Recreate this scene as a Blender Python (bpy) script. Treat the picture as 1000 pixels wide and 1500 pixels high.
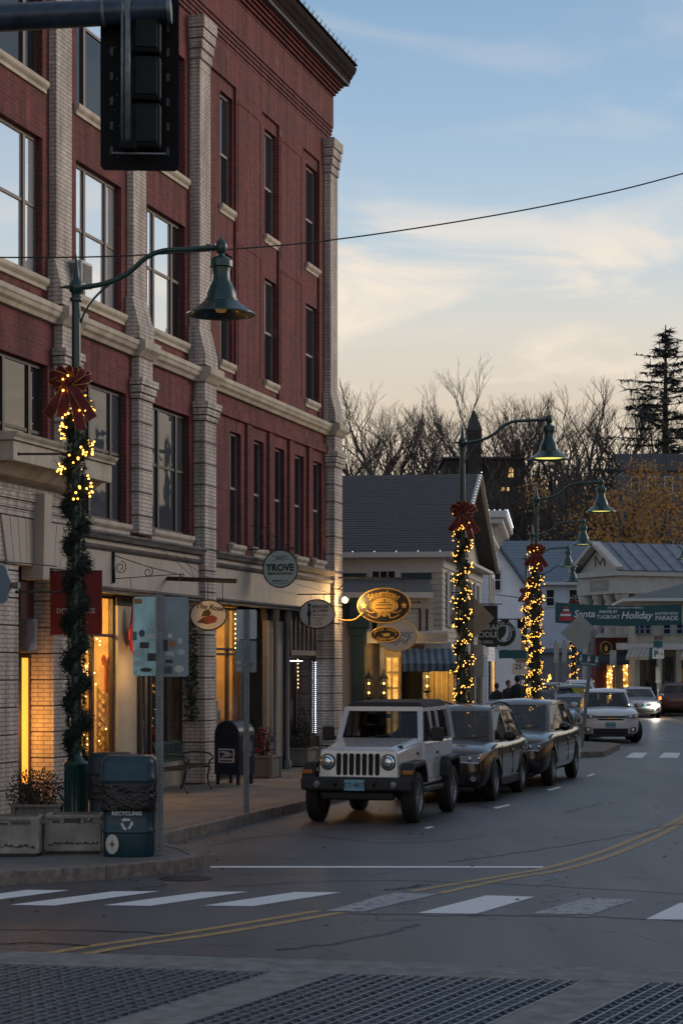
import bpy, bmesh, math, random
from mathutils import Vector, Matrix
R = math.radians
sc = bpy.context.scene
for o in list(bpy.data.objects): bpy.data.objects.remove(o)
COL = sc.collection
# ------------------------------------------------------------ camera
F, HC, HY = 3000.0, 2.35, 978.0          # focal length in photo pixels, eye height, horizon row
cam = bpy.data.cameras.new('camera'); camo = bpy.data.objects.new('camera', cam); COL.objects.link(camo)
cam.sensor_fit = 'VERTICAL'; cam.sensor_height = 36; cam.sensor_width = 24; cam.lens = 72
cam.shift_y = (HY - 750) / 1500; cam.clip_start = .5; cam.clip_end = 4000
camo.location = (0, 0, HC); camo.rotation_euler = (R(90), 0, 0); sc.camera = camo
cam.dof.use_dof = True; cam.dof.focus_distance = 33; cam.dof.aperture_fstop = 5.6
# ------------------------------------------------------------ sky, sun, exposure
SUN_AZ, SUN_EL = 62, 4.0                  # degrees to the right of the view, above the horizon
w = bpy.data.worlds.new('World'); sc.world = w; w.use_nodes = True
nt = w.node_tree; nt.nodes.clear()
def wn(t, **k):
    n = nt.nodes.new(t)
    for a, b in k.items(): setattr(n, a, b)
    return n
def wl(a, b): nt.links.new(a, b)
sky = wn('ShaderNodeTexSky', sky_type='NISHITA', sun_disc=False, sun_elevation=R(SUN_EL), sun_rotation=R(SUN_AZ),
         altitude=0, air_density=1.0, dust_density=1.4, ozone_density=2.0)
tc = wn('ShaderNodeTexCoord'); sep = wn('ShaderNodeSeparateXYZ'); wl(tc.outputs['Generated'], sep.inputs[0])
def wmath(op, a, b=None, c=None):
    n = wn('ShaderNodeMath', operation=op)
    for i, x in enumerate((a, b, c)):
        if x is None: continue
        if isinstance(x, (int, float)): n.inputs[i].default_value = x
        else: wl(x, n.inputs[i])
    return n.outputs[0]
# dusk haze: colour by elevation, the same all round
ramp = wn('ShaderNodeValToRGB'); wl(sep.outputs['Z'], ramp.inputs[0])
el = ramp.color_ramp.elements
stops = [(0, (.74, .56, .40)), (.125, (.74, .61, .48)), (.165, (.72, .68, .61)), (.205, (.51, .62, .71)),
         (.26, (.34, .49, .67)), (.33, (.23, .39, .59)), (.6, (.23, .30, .42)), (1, (.24, .28, .36))]
while len(el) < len(stops): el.new(.5)
for e, (p, c) in zip(el, stops): e.position = p; e.color = (*c, 1)
# thin streaked cloud, lit warm from below
mp = wn('ShaderNodeMapping'); mp.inputs['Scale'].default_value = (3.0, 3.0, 11); mp.inputs['Rotation'].default_value = (0, R(7), 0)
wl(tc.outputs['Generated'], mp.inputs[0])
nz = wn('ShaderNodeTexNoise'); nz.inputs['Scale'].default_value = 2.1; nz.inputs['Detail'].default_value = 7; nz.inputs['Roughness'].default_value = .55
nz.inputs['Distortion'].default_value = .7
wl(mp.outputs[0], nz.inputs[0])
cr = wn('ShaderNodeMapRange', interpolation_type='SMOOTHSTEP'); cr.inputs['From Min'].default_value = .45; cr.inputs['From Max'].default_value = .67
wl(nz.outputs[0], cr.inputs['Value'])
fade = wn('ShaderNodeMapRange', interpolation_type='SMOOTHSTEP'); fade.inputs['From Min'].default_value = .245; fade.inputs['From Max'].default_value = .17
wl(sep.outputs['Z'], fade.inputs['Value'])
cf = wmath('MULTIPLY', cr.outputs[0], wmath('MULTIPLY_ADD', fade.outputs[0], .84, .14))
mixc = wn('ShaderNodeMix', data_type='RGBA'); wl(cf, mixc.inputs['Factor']); wl(ramp.outputs[0], mixc.inputs['A'])
mixc.inputs['B'].default_value = (1.06, .87, .68, 1)
skyk = wn('ShaderNodeMix', data_type='RGBA', blend_type='MULTIPLY'); skyk.inputs['Factor'].default_value = 1
wl(sky.outputs[0], skyk.inputs['A']); skyk.inputs['B'].default_value = (.16, .16, .16, 1)
both = wn('ShaderNodeMix', data_type='RGBA'); both.inputs['Factor'].default_value = .18
wl(mixc.outputs['Result'], both.inputs['A']); wl(skyk.outputs['Result'], both.inputs['B'])
bg = wn('ShaderNodeBackground'); wl(both.outputs['Result'], bg.inputs[0]); bg.inputs[1].default_value = 1.0
out = wn('ShaderNodeOutputWorld'); wl(bg.outputs[0], out.inputs[0])
sun = bpy.data.lights.new('sun', 'SUN'); sun.energy = 1.25; sun.angle = R(30); sun.color = (1, .84, .68)
suno = bpy.data.objects.new('sun', sun); COL.objects.link(suno)
suno.rotation_euler = Vector((-math.sin(R(SUN_AZ))*math.cos(R(14)), -math.cos(R(SUN_AZ))*math.cos(R(14)), -math.sin(R(14)))).to_track_quat('-Z', 'Y').to_euler()
suno.location = (60, 30, 40)
vs = sc.view_settings; vs.view_transform = 'Standard'; vs.look = 'None'; vs.exposure = .18; vs.gamma = 1; vs.use_curve_mapping = False
sc.render.engine = 'CYCLES'; sc.cycles.use_denoising = True; sc.cycles.max_bounces = 6; sc.cycles.sample_clamp_indirect = 4
# ------------------------------------------------------------ helpers
def pix(px, py, Y): return Vector(((px-500)/F*Y, Y, HC-(py-HY)/F*Y))
def gnd(px, py, z=0):
    Y = (HC-z)*F/(py-HY); return Vector(((px-500)/F*Y, Y, z))
class MB:
    def __init__(s): s.v = []; s.f = []; s.M = None
    def add(s, vs, fs):
        n = len(s.v); s.v += [tuple(s.M @ Vector(p)) if s.M else tuple(p) for p in vs]; s.f += [tuple(n+i for i in q) for q in fs]; return s
    def box(s, x0, x1, y0, y1, z0, z1):
        return s.add([(x0,y0,z0),(x1,y0,z0),(x1,y1,z0),(x0,y1,z0),(x0,y0,z1),(x1,y0,z1),(x1,y1,z1),(x0,y1,z1)],
              [(3,2,1,0),(4,5,6,7),(0,1,5,4),(1,2,6,5),(2,3,7,6),(3,0,4,7)])
    def hexa(s, b, t):   # two quads
        return s.add(list(b)+list(t), [(3,2,1,0),(4,5,6,7),(0,1,5,4),(1,2,6,5),(2,3,7,6),(3,0,4,7)])
    def bar(s, a, b, wd, h, up=(0,0,1)):
        a = Vector(a); b = Vector(b); d = (b-a).normalized(); sd = d.cross(Vector(up))
        if sd.length < 1e-4: sd = Vector((1,0,0))
        sd.normalize(); u = sd.cross(d).normalized(); sd *= wd/2; u *= h/2
        return s.hexa([a-sd-u, a+sd-u, b+sd-u, b-sd-u], [a-sd+u, a+sd+u, b+sd+u, b-sd+u])
    def tube(s, pts, r, n=8, caps=True, closed=False):
        pts = [Vector(p) for p in pts]; m = len(pts); rr = r if isinstance(r, (list, tuple)) else [r]*m
        prev = None; vs = []; fs = []
        for i, p in enumerate(pts):
            d = (pts[(i+1) % m]-pts[i-1]) if closed else (pts[min(i+1, m-1)]-pts[max(i-1, 0)])
            d = d.normalized() if d.length > 1e-9 else Vector((0,0,1))
            if prev is None: e = Vector((0,0,1)) if abs(d.z) < .9 else Vector((1,0,0))
            else: e = prev
            e = (e-d*e.dot(d)); e = e.normalized() if e.length > 1e-6 else d.orthogonal().normalized(); prev = e; g = d.cross(e)
            for k in range(n):
                t = 2*math.pi*k/n; vs.append(p+(e*math.cos(t)+g*math.sin(t))*rr[i])
        for i in range(m if closed else m-1):
            j = (i+1) % m
            for k in range(n): fs.append((i*n+k, i*n+(k+1) % n, j*n+(k+1) % n, j*n+k))
        if caps and not closed: fs.append(tuple(range(n-1, -1, -1))); fs.append(tuple(range((m-1)*n, m*n)))
        return s.add(vs, fs)
    def lathe(s, prof, c=(0,0,0), n=16, axis='z', cap=True):
        vs = []; fs = []
        for r, z in prof:
            for k in range(n):
                t = 2*math.pi*k/n; a, b = r*math.cos(t), r*math.sin(t)
                p = (a, b, z) if axis == 'z' else ((z, a, b) if axis == 'x' else (b, z, a))
                vs.append((c[0]+p[0], c[1]+p[1], c[2]+p[2]))
        for i in range(len(prof)-1):
            for k in range(n): fs.append((i*n+k, i*n+(k+1) % n, (i+1)*n+(k+1) % n, (i+1)*n+k))
        if cap:
            if prof[0][0] > 1e-5: fs.append(tuple(range(n-1, -1, -1)))
            if prof[-1][0] > 1e-5: fs.append(tuple(range((len(prof)-1)*n, len(prof)*n)))
        return s.add(vs, fs)
    def prism(s, poly, a, b, ax='y'):
        n = len(poly)
        def P(p, t): return (p[0], t, p[1]) if ax == 'y' else ((t, p[0], p[1]) if ax == 'x' else (p[0], p[1], t))
        return s.add([P(p, a) for p in poly]+[P(p, b) for p in poly],
              [tuple(range(n)), tuple(range(2*n-1, n-1, -1))]+[(i, n+i, n+(i+1) % n, (i+1) % n) for i in range(n)])
    def quad(s, *p): return s.add(p, [tuple(range(len(p)))])
    def ball(s, c, r, n=8, sx=1, sy=1, sz=1):
        m = max(4, n//2); vs = []; fs = []
        for i in range(m+1):
            a = math.pi*i/m
            for k in range(n):
                t = 2*math.pi*k/n; vs.append((c[0]+r*sx*math.sin(a)*math.cos(t), c[1]+r*sy*math.sin(a)*math.sin(t), c[2]+r*sz*math.cos(a)))
        for i in range(m):
            for k in range(n): fs.append((i*n+k, (i+1)*n+k, (i+1)*n+(k+1) % n, i*n+(k+1) % n))
        return s.add(vs, fs)
    def mesh(s, name, m=None, smooth=False, fix=True):
        me = bpy.data.meshes.new(name); me.from_pydata(s.v, [], s.f)
        if fix:
            bm = bmesh.new(); bm.from_mesh(me); bmesh.ops.remove_doubles(bm, verts=bm.verts, dist=1e-5)
            bmesh.ops.recalc_face_normals(bm, faces=bm.faces); bm.to_mesh(me); bm.free()
        if m: me.materials.append(m)
        if smooth:
            me.polygons.foreach_set('use_smooth', [True]*len(me.polygons))
            if isinstance(smooth, (int, float)) and smooth is not True:
                me.set_sharp_from_angle(angle=R(smooth))
        me.update(); return me
    def build(s, name, m, parent=None, smooth=False, bevel=0, fix=True, seg=2):
        o = obj(name, s.mesh(name, m, smooth, fix), parent)
        if bevel:
            b = o.modifiers.new('bevel', 'BEVEL'); b.width = bevel; b.segments = seg; b.limit_method = 'ANGLE'; b.angle_limit = R(35)
        return o
def obj(name, me, parent=None, loc=(0,0,0), rz=0, rot=None):
    o = bpy.data.objects.new(name, me); COL.objects.link(o); o.parent = parent; o.location = loc
    o.rotation_euler = rot or (0, 0, rz); return o
def tag(o, label=None, cat=None, group=None, kind=None):
    for k, x in (('label', label), ('category', cat), ('group', group), ('kind', kind)):
        if x: o[k] = x
    return o
def thing(name, label, cat, loc=(0,0,0), rz=0, group=None, rot=None):
    return tag(obj(name, None, None, loc, rz, rot), label, cat, group)
def copy_tree(o, parent=None):
    c = o.copy(); COL.objects.link(c); c.parent = parent
    for ch in list(o.children): copy_tree(ch, c)
    return c
def rbox(x0, x1, y0, y1, z0, z1): return MB().box(x0, x1, y0, y1, z0, z1)
# ---- materials
MATS = {}
def nodes(name):
    m = bpy.data.materials.new(name); m.use_nodes = True; t = m.node_tree; b = t.nodes['Principled BSDF']; return m, t, b
def nn(t, ty, **k):
    n = t.nodes.new(ty)
    for a, b in k.items():
        if a in n.inputs: n.inputs[a].default_value = b
        else: setattr(n, a, b)
    return n
def setp(b, rough=.6, metal=0, spec=.5, coat=0, emit=None, es=0, ior=None, alpha=None, trans=0):
    b.inputs['Roughness'].default_value = rough; b.inputs['Metallic'].default_value = metal
    b.inputs['Specular IOR Level'].default_value = spec; b.inputs['Coat Weight'].default_value = coat; b.inputs['Coat Roughness'].default_value = .06
    if emit: b.inputs['Emission Color'].default_value = (*emit, 1); b.inputs['Emission Strength'].default_value = es
    if ior: b.inputs['IOR'].default_value = ior
    if trans: b.inputs['Transmission Weight'].default_value = trans
def pbr(name, col, rough=.6, metal=0, var=.25, vs=3.0, bump=.15, bs=30, spec=.5, coat=0, emit=None, es=0, ior=None, stretch=(1,1,1), col2=None, thr=None, dist=.01):
    if name in MATS: return MATS[name]
    m, t, b = nodes(name); setp(b, rough, metal, spec, coat, emit, es, ior)
    tc = nn(t, 'ShaderNodeTexCoord'); mp = nn(t, 'ShaderNodeMapping', Scale=stretch); t.links.new(tc.outputs['Object'], mp.inputs[0])
    nz = nn(t, 'ShaderNodeTexNoise', Scale=vs, Detail=6.0, Roughness=.62); t.links.new(mp.outputs[0], nz.inputs[0])
    mx = nn(t, 'ShaderNodeMix', data_type='RGBA')
    c1 = tuple(max(0, c*(1-var)) for c in col); c2 = col2 or tuple(min(1, c*(1+var)) for c in col)
    mr = nn(t, 'ShaderNodeMapRange'); a, d = thr or (.3, .7); mr.inputs['From Min'].default_value = a; mr.inputs['From Max'].default_value = d
    t.links.new(nz.outputs[0], mr.inputs[0]); t.links.new(mr.outputs[0], mx.inputs['Factor'])
    mx.inputs['A'].default_value = (*c1, 1); mx.inputs['B'].default_value = (*c2, 1); t.links.new(mx.outputs['Result'], b.inputs['Base Color'])
    if bump:
        n2 = nn(t, 'ShaderNodeTexNoise', Scale=bs, Detail=5.0); t.links.new(mp.outputs[0], n2.inputs[0])
        bp = nn(t, 'ShaderNodeBump', Strength=bump, Distance=dist); t.links.new(n2.outputs[0], bp.inputs['Height']); t.links.new(bp.outputs[0], b.inputs['Normal'])
    rg = nn(t, 'ShaderNodeMapRange'); rg.inputs['To Min'].default_value = max(0, rough*.8); rg.inputs['To Max'].default_value = min(1, rough*1.2)
    t.links.new(nz.outputs[0], rg.inputs[0]); t.links.new(rg.outputs[0], b.inputs['Roughness'])
    MATS[name] = m; return m
def flat(name, col, rough=.5, metal=0, spec=.5, coat=0, emit=None, es=0, ior=None):
    if name in MATS: return MATS[name]
    m, t, b = nodes(name); b.inputs['Base Color'].default_value = (*col, 1); setp(b, rough, metal, spec, coat, emit, es, ior)
    MATS[name] = m; return m
def glow(name, col, s): return flat(name, col, .5, emit=col, es=s)
def litroom(name, col, st):
    """a bright room seen through a window: uneven warm emission"""
    m, t, b = nodes(name); b.inputs['Base Color'].default_value = (*[c*.3 for c in col], 1); setp(b, .15); L = t.links.new
    tc = nn(t, 'ShaderNodeTexCoord'); n1 = nn(t, 'ShaderNodeTexNoise', Scale=3.0, Detail=4.0); L(tc.outputs['Object'], n1.inputs[0])
    mr = nn(t, 'ShaderNodeMapRange'); mr.inputs['From Min'].default_value = .3; mr.inputs['From Max'].default_value = .7; mr.inputs['To Min'].default_value = st*.15; mr.inputs['To Max'].default_value = st*1.7; L(n1.outputs[0], mr.inputs[0])
    b.inputs['Emission Color'].default_value = (*col, 1); L(mr.outputs[0], b.inputs['Emission Strength']); MATS[name] = m; return m
def brick(name, c1, c2, mortar, bw=.215, rh=.0677, ms=.009, bump=.5, dirt=.35, dcol=(.05,.045,.04)):
    if name in MATS: return MATS[name]
    m, t, b = nodes(name); setp(b, .85, spec=.25); L = t.links.new
    tc = nn(t, 'ShaderNodeTexCoord'); sp = nn(t, 'ShaderNodeSeparateXYZ'); L(tc.outputs['Object'], sp.inputs[0])
    ad = nn(t, 'ShaderNodeMath', operation='ADD'); L(sp.outputs[0], ad.inputs[0]); L(sp.outputs[1], ad.inputs[1])
    cb = nn(t, 'ShaderNodeCombineXYZ'); L(ad.outputs[0], cb.inputs[0]); L(sp.outputs[2], cb.inputs[1])
    bt = nn(t, 'ShaderNodeTexBrick', Scale=1.0); bt.inputs['Mortar Size'].default_value = ms; bt.inputs['Brick Width'].default_value = bw; bt.inputs['Row Height'].default_value = rh
    bt.inputs['Color1'].default_value = (*c1, 1); bt.inputs['Color2'].default_value = (*c2, 1); bt.inputs['Mortar'].default_value = (*mortar, 1); bt.inputs['Bias'].default_value = -.1
    L(cb.outputs[0], bt.inputs[0])
    nz = nn(t, 'ShaderNodeTexNoise', Scale=1.3, Detail=7.0, Roughness=.65); L(tc.outputs['Object'], nz.inputs[0])
    mr = nn(t, 'ShaderNodeMapRange'); mr.inputs['From Min'].default_value = .45; mr.inputs['From Max'].default_value = .75; mr.inputs['To Max'].default_value = dirt; L(nz.outputs[0], mr.inputs[0])
    mx = nn(t, 'ShaderNodeMix', data_type='RGBA'); L(mr.outputs[0], mx.inputs['Factor']); L(bt.outputs[0], mx.inputs['A']); mx.inputs['B'].default_value = (*dcol, 1)
    # pale efflorescence in blotches
    n3 = nn(t, 'ShaderNodeTexNoise', Scale=2.6, Detail=8.0, Roughness=.7); mpp = nn(t, 'ShaderNodeMapping', Scale=(1,1,.45), Location=(3,7,1)); L(tc.outputs['Object'], mpp.inputs[0]); L(mpp.outputs[0], n3.inputs[0])
    m3 = nn(t, 'ShaderNodeMapRange'); m3.inputs['From Min'].default_value = .62; m3.inputs['From Max'].default_value = .78; m3.inputs['To Max'].default_value = .35; L(n3.outputs[0], m3.inputs[0])
    mx2 = nn(t, 'ShaderNodeMix', data_type='RGBA'); L(m3.outputs[0], mx2.inputs['Factor']); L(mx.outputs['Result'], mx2.inputs['A']); mx2.inputs['B'].default_value = (.42, .38, .35, 1)
    n4 = nn(t, 'ShaderNodeTexNoise', Scale=1.0, Detail=6.0, Roughness=.6); mp4 = nn(t, 'ShaderNodeMapping', Scale=(5, 5, .35)); L(tc.outputs['Object'], mp4.inputs[0]); L(mp4.outputs[0], n4.inputs[0])
    m4 = nn(t, 'ShaderNodeMapRange'); m4.inputs['From Min'].default_value = .35; m4.inputs['From Max'].default_value = .6; m4.inputs['To Min'].default_value = .62; m4.inputs['To Max'].default_value = 1.1; L(n4.outputs[0], m4.inputs[0])
    mx4 = nn(t, 'ShaderNodeMix', data_type='RGBA', blend_type='MULTIPLY'); mx4.inputs['Factor'].default_value = 1; L(mx2.outputs['Result'], mx4.inputs['A']); L(m4.outputs[0], mx4.inputs['B'])
    L(mx4.outputs['Result'], b.inputs['Base Color'])
    bp = nn(t, 'ShaderNodeBump', Strength=bump, Distance=.008, invert=True); L(bt.outputs['Fac'], bp.inputs['Height']); L(bp.outputs[0], b.inputs['Normal'])
    MATS[name] = m; return m
def glass(name, col=(.012,.015,.02), ior=1.8, rough=.02, wob=.02):
    if name in MATS: return MATS[name]
    m, t, b = nodes(name); b.inputs['Base Color'].default_value = (*col, 1); setp(b, rough, spec=.5, ior=ior)
    tc = nn(t, 'ShaderNodeTexCoord'); nz = nn(t, 'ShaderNodeTexNoise', Scale=1.6, Detail=2.0); t.links.new(tc.outputs['Object'], nz.inputs[0])
    bp = nn(t, 'ShaderNodeBump', Strength=wob, Distance=.1); t.links.new(nz.outputs[0], bp.inputs['Height']); t.links.new(bp.outputs[0], b.inputs['Normal'])
    MATS[name] = m; return m
def clearglass(name, tint=(.9,.93,.95), refl=.12):
    if name in MATS: return MATS[name]
    m, t, b = nodes(name); t.nodes.remove(b); L = t.links.new
    tr = nn(t, 'ShaderNodeBsdfTransparent'); tr.inputs[0].default_value = (*tint, 1)
    gl = nn(t, 'ShaderNodeBsdfGlossy'); gl.inputs['Roughness'].default_value = .02
    fr = nn(t, 'ShaderNodeFresnel', IOR=1.6); ms = nn(t, 'ShaderNodeMixShader'); ge = nn(t, 'ShaderNodeNewGeometry'); iv = nn(t, 'ShaderNodeMath', operation='SUBTRACT'); iv.inputs[0].default_value = 1; L(ge.outputs['Backfacing'], iv.inputs[1]); mu = nn(t, 'ShaderNodeMath', operation='MULTIPLY'); L(fr.outputs[0], mu.inputs[0]); L(iv.outputs[0], mu.inputs[1]); L(mu.outputs[0], ms.inputs[0]); L(tr.outputs[0], ms.inputs[1]); L(gl.outputs[0], ms.inputs[2])
    L(ms.outputs[0], t.nodes['Material Output'].inputs[0]); MATS[name] = m; return m
# ---- lettering: flat print raised a few mm
def text(s, size, m, parent, loc, rot=(R(90),0,0), shear=0, bold=0, name='lettering', sx=1, ext=.003, align='CENTER', space=1):
    cu = bpy.data.curves.new('t', 'FONT'); cu.body = s; cu.size = size; cu.align_x = align; cu.align_y = 'CENTER'; cu.shear = shear
    cu.offset = bold; cu.extrude = ext; cu.resolution_u = 3; cu.space_character = space
    to = bpy.data.objects.new('t', cu); COL.objects.link(to)
    me = bpy.data.meshes.new_from_object(to); bpy.data.objects.remove(to); bpy.data.curves.remove(cu)
    me.materials.clear(); me.materials.append(m)
    if sx != 1: me.transform(Matrix.Diagonal((sx, 1, 1, 1)))
    return obj(name, me, parent, loc, rot=rot)
def arc_text(s, size, m, parent, rx, rz, a0, a1, y, bold=0, shear=0, up=True, name='lettering'):
    n = len(s); MBm = []
    cu = bpy.data.curves.new('t', 'FONT'); cu.size = size; cu.align_x = 'CENTER'; cu.align_y = 'CENTER'; cu.extrude = .003; cu.offset = bold; cu.shear = shear; cu.resolution_u = 3
    to = bpy.data.objects.new('t', cu); COL.objects.link(to); v = []; f = []
    for i, ch in enumerate(s):
        if ch == ' ': continue
        cu.body = ch; bpy.context.view_layer.update(); me = bpy.data.meshes.new_from_object(to)
        a = R(a0+(a1-a0)*(i/(n-1) if n > 1 else .5)); c = (rx*math.cos(a), rz*math.sin(a))
        tx, tz = -rx*math.sin(a), rz*math.cos(a); th = math.atan2(tz, tx) + (math.pi if up else 0)
        b = len(v)
        for p in me.vertices:
            v.append((c[0]+p.co.x*math.cos(th)-p.co.y*math.sin(th), y-p.co.z, c[1]+p.co.x*math.sin(th)+p.co.y*math.cos(th)))
        f += [tuple(b+k for k in q.vertices) for q in me.polygons]; bpy.data.meshes.remove(me)
    bpy.data.objects.remove(to); bpy.data.curves.remove(cu)
    me = bpy.data.meshes.new(name); me.from_pydata(v, [], f); me.materials.append(m); return obj(name, me, parent)
def ell(rx, rz, n=28, cx=0, cz=0): return [(cx+rx*math.cos(2*math.pi*k/n), cz+rz*math.sin(2*math.pi*k/n)) for k in range(n)]
# ------------------------------------------------------------ materials used widely
def asphalt(name, base, wear):
    m, t, b = nodes(name); setp(b, .55, spec=.5); L = t.links.new
    tc = nn(t, 'ShaderNodeTexCoord')
    n1 = nn(t, 'ShaderNodeTexNoise', Scale=.35, Detail=6.0, Roughness=.6); L(tc.outputs['Object'], n1.inputs[0])
    n2 = nn(t, 'ShaderNodeTexNoise', Scale=34.0, Detail=8.0, Roughness=.75); L(tc.outputs['Object'], n2.inputs[0])
    mp = nn(t, 'ShaderNodeMapping', Scale=(1.2, .12, 1), Rotation=(0, 0, R(-15))); L(tc.outputs['Object'], mp.inputs[0])
    n3 = nn(t, 'ShaderNodeTexNoise', Scale=1.0, Detail=4.0); L(mp.outputs[0], n3.inputs[0])
    a = nn(t, 'ShaderNodeMath', operation='ADD'); L(n1.outputs[0], a.inputs[0]); L(n3.outputs[0], a.inputs[1])
    mr = nn(t, 'ShaderNodeMapRange'); mr.inputs['From Min'].default_value = .75; mr.inputs['From Max'].default_value = 1.25; L(a.outputs[0], mr.inputs[0])
    mx = nn(t, 'ShaderNodeMix', data_type='RGBA'); L(mr.outputs[0], mx.inputs['Factor']); mx.inputs['A'].default_value = (*base, 1); mx.inputs['B'].default_value = (*wear, 1)
    m2 = nn(t, 'ShaderNodeMapRange'); m2.inputs['From Min'].default_value = .3; m2.inputs['From Max'].default_value = .7; m2.inputs['To Min'].default_value = .35; m2.inputs['To Max'].default_value = 1.75; L(n2.outputs[0], m2.inputs[0])
    ml = nn(t, 'ShaderNodeMix', data_type='RGBA', blend_type='MULTIPLY'); ml.inputs['Factor'].default_value = 1; L(mx.outputs['Result'], ml.inputs['A']); L(m2.outputs[0], ml.inputs['B'])
    # cracks
    vo = nn(t, 'ShaderNodeTexVoronoi', feature='DISTANCE_TO_EDGE', Scale=.33); nw = nn(t, 'ShaderNodeTexNoise', Scale=1.5, Detail=6.0)
    L(tc.outputs['Object'], nw.inputs[0]); vm = nn(t, 'ShaderNodeVectorMath', operation='MULTIPLY_ADD'); L(nw.outputs['Color'], vm.inputs[0]); vm.inputs[1].default_value = (1.3, 1.3, 0); L(tc.outputs['Object'], vm.inputs[2]); L(vm.outputs[0], vo.inputs[0])
    ck = nn(t, 'ShaderNodeMapRange'); ck.inputs['From Min'].default_value = .003; ck.inputs['From Max'].default_value = .011; L(vo.outputs[0], ck.inputs[0])
    nk = nn(t, 'ShaderNodeMapRange'); nk.inputs['From Min'].default_value = .5; nk.inputs['From Max'].default_value = .56; L(n1.outputs[0], nk.inputs[0])
    mk = nn(t, 'ShaderNodeMath', operation='MAXIMUM'); L(ck.outputs[0], mk.inputs[0]); L(nk.outputs[0], mk.inputs[1])
    mc = nn(t, 'ShaderNodeMix', data_type='RGBA'); L(mk.outputs[0], mc.inputs['Factor']); mc.inputs['A'].default_value = (.012, .012, .012, 1); L(ml.outputs['Result'], mc.inputs['B'])
    L(mc.outputs['Result'], b.inputs['Base Color'])
    bp = nn(t, 'ShaderNodeBump', Strength=.55, Distance=.012); L(n2.outputs[0], bp.inputs['Height']); L(bp.outputs[0], b.inputs['Normal'])
    r = nn(t, 'ShaderNodeMapRange'); r.inputs['To Min'].default_value = .34; r.inputs['To Max'].default_value = .6; L(n1.outputs[0], r.inputs[0]); L(r.outputs[0], b.inputs['Roughness'])
    MATS[name] = m; return m
ASPH = asphalt('asphalt', (.056, .054, .057), (.115, .112, .116))
CONC = pbr('concrete', (.155, .142, .132), .85, var=.3, vs=1.1, bump=.3, bs=45)
CONCB = pbr('bridge_concrete', (.20, .19, .18), .7, var=.45, vs=5, bump=.6, bs=35)
GRAN = pbr('granite', (.20, .165, .145), .8, var=.5, vs=9, bump=.5, bs=60)
def paint(name, col, worn):
    m, t, b = nodes(name); setp(b, .6); L = t.links.new
    tc = nn(t, 'ShaderNodeTexCoord'); n1 = nn(t, 'ShaderNodeTexNoise', Scale=9.0, Detail=9.0, Roughness=.75); L(tc.outputs['Object'], n1.inputs[0])
    mr = nn(t, 'ShaderNodeMapRange'); mr.inputs['From Min'].default_value = worn; mr.inputs['From Max'].default_value = worn+.13; L(n1.outputs[0], mr.inputs[0])
    mx = nn(t, 'ShaderNodeMix', data_type='RGBA'); L(mr.outputs[0], mx.inputs['Factor']); mx.inputs['A'].default_value = (.07, .07, .072, 1); mx.inputs['B'].default_value = (*col, 1)
    L(mx.outputs['Result'], b.inputs['Base Color']); MATS[name] = m; return m
WPAINT = paint('road_paint_white', (.78, .78, .78), .28); WORN = paint('road_paint_worn', (.40, .40, .41), .38); YPAINT = paint('road_paint_yellow', (.46, .29, .11), .35)
STEEL = pbr('galvanised_steel', (.17, .185, .20), .5, metal=.5, var=.3, vs=14, bump=.1)
DSTEEL = pbr('deck_steel', (.26, .285, .32), .45, metal=.6, var=.4, vs=20, bump=.2)
BLACK = pbr('black_metal', (.012, .012, .014), .45, var=.2, bump=.03)
GREENM = pbr('green_lamp_paint', (.008, .042, .040), .35, var=.35, vs=12, bump=.05, coat=.2)
# ------------------------------------------------------------ ground, road, kerb, pavement
g = MB().quad((-1500, -60, -.9), (1500, -60, -.9), (1500, 2500, -.9), (-1500, 2500, -.9)).build('ground', pbr('earth', (.05, .045, .035), .95, vs=.2, bump=0))
tag(g, kind='structure')
KP = [(-14, 18.6), (-8, 20.5), (-3.75, 22.0), (-2.6, 22.7), (-1.9, 23.4), (-1.62, 24.05), (-1.85, 24.9), (-2.3, 25.9), (-2.33, 27.2), (-1.5, 30.4), (-.62, 33.7), (2.0, 43.4),
      (4.5, 52.6), (5.2, 53.1), (6.2, 53.4), (6.9, 54.0), (7.5, 56.8), (8.0, 58.9), (7.9, 60), (7.0, 61.4), (7.1, 65), (7.75, 78), (9.1, 95), (11.2, 111), (14, 130), (17.5, 152)]
rd = MB()
ROADE = [(-14, 17.3), (2, 16.02), (30, 10.5)]
rd.add([(-40, 19.9, 0), (-40, 45, 0)], [])
rd = MB(); rd.quad((-60, 19.0, 0), (-2.4, 16.62, 0), (2.75, 15.78, 0), (60, 6.0, 0), (60, 180, 0), (-60, 180, 0))
ROAD = tag(rd.build('road', ASPH, fix=False), kind='structure')
KS = []                                       # kerb line resampled to stones
for i in range(len(KP)-1):
    a, b = Vector(KP[i]), Vector(KP[i+1]); n = max(1, round((b-a).length/1.55))
    for k in range(n): KS.append(a+(b-a)*k/n)
KS.append(Vector(KP[-1]))
KERB = tag(obj('kerb', None), kind='structure')
for i in range(len(KS)-1):
    a, b = KS[i], KS[i+1]; d = (b-a).normalized(); a2 = a+d*.004; b2 = b-d*.004
    def nrm(j):
        p = KS[max(0, j-1)]; q = KS[min(len(KS)-1, j+1)]; t = (q-p).normalized(); return Vector((-t.y, t.x))
    na, nb = nrm(i)*.15, nrm(i+1)*.15; zt = .156+random.Random(i).uniform(-.003, .003)
    MB().hexa([(a2.x, a2.y, -.1), (b2.x, b2.y, -.1), (b2.x+nb.x, b2.y+nb.y, -.1), (a2.x+na.x, a2.y+na.y, -.1)],
              [(a2.x, a2.y, zt), (b2.x, b2.y, zt), (b2.x+nb.x, b2.y+nb.y, zt), (a2.x+na.x, a2.y+na.y, zt)]).build('kerb_stone', GRAN, KERB, bevel=.012)
sw = MB(); inn = []
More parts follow.
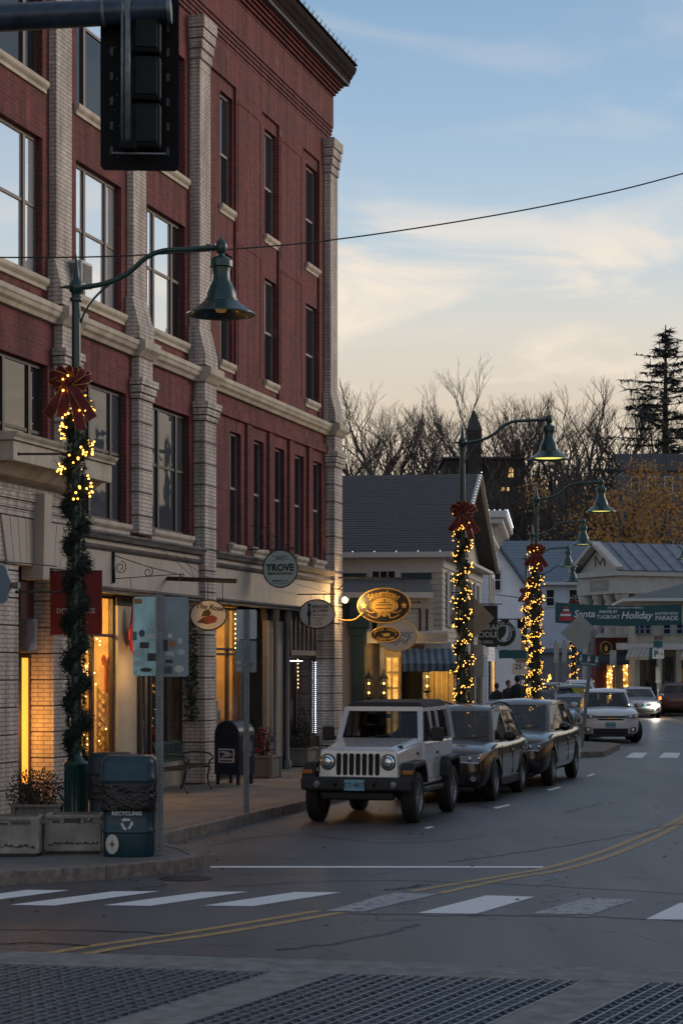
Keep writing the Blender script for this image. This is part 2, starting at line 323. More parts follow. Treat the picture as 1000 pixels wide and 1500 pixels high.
for i in range(len(KS)):
    p = KS[max(0, i-1)]; q = KS[min(len(KS)-1, i+1)]; t = (q-p).normalized(); inn.append((KS[i].x-t.y*.155, KS[i].y+t.x*.155))
inn = [p for i, p in enumerate(inn)]
yy = -1e9; pts = []
for p in inn:
    if p[1] > yy: pts.append(p); yy = p[1]
for a, b in zip(pts, pts[1:]): sw.quad((-70, a[1], .146), (a[0], a[1], .146), (b[0], b[1], .146), (-70, b[1], .146))
SIDE = tag(sw.build('pavement', CONC), kind='structure')
# right-hand kerb and pavement, mostly outside the view
rk = [(9.5, 24), (11.5, 30), (15.2, 44), (18.6, 60), (20.0, 78), (20.6, 95), (21.5, 111), (23.5, 130), (28, 152)]
m1 = MB(); m2 = MB()
for a, b in zip(rk, rk[1:]):
    m1.quad((a[0]+.15, a[1], .15), (70, a[1], .15), (70, b[1], .15), (b[0]+.15, b[1], .15))
    m2.hexa([(a[0], a[1], -.1), (a[0]+.15, a[1], -.1), (b[0]+.15, b[1], -.1), (b[0], b[1], -.1)], [(a[0], a[1], .156), (a[0]+.15, a[1], .156), (b[0]+.15, b[1], .156), (b[0], b[1], .156)])
tag(m1.build('pavement', CONC), kind='structure'); tag(m2.build('kerb', GRAN), kind='structure')
# ---- painted markings, each a sheet 4 mm above the road
def mark(name, pts, m=WPAINT, z=.004):
    return MB().quad(*[(p.x, p.y, z) for p in pts]).build(name, m, ROAD, fix=False)
for q, m in (([(-125,1326),(-60,1326),(102,1304.5),(40,1304)], WPAINT), ([(15,1326),(80,1327),(234,1306),(167,1306)], WPAINT), ([(152,1326.5),(220,1327.5),(364,1306.5),(295,1307)], WPAINT),
             ([(298,1327),(370,1328),(500,1307.5),(432,1307)], WPAINT), ([(478,1335),(530,1336),(642,1310),(575,1308)], WORN), ([(611,1338),(697,1339),(783,1314),(712,1312)], WPAINT),
             ([(776,1339),(865,1340),(931,1318),(857,1316)], WORN), ([(945,1347),(1040,1348),(1085,1325),(995,1323)], WPAINT), ([(1120,1352),(1210,1354),(1245,1330),(1150,1328)], WPAINT)):
    mark('crosswalk_stripe', [gnd(*p) for p in q], m)
mark('stop_line', [gnd(*p) for p in ((308,1271.5),(795,1271.8),(795,1269.2),(308,1269))])
for q in (((915,1110),(940,1110.5),(948,1103),(926,1102.5)), ((964,1110),(992,1110.5),(996,1103),(972,1102.5)), ((1015,1110),(1042,1110.5),(1045,1103),(1022,1102.5))): mark('crosswalk_stripe', [gnd(*p) for p in q])
for q in (((722,1183),(744,1178.5),(748,1180),(726,1185)), ((800,1157),(818,1152.5),(822,1154),(805,1158.5)), ((620,1213),(630,1210.5),(636,1212),(626,1214.5)), ((858,1137),(868,1133),(871,1134),(862,1138))): mark('parking_tick', [gnd(*p) for p in q])
def ribbon(name, pts, wd, m):
    mb = MB(); pts = [Vector((p.x, p.y)) for p in pts]; L = []; Rr = []
    for i, p in enumerate(pts):
        t = (pts[min(i+1, len(pts)-1)]-pts[max(i-1, 0)]).normalized(); n = Vector((-t.y, t.x))*wd/2; L.append(p+n); Rr.append(p-n)
    for i in range(len(pts)-1): mb.quad((L[i].x, L[i].y, .0035), (Rr[i].x, Rr[i].y, .0035), (Rr[i+1].x, Rr[i+1].y, .0035), (L[i+1].x, L[i+1].y, .0035))
    return mb.build(name, m, ROAD, fix=False)
far = [(8.9, 45), (12.6, 60), (14.1, 78), (15, 95), (16.4, 111), (19, 130)]
def smooth_pts(P, n=6):
    P = [Vector(p) for p in P]; o = []
    for i in range(len(P)-1):
        p0, p1, p2, p3 = P[max(0, i-1)], P[i], P[i+1], P[min(len(P)-1, i+2)]
        for k in range(n):
            t = k/n; o.append(.5*((2*p1)+(p2-p0)*t+(2*p0-5*p1+4*p2-p3)*t*t+(3*p1-p0-3*p2+p3)*t**3))
    o.append(P[-1]); return o
LA = [gnd(*p) for p in ((60,1399),(135,1386),(300,1362),(466,1334.5))]; LB = [gnd(*p) for p in ((110,1401),(190,1386),(330,1366),(500,1337))]
ribbon('centre_line', smooth_pts(LA), .11, YPAINT); ribbon('centre_line', smooth_pts(LB), .11, YPAINT)
LA = [gnd(*p) for p in ((602,1306),(725,1285),(800,1271.5),(875,1250),(925,1230),(1000,1196))]+[Vector((x-.15, y, 0)) for x, y in far]
LB = [gnd(*p) for p in ((642,1309),(745,1287),(830,1272.5),(915,1245),(1000,1204))]+[Vector((x+.15, y, 0)) for x, y in far]
ribbon('centre_line', smooth_pts(LA), .11, YPAINT); ribbon('centre_line', smooth_pts(LB), .11, YPAINT)
TAR = pbr('tar_seam', (.012, .012, .013), .5, var=.3, bump=.1)
def jig(pts, k, seed, amp):
    r = random.Random(seed); q = smooth_pts([gnd(*p) for p in pts], k); return [p+Vector((r.gauss(0, amp), r.gauss(0, amp), 0)) for p in q]
for sd, (pts, wd) in enumerate(((((0, 1362), (120, 1363), (250, 1368)), .035), (((400, 1392), (480, 1384), (560, 1368), (610, 1354)), .05), (((500, 1338), (700, 1341), (860, 1343), (1000, 1349)), .05), (((565, 1304), (600, 1300), (625, 1296)), .10), (((0, 1383), (60, 1381), (130, 1386)), .06), (((660, 1262), (820, 1240), (1010, 1205)), .04), (((830, 1190), (860, 1182), (880, 1176)), .05), (((330, 1300), (520, 1290), (760, 1296), (1000, 1310)), .03), (((300, 1240), (430, 1222), (560, 1235), (700, 1228)), .03))): ribbon('tar_seam', jig(pts, 10, sd, .03), wd, TAR)
mc = gnd(272, 1287); MB().lathe([(.001, .006), (.30, .006), (.30, .004)], (mc.x, mc.y, 0), 24).build('manhole_cover', pbr('cast_iron', (.03, .03, .032), .5, metal=.4, bump=.8, bs=40), ROAD)
# pavement slabs along the shop fronts
WA = math.atan2(.9654, .2607); WO = Vector((-2.69, 38.85, 0)); WU = Vector((.2607, .9654, 0)); WN = Vector((.9654, -.2607, 0))
slab = rbox(-.77, .77, -.77, .77, -.05, .004).mesh('paving_slab', CONC)
for i in range(-8, 9):
    for j in range(2):
        p = WO+WU*(i*1.55)+WN*(.86+j*1.55); obj('paving_slab', slab, SIDE, (p.x, p.y, .146+.0006*((i*7+j*3) % 4)), WA)
# ---- bascule bridge deck with open steel grating
BA = R(24.5); BD = Vector((math.sin(BA), math.cos(BA), 0)); BS = Vector((math.cos(BA), -math.sin(BA), 0))
DECK = tag(obj('bridge_deck', None), kind='structure')
MB().quad((-40, 2, -.75), (40, 2, -.75), (40, 16, -.75), (-40, 18, -.75)).build('channel_water', flat('dark_water', (.01, .013, .016), .15), DECK)
def edgeY(x): return 16.42-.19*(x+2.13)               # seam between deck and road
def edge_t(s, back=.28):                              # distance along a bridge line at offset s to the seam
    # point P = s*BS + t*BD ; solve P.y = edgeY(P.x) - back
    return (16.42-.19*2.13-back-s*(BS.y+.19*BS.x))/(BD.y+.19*BD.x)
lead = MB(); rr = random.Random(5)
lead.hexa([(-30, edgeY(-30)-.30, -.15), (30, edgeY(30)-.30, -.15), (30, edgeY(30)+.40, -.15), (-30, edgeY(-30)+.40, -.15)],
          [(-30, edgeY(-30)-.30, .004), (30, edgeY(30)-.30, .004), (30, edgeY(30)+.40, .004), (-30, edgeY(-30)+.40, .004)])
lead.build('deck_joint', CONCB, DECK)
def S(px, py): p = gnd(px, py); return p.dot(BS)
panels = [(-9.6, S(285,1460)-.02), (S(388,1460)+.02, S(800,1463)-.02), (S(895,1465)+.02, 3.2)]
strips = [(S(285,1460)-.02, S(388,1460)+.02), (S(800,1463)-.02, S(895,1465)+.02), (3.2, 3.7)]
for a, b in strips:
    t0 = edge_t(a); t1 = edge_t(b)
    MB().hexa([a*BS+5*BD-Vector((0,0,.15)), b*BS+5*BD-Vector((0,0,.15)), b*BS+t1*BD-Vector((0,0,.15)), a*BS+t0*BD-Vector((0,0,.15))],
              [a*BS+5*BD, b*BS+5*BD, b*BS+t1*BD, a*BS+t0*BD]).build('deck_strip', CONCB, DECK)
for s0, s1 in panels:
    n = max(2, round((s1-s0)/.095)); cross = MB()
    for i in range(n+1):
        s = s0+(s1-s0)*i/n; te = edge_t(s); a = s*BS+6*BD; b = s*BS+te*BD
        mb = MB(); mb.bar(a+Vector((0,0,-.055)), b+Vector((0,0,-.055)), .014, .11); mb.bar(a+Vector((0,0,-.003)), b+Vector((0,0,-.003)), .015, .012); mb.build('grating_bar', DSTEEL, DECK, fix=False)
    t = 7.5
    while t < 21:
        for i in range(n):
            sa = s0+(s1-s0)*i/n; sb = s0+(s1-s0)*(i+1)/n
            if t < min(edge_t(sa), edge_t(sb)):
                j = .5*(sa+sb); dt = .034*(1 if i % 2 else -1)
                cross.bar(sa*BS+t*BD+Vector((0,0,-.03)), j*BS+(t+dt)*BD+Vector((0,0,-.03)), .013, .05); cross.bar(j*BS+(t+dt)*BD+Vector((0,0,-.03)), sb*BS+t*BD+Vector((0,0,-.03)), .013, .05); cross.bar(sa*BS+(t+.07)*BD+Vector((0,0,-.06)), sb*BS+(t+.07)*BD+Vector((0,0,-.06)), .008, .03); cross.bar(j*BS+t*BD+Vector((0,0,-.05)), j*BS+(t+.14)*BD+Vector((0,0,-.05)), .008, .04)
        t += .14
    tag(cross.build('grating_mesh', DSTEEL, DECK, fix=False), kind='stuff')
# ------------------------------------------------------------ the four-storey brick building
RED = brick('red_brick', (.20, .042, .044), (.125, .029, .031), (.14, .082, .078), ms=.0085, bump=.6, dirt=.4)
PALE = brick('pale_brick', (.60, .53, .48), (.50, .44, .395), (.29, .26, .24), bump=.5, dirt=.5, dcol=(.2,.18,.165))
STONE = pbr('cream_stone', (.44, .385, .31), .8, var=.3, vs=3, bump=.25, bs=25, stretch=(1,1,.5))
SIGNB = pbr('cream_boards', (.40, .35, .30), .6, var=.12, vs=2, bump=.08)
GREYW = pbr('weathered_wood', (.12, .12, .13), .8, var=.6, vs=5, bump=.5, bs=30, stretch=(.4,1,3))
DFRAME = pbr('dark_frame', (.035, .025, .022), .5, var=.3, bump=.05)
BFRAME = pbr('brown_frame', (.07, .045, .04), .5, var=.3, bump=.05)
GLS = glass('window_glass', ior=1.75); GLB = glass('pale_mirror_glass', (.86, .92, .98), ior=2.0, rough=.05, wob=.01); GLB.node_tree.nodes['Principled BSDF'].inputs['Metallic'].default_value = .7; NFRAME = pbr('grey_sash', (.17, .155, .155), .55, var=.2, bump=.05); GL2 = glass('sky_tinted_glass', (.06, .07, .085), ior=1.45, wob=.03); GLN = glass('narrow_glass', (.03, .034, .04), ior=1.6, wob=.03); GLD = glass('dim_glass', (.02, .022, .026), ior=1.35, wob=.03)  # pale part-metallic panes boost the sky reflection; bluish panes imitate a dimmer one
CORN = pbr('cornice_paint', (.028, .022, .021), .95, spec=.05, var=.35, vs=4, bump=.1)
ROOT = thing('brick_building', 'four-storey red brick building with pale brick pilasters and shops below', 'building', (WO.x, WO.y, 0), WA)
def ray_wall(px, off):
    a = (px-500)/F; Y = (WN.dot(WO)-off)/(WN.x*a+WN.y); return Vector((a*Y, Y, 0))
def U(px, off=0): return (ray_wall(px, off)-WO).dot(WU)
def ZW(px, py, off=0): return HC+(HY-py)/F*ray_wall(px, off).y
def wall_mesh(mb, x0, x1, z0, z1, y0, y1, ops):
    xs = sorted({x0, x1, *[min(max(v, x0), x1) for o in ops for v in o[:2]]})
    for a, b in zip(xs, xs[1:]):
        if b-a < 1e-6: continue
        c = (a+b)/2; hs = sorted([o[2:4] for o in ops if o[0] < c < o[1]]); z = z0
        for h0, h1 in hs:
            if h0 > z: mb.box(a, b, y0, y1, z, h0)
            z = max(z, h1)
        if z < z1: mb.box(a, b, y0, y1, z, z1)
def window(par, x0, x1, z0, z1, y, mull=(), rail=None, fm=None, gm=None, fw=.06, name='window', dep=.06):
    """fixed frame, mullions and meeting rail; every pane a piece of its own"""
    fm = fm or DFRAME; mb = MB(); e = [x0, *mull, x1]; rails = [rail] if isinstance(rail, (int, float)) else list(rail or [])
    mb.box(x0, x1, y, y+dep, z0, z0+fw); mb.box(x0, x1, y, y+dep, z1-fw, z1)
    mb.box(x0, x0+fw, y, y+dep, z0+fw, z1-fw); mb.box(x1-fw, x1, y, y+dep, z0+fw, z1-fw)
    for q in mull: mb.box(q-fw*.7, q+fw*.7, y-.012, y+dep, z0+fw, z1-fw)
    for r in rails:
        for a, b in zip(e, e[1:]): mb.box(a+fw*.71, b-fw*.71, y+.006, y+dep-.006, r-.025, r+.025)
    w = mb.build(name, fm, par); k = 0; zs = [z0+fw*.5, *rails, z1-fw*.5]
    for a, b in zip(e, e[1:]):
        for c, d in zip(zs, zs[1:]):
            g = gm[k % len(gm)] if isinstance(gm, (list, tuple)) else (gm or GLS); k += 1
            rbox(a+.02, b-.02, y+.022+.006*((k) % 2), y+.034+.006*((k) % 2), c, d).build('pane', g, w)
    return w
def sill(par, x0, x1, z0, z1, yf, yb, m=STONE):
    mb = MB(); h = z1-z0
    mb.prism([(yb, z0), (yf+.05, z0), (yf+.05, z0+h*.3), (yf+.02, z0+h*.45), (yf, z0+h*.6), (yf, z1-.01), (yb, z1+.015)], x0, x1, 'x')
    return mb.build('window_sill', m, par, bevel=.006)
P = [-6.86, -3.48, U(293, -.08), U(484, -.08)]           # outer near corners of the pilasters
P = [P[0]-6.75, P[0]-3.38, *P]
PE = P[-1]+.60                                            # far corner of the building
WB = .12                                                  # upper wall plane, behind the pilaster fronts
L0 = P[0]-3.4
up, lo, gf = [], [], []
BIG = list(zip(P[:4], P[1:5]))                            # wide-window bays (near corner, next near corner)
wins = []
for n, (a, b) in enumerate(BIG):
    x1 = b-.27; x0 = x1-2.02; wins.append((x0, x1))
    up += [(x0, x1, 8.44, 10.62), (x0, x1, 11.52, 13.76)]; lo += [(x0, x1, 4.82, 7.06)]
# narrow windows of the flank
C3 = [(U(317,.2), U(335,.2)), (U(382.5,.2), U(399.5,.2)), (U(443,.2), U(459.5,.2))]
N2 = [(U(a,.15)-.06, U(b,.15)+.03) for a, b in ((330,344), (365,377.5), (396,408), (425,437), (452.5,463.5))]
for a, b in C3: up += [(a, b, 8.44, 10.6), (a, b, 11.52, 13.76)]
for a, b in N2: lo += [(a, b, 4.82, 7.06)]
mb = MB(); wall_mesh(mb, L0, PE-.02, 8.0, 15.73, WB, WB+.45, up); mb.build('wall', RED, ROOT)
mb = MB(); wall_mesh(mb, L0, PE-.05, 4.62, 7.9, .03, .5, lo); mb.build('wall', RED, ROOT)
# end wall and back: closes the block
mb = MB(); mb.box(PE-.05, PE-.02-.3, .5, 14, .15, 15.9); mb.box(L0, L0+.3, .6, 14, .15, 15.9); mb.box(L0, PE-.3, 13.7, 14, .15, 15.9); mb.box(L0, PE-.03, .5, 14, 15.9, 16.05); mb.build('rear_wall', RED, ROOT)
# dark rooms behind the glass
rooms = MB(); rooms.box(L0+.4, PE-.5, 1.6, 1.7, 4.7, 15.6); rooms.build('inner_wall', flat('dark_room', (.03,.028,.026), .9), ROOT)
# raised flat panels and reveals on the flank: strips either side of each window channel
e3 = [(U(313,.1), U(344,.1)), (U(382,.1), U(407,.1)), (U(442,.1), U(466,.1))]
edges = [P[4]+.62]+[v for c in e3 for v in c][1:]+[P[5]]
pn = [(edges[i], edges[i+1]) for i in range(1, len(edges)-1, 2)]
for a, b in pn[:2]:
    o = MB(); o.box(a, b, WB-.05, WB-.002, 8.02, 14.02)
    o.build('brick_panel', RED, ROOT, bevel=.004)
    o = MB()
    for z0, z1 in ((8.4, 10.9), (11.15, 13.75)):       # sunk outline drawn by thin brick margins
        o.box(a+.10, a+.16, WB-.062, WB-.05, z0, z1); o.box(b-.16, b-.10, WB-.062, WB-.05, z0, z1); o.box(a+.1, b-.1, WB-.062, WB-.05, z1, z1+.06)
    o.build('panel_margin', RED, ROOT)
o = MB(); o.box(P[4]+.62, PE-.1, WB-.05, WB-.002, 14.02, 14.67); o.build('brick_panel', RED, ROOT)
o = MB(); o.box(edges[-2], P[5], WB-.05, WB-.002, 8.02, 14.02); o.build('brick_panel', RED, ROOT)
# corbel courses below the cornice
for i in range(4): rbox(L0, PE-.02+.01*i, WB-.04-.014*i, WB, 14.69+i*.085, 14.69+i*.085+.062).build('corbel_course', RED, ROOT)
rbox(L0, PE+.02, WB-.10, WB, 15.03, 15.72).build('frieze', RED, ROOT)
for i in range(6): rbox(L0, PE+.03+.022*i, WB-.10-.055*i, WB+.3, 15.74+i*.062, 15.74+i*.062+.05).build('corbel_course', RED, ROOT)
mb = MB(); mb.prism([(.5, 16.11), (-.30, 16.11), (-.33, 16.16), (-.33, 16.2), (-.37, 16.24), (-.40, 16.30), (-.45, 16.36), (-.48, 16.44), (-.48, 16.48), (.5, 16.52)], L0, PE+.26, 'x'); mb.build('cornice', CORN, ROOT)
rbox(L0, PE+.28, -.50, .4, 16.53, 16.56).build('cornice_flashing', CORN, ROOT)
rbox(L0, PE+.19, -.32, -.20, 16.045, 16.11).build('cornice_mould', pbr('grey_moulding', (.13,.13,.14), .9, spec=.1), ROOT)
sp = MB(); x = P[3]
while x < PE+.27:
    sp.tube([(x, -.48, 16.56), (x+.02, -.53, 16.66)], .008, 4); sp.tube([(x, -.48, 16.56), (x-.03, -.50, 16.68)], .006, 4); x += .33
tag(sp.build('bird_spike', STEEL, ROOT, fix=False), kind='stuff')
# windows
for n, (x0, x1) in enumerate(wins):
    m1, m2 = x1-1.45, x1-.50
    gm3 = [GLB, GLB, GLB, GLB, GLB, GLB] if n < 2 else ([GLB, GLB, GLB, GLB, GLB, GLB] if n == 2 else [GLB, GLB, GLB, GLB, GLS, GLD])
    window(ROOT, x0, x1, 8.44, 10.62, WB+.1, (m1, m2), 9.55, BFRAME, gm3)
    gm4 = [GLD, GLD, GLD, GLD, GLD, GLD] if n < 2 else [GLD, GLD, GLD, GLB if n == 2 else GLD, GLD, GLD]
    window(ROOT, x0, x1, 11.52, 13.76, WB+.1, (m1, m2), 12.95, BFRAME, gm4)
    window(ROOT, x0, x1, 4.82, 7.06, .03+.1, (m1, m2), 6.0, DFRAME, [GLS]*6 if n < 2 else [GL2]*6)
    for z, y in ((8.25, WB-.09), (11.33, WB-.09), (4.63, -.06)):
        if z < 5 and n < 1: continue
        sill(ROOT, x0-.08, x1+.08, z, z+.19, y, y+.3)
for a, b in C3:
    for z in (8.44, 11.52):
        window(ROOT, a, b, z, 10.6 if z < 9 else 13.76, WB+.085, (), z+1.05, NFRAME, [GLD, GLN], fw=.055)
        sill(ROOT, a-.07, b+.07, z-.19, z, WB-.08, WB+.25)
for i, (a, b) in enumerate(N2):
    window(ROOT, a, b, 4.82, 7.06, .12, (), 5.95, NFRAME, [GLD, GLS], fw=.05)
    sill(ROOT, a-.1, b+.1, 4.63, 4.82, -.07, .2)
pr = MB()
for i in range(len(N2)-1):
    a, b = N2[i][1]+.07, N2[i+1][0]-.07; c = (a+b)/2
    rbox(c-.16, c+.16, -.03, .028, 4.83, 7.3).build('brick_pier', RED, ROOT)
rbox(P[4]+.55, P[5]+.02, -.03, .028, 7.32, 7.50).build('brick_band', RED, ROOT)
ac = thing('window_air_conditioner', 'boxy window air conditioner jutting from a pale third-floor window', 'air conditioner', (WO+WU*(U(121,-.15))-Vector((0,0,0)))[:], WA)
ac.location.z = 8.46
a_ = rbox(-.20, .26, -.22, .3, 0, .40).build('casing', pbr('ac_casing', (.42,.42,.43), .5), ac, bevel=.01)
for k in range(9): rbox(-.15, .21, -.235, -.222, .05+k*.035, .05+k*.035+.02).build('grille_slat', pbr('ac_grille', (.10,.10,.11), .6), ac)
rbox(-.212, -.202, -.18, .1, .05, .35).build('side_grille', pbr('ac_grille', (.10,.10,.11), .6), ac)
# string course
for a, b in zip([L0, *P], [*P, PE]):
    x0 = a+(.62 if a != L0 else 0); mb = MB()
    mb.prism([(WB, 7.74), (-.04, 7.74), (-.07, 7.80), (-.12, 7.84), (-.14, 7.9), (-.16, 7.92), (-.16, 8.0), (WB, 8.03)], x0, b, 'x'); mb.build('string_course', STONE, ROOT, bevel=.006)
# pilasters
for i, x in enumerate(P):
    f = -.08 if i >= 4 else 0.0; wd = .62
    top = 13.66
    mb = MB(); mb.box(x, x+wd, f, WB+.1, 8.75, top); mb.prism([(WB+.1, 8.06), (f-.13, 8.06), (f-.13, 8.25), (f, 8.78), (WB+.1, 8.78)], x-.06, x+wd+.05, 'x')
    mb.build('pilaster', PALE, ROOT)
    mb = MB()
    for k in range(5): mb.box(x-.02*k, x+wd+.02*k, f-.028*k, WB+.1, top+.01+k*.19, top+.01+k*.19+(.17 if k < 4 else .22))
    mb.build('capital', PALE, ROOT)
    mb = MB(); fz = f-.25; mb.prism([(WB, 7.74), (fz+.12, 7.74), (fz+.06, 7.82), (fz, 7.88), (fz, 8.02), (WB, 8.05)], x-.08, x+wd+.1, 'x'); mb.build('pilaster_block', STONE, ROOT, bevel=.01)
    f2 = f-.11; z = 7.0; xa, xb = x-.02, x+wd+.03
    if i < 2: continue
    rbox(xa, xb, f2, .3, 7.38, 7.735).build('pilaster', PALE, ROOT)
    for k, (za, zb) in enumerate(((7.02, 7.11), (7.125, 7.24), (7.255, 7.37))): rbox(xa-.025*(k+1), xb+.025*(k+1), f2-.03*(k+1), .3, za, zb).build('capital_band', PALE, ROOT)
    z = 7.0
    zmin = 4.66 if i == 3 else (5.75 if i == 2 else .15)
    while z > zmin+.05:
        zb = max(z-.405, zmin); rbox(xa, xb, f2, .3, zb+.022, z).build('rusticated_band', PALE, ROOT, bevel=.008, seg=1); z -= .405
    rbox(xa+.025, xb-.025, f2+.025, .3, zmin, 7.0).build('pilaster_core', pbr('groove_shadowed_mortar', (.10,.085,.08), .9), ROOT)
# ------------------------------------------------------------ shop fronts of the brick building
WARM = (1.0, .58, .20)
CLEAR = clearglass('shop_glass')
CREAMP = pbr('cream_panel', (.42, .36, .27), .6, var=.15, bump=.05)
GREYC = pbr('grey_column', (.14, .14, .15), .5, var=.2, bump=.05)
def lamp(name, loc, col, power, r=.08, par=None):
    l = bpy.data.lights.new(name, 'POINT'); l.color = col; l.energy = power; l.shadow_soft_size = r
    o = bpy.data.objects.new(name, l); COL.objects.link(o); o.location = loc; o.parent = par; return o
def wl_pt(u, y, z): p = WO+WU*u-WN*y; return Vector((p.x, p.y, z))
# fascia
def fascia(x0, x1, seg):
    mb = MB(); mb.prism([(.2, 4.47), (-.17, 4.47), (-.2, 4.52), (-.24, 4.56), (-.24, 4.59), (.2, 4.625)], x0, x1, 'x'); mb.build('shop_cornice', GREYW, ROOT)
    rbox(x0, x1, -.10, .2, 4.385, 4.465).build('fascia_band', SIGNB, ROOT)
    mb = MB(); mb.prism([(.2, 4.29), (-.10, 4.29), (-.15, 4.33), (-.17, 4.37), (.2, 4.383)], x0, x1, 'x'); mb.build('shop_moulding', GREYW, ROOT)
    n = max(1, round((x1-x0)/seg)); d = (x1-x0)/n
    for i in range(n): rbox(x0+i*d+.004, x0+(i+1)*d-.004, -.085, .2, 3.70, 4.288).build('fascia_board', SIGNB, ROOT, bevel=.004)
    mb = MB(); mb.prism([(.2, 3.60), (-.12, 3.60), (-.12, 3.63), (-.17, 3.66), (-.17, 3.685), (.2, 3.697)], x0, x1, 'x'); mb.build('fascia_trim', GREYW, ROOT)
EU = U(108, -.15)
fascia(EU+.02, P[4]-.03, 1.05); fascia(P[4]+.66, P[5]-.03, .95)
# rooms
def room(x0, x1, y1, col, name='shop_room', zc=3.58):
    mb = MB(); mb.box(x0-.1, x1+.1, y1, y1+.1, .15, zc); mb.box(x0-.1, x0, .45, y1, .15, zc); mb.box(x1, x1+.1, .45, y1, .15, zc); mb.box(x0-.1, x1+.1, .36, y1+.1, zc, zc+.03); mb.box(x0, x1, .36, y1, .148, .17)
    return mb.build(name, pbr('room_'+str(col), col, .8, bump=0), ROOT)
def glazing(x0, x1, z0, z1, mull=(), rails=(), fm=DFRAME, y=.25, gm=None): return window(ROOT, x0, x1, z0, z1, y, mull, rails, fm, gm or CLEAR, fw=.05, name='shop_window')
G = .25
a0, a1, a2, a3, a4, a5 = EU+.1, U(167, G), U(196, G), U(203, G), U(284, G), P[4]-.05
# shop with the lattice window
glazing(a0, a1, .62, 3.58, (U(136, G), ), (2.9,))
rbox(a0, a1, .2, .34, .15, .615).build('stall_riser', CREAMP, ROOT)
rbox(a1+.01, a2-.01, .18, .3, .15, 3.42).build('lit_panel', CREAMP, ROOT); rbox(a1+.01, a2-.01, .2, .3, 3.43, 3.59).build('door_head', DFRAME, ROOT)
rbox(a2, a2+.09, .12, .34, .15, 3.59).build('door_post', DFRAME, ROOT); MB().tube([(a3-.03, .10, .15), (a3-.03, .10, 3.58)], .03, 8).build('downpipe', GREYC, ROOT, smooth=True)
glazing(a3, a5, .66, 3.58, (U(221, G), U(246, G)), (2.95,)); rbox(a3, a5, .2, .34, .15, .655).build('stall_riser', CREAMP, ROOT)
room(a0, a1+.25, 1.7, (.55, .42, .24)); room(a3, a5, 2.4, (.16, .13, .10))
lamp('shop_or_added_lamp', wl_pt((a0+a1)/2, .9, 3.2), (1, .5, .12), 170, par=None); lamp('shop_or_added_lamp', wl_pt((a3+a5)/2, 1.2, 3.3), (1, .7, .4), 7)
lamp('shop_or_added_lamp', wl_pt((a1+a2)/2-.2, -.3, 2.3), (1, .52, .14), 9, .1)  # added lamp without a fixture, warms the doorway panel
# lattice screen inside the window
lat = MB(); lx0, lx1 = U(143, .5), U(164, .5); sx = (lx1-lx0)/2; lz0, lz1 = .75, 2.0
def diag(s):
    k = -8
    while k < 12:
        pts = []
        for i in range(13):
            x = lx0+(lx1-lx0)*i/12; z = lz0+k*.16+s*(x-lx0)*.55
            if lz0 <= z <= lz1: pts.append((x, .52 if s > 0 else .53, z))
        if len(pts) > 1: lat.bar(pts[0], pts[-1], .02, .035, (0, 1, 0))
        k += 1
diag(1); diag(-1); 
tg = thing('lattice_screen', 'golden criss-cross lattice screen behind the shop window beside the garlanded pole', 'lattice', (WO.x, WO.y, 0), WA); lat.build('lattice', pbr('gold_lattice', (.75, .55, .25), .5), tg, fix=False)
fr = MB(); fr.box(lx0-.03, lx0, .5, .56, lz0-.05, lz1+.05); fr.box(lx1, lx1+.03, .5, .56, lz0-.05, lz1+.05); fr.build('frame', pbr('gold_lattice', (.75, .55, .25), .5), tg)
REDD = pbr('red_decor', (.42, .02, .02), .6, var=.3)
def heartish(name, label, u, y, z, sx_, sz_, cat='ornament', m=REDD):
    t = thing(name, label, cat, wl_pt(u, y, z)[:], WA)
    mb = MB()
    pts = [(0, -1), (.55, -.75), (.85, -.35), (.8, .0), (.5, .22), (.42, .5), (.3, .8), (.12, 1), (-.12, .95), (-.3, .7), (-.42, .4), (-.62, .15), (-.85, -.1), (-.85, -.5), (-.5, -.85)]
    mb.prism([(p*sx_, q*sz_) for p, q in pts], -.02, .02, 'y'); mb.build('body', m, t, bevel=.01); return t
h = heartish('hanging_ornament', 'red gourd-shaped ornament with a pale ring on the lit shop doorway panel', U(192, .1), .05, 3.02, .24, .42)
MB().tube([(.08+.09*math.cos(k*.5236), -.03, -.08+.09*math.sin(k*.5236)) for k in range(12)], .025, 6, closed=True).build('ring', pbr('pale_ring', (.6, .5, .4), .6), h, smooth=True)
h = thing('red_ribbon_bow', 'small red ribbon bow above the golden lattice screen in the shop window', 'bow', wl_pt(U(154, .48), .46, 2.45)[:], WA)
mb = MB(); mb.prism([(0,.0),(.12,.12),(.2,.05),(.12,-.05)], -.02, .02, 'y'); mb.prism([(0,.0),(-.12,-.06),(-.2,.05),(-.1,.12)], -.02, .02, 'y'); mb.prism([(-.05,0),(.06,0),(.09,-.55),(-.08,-.5)], -.015, .015, 'y'); mb.build('ribbon', REDD, h)
rng = random.Random(3)
def fairy(name, pts, col, st, r, label, cat, root=None, mname='fairy_light'):
    mb = MB()
    for p in pts: mb.ball(p, r, 6)
    o = mb.build(name, glow(mname, col, st), root, fix=False)
    return tag(o, label, cat) if root is None else o
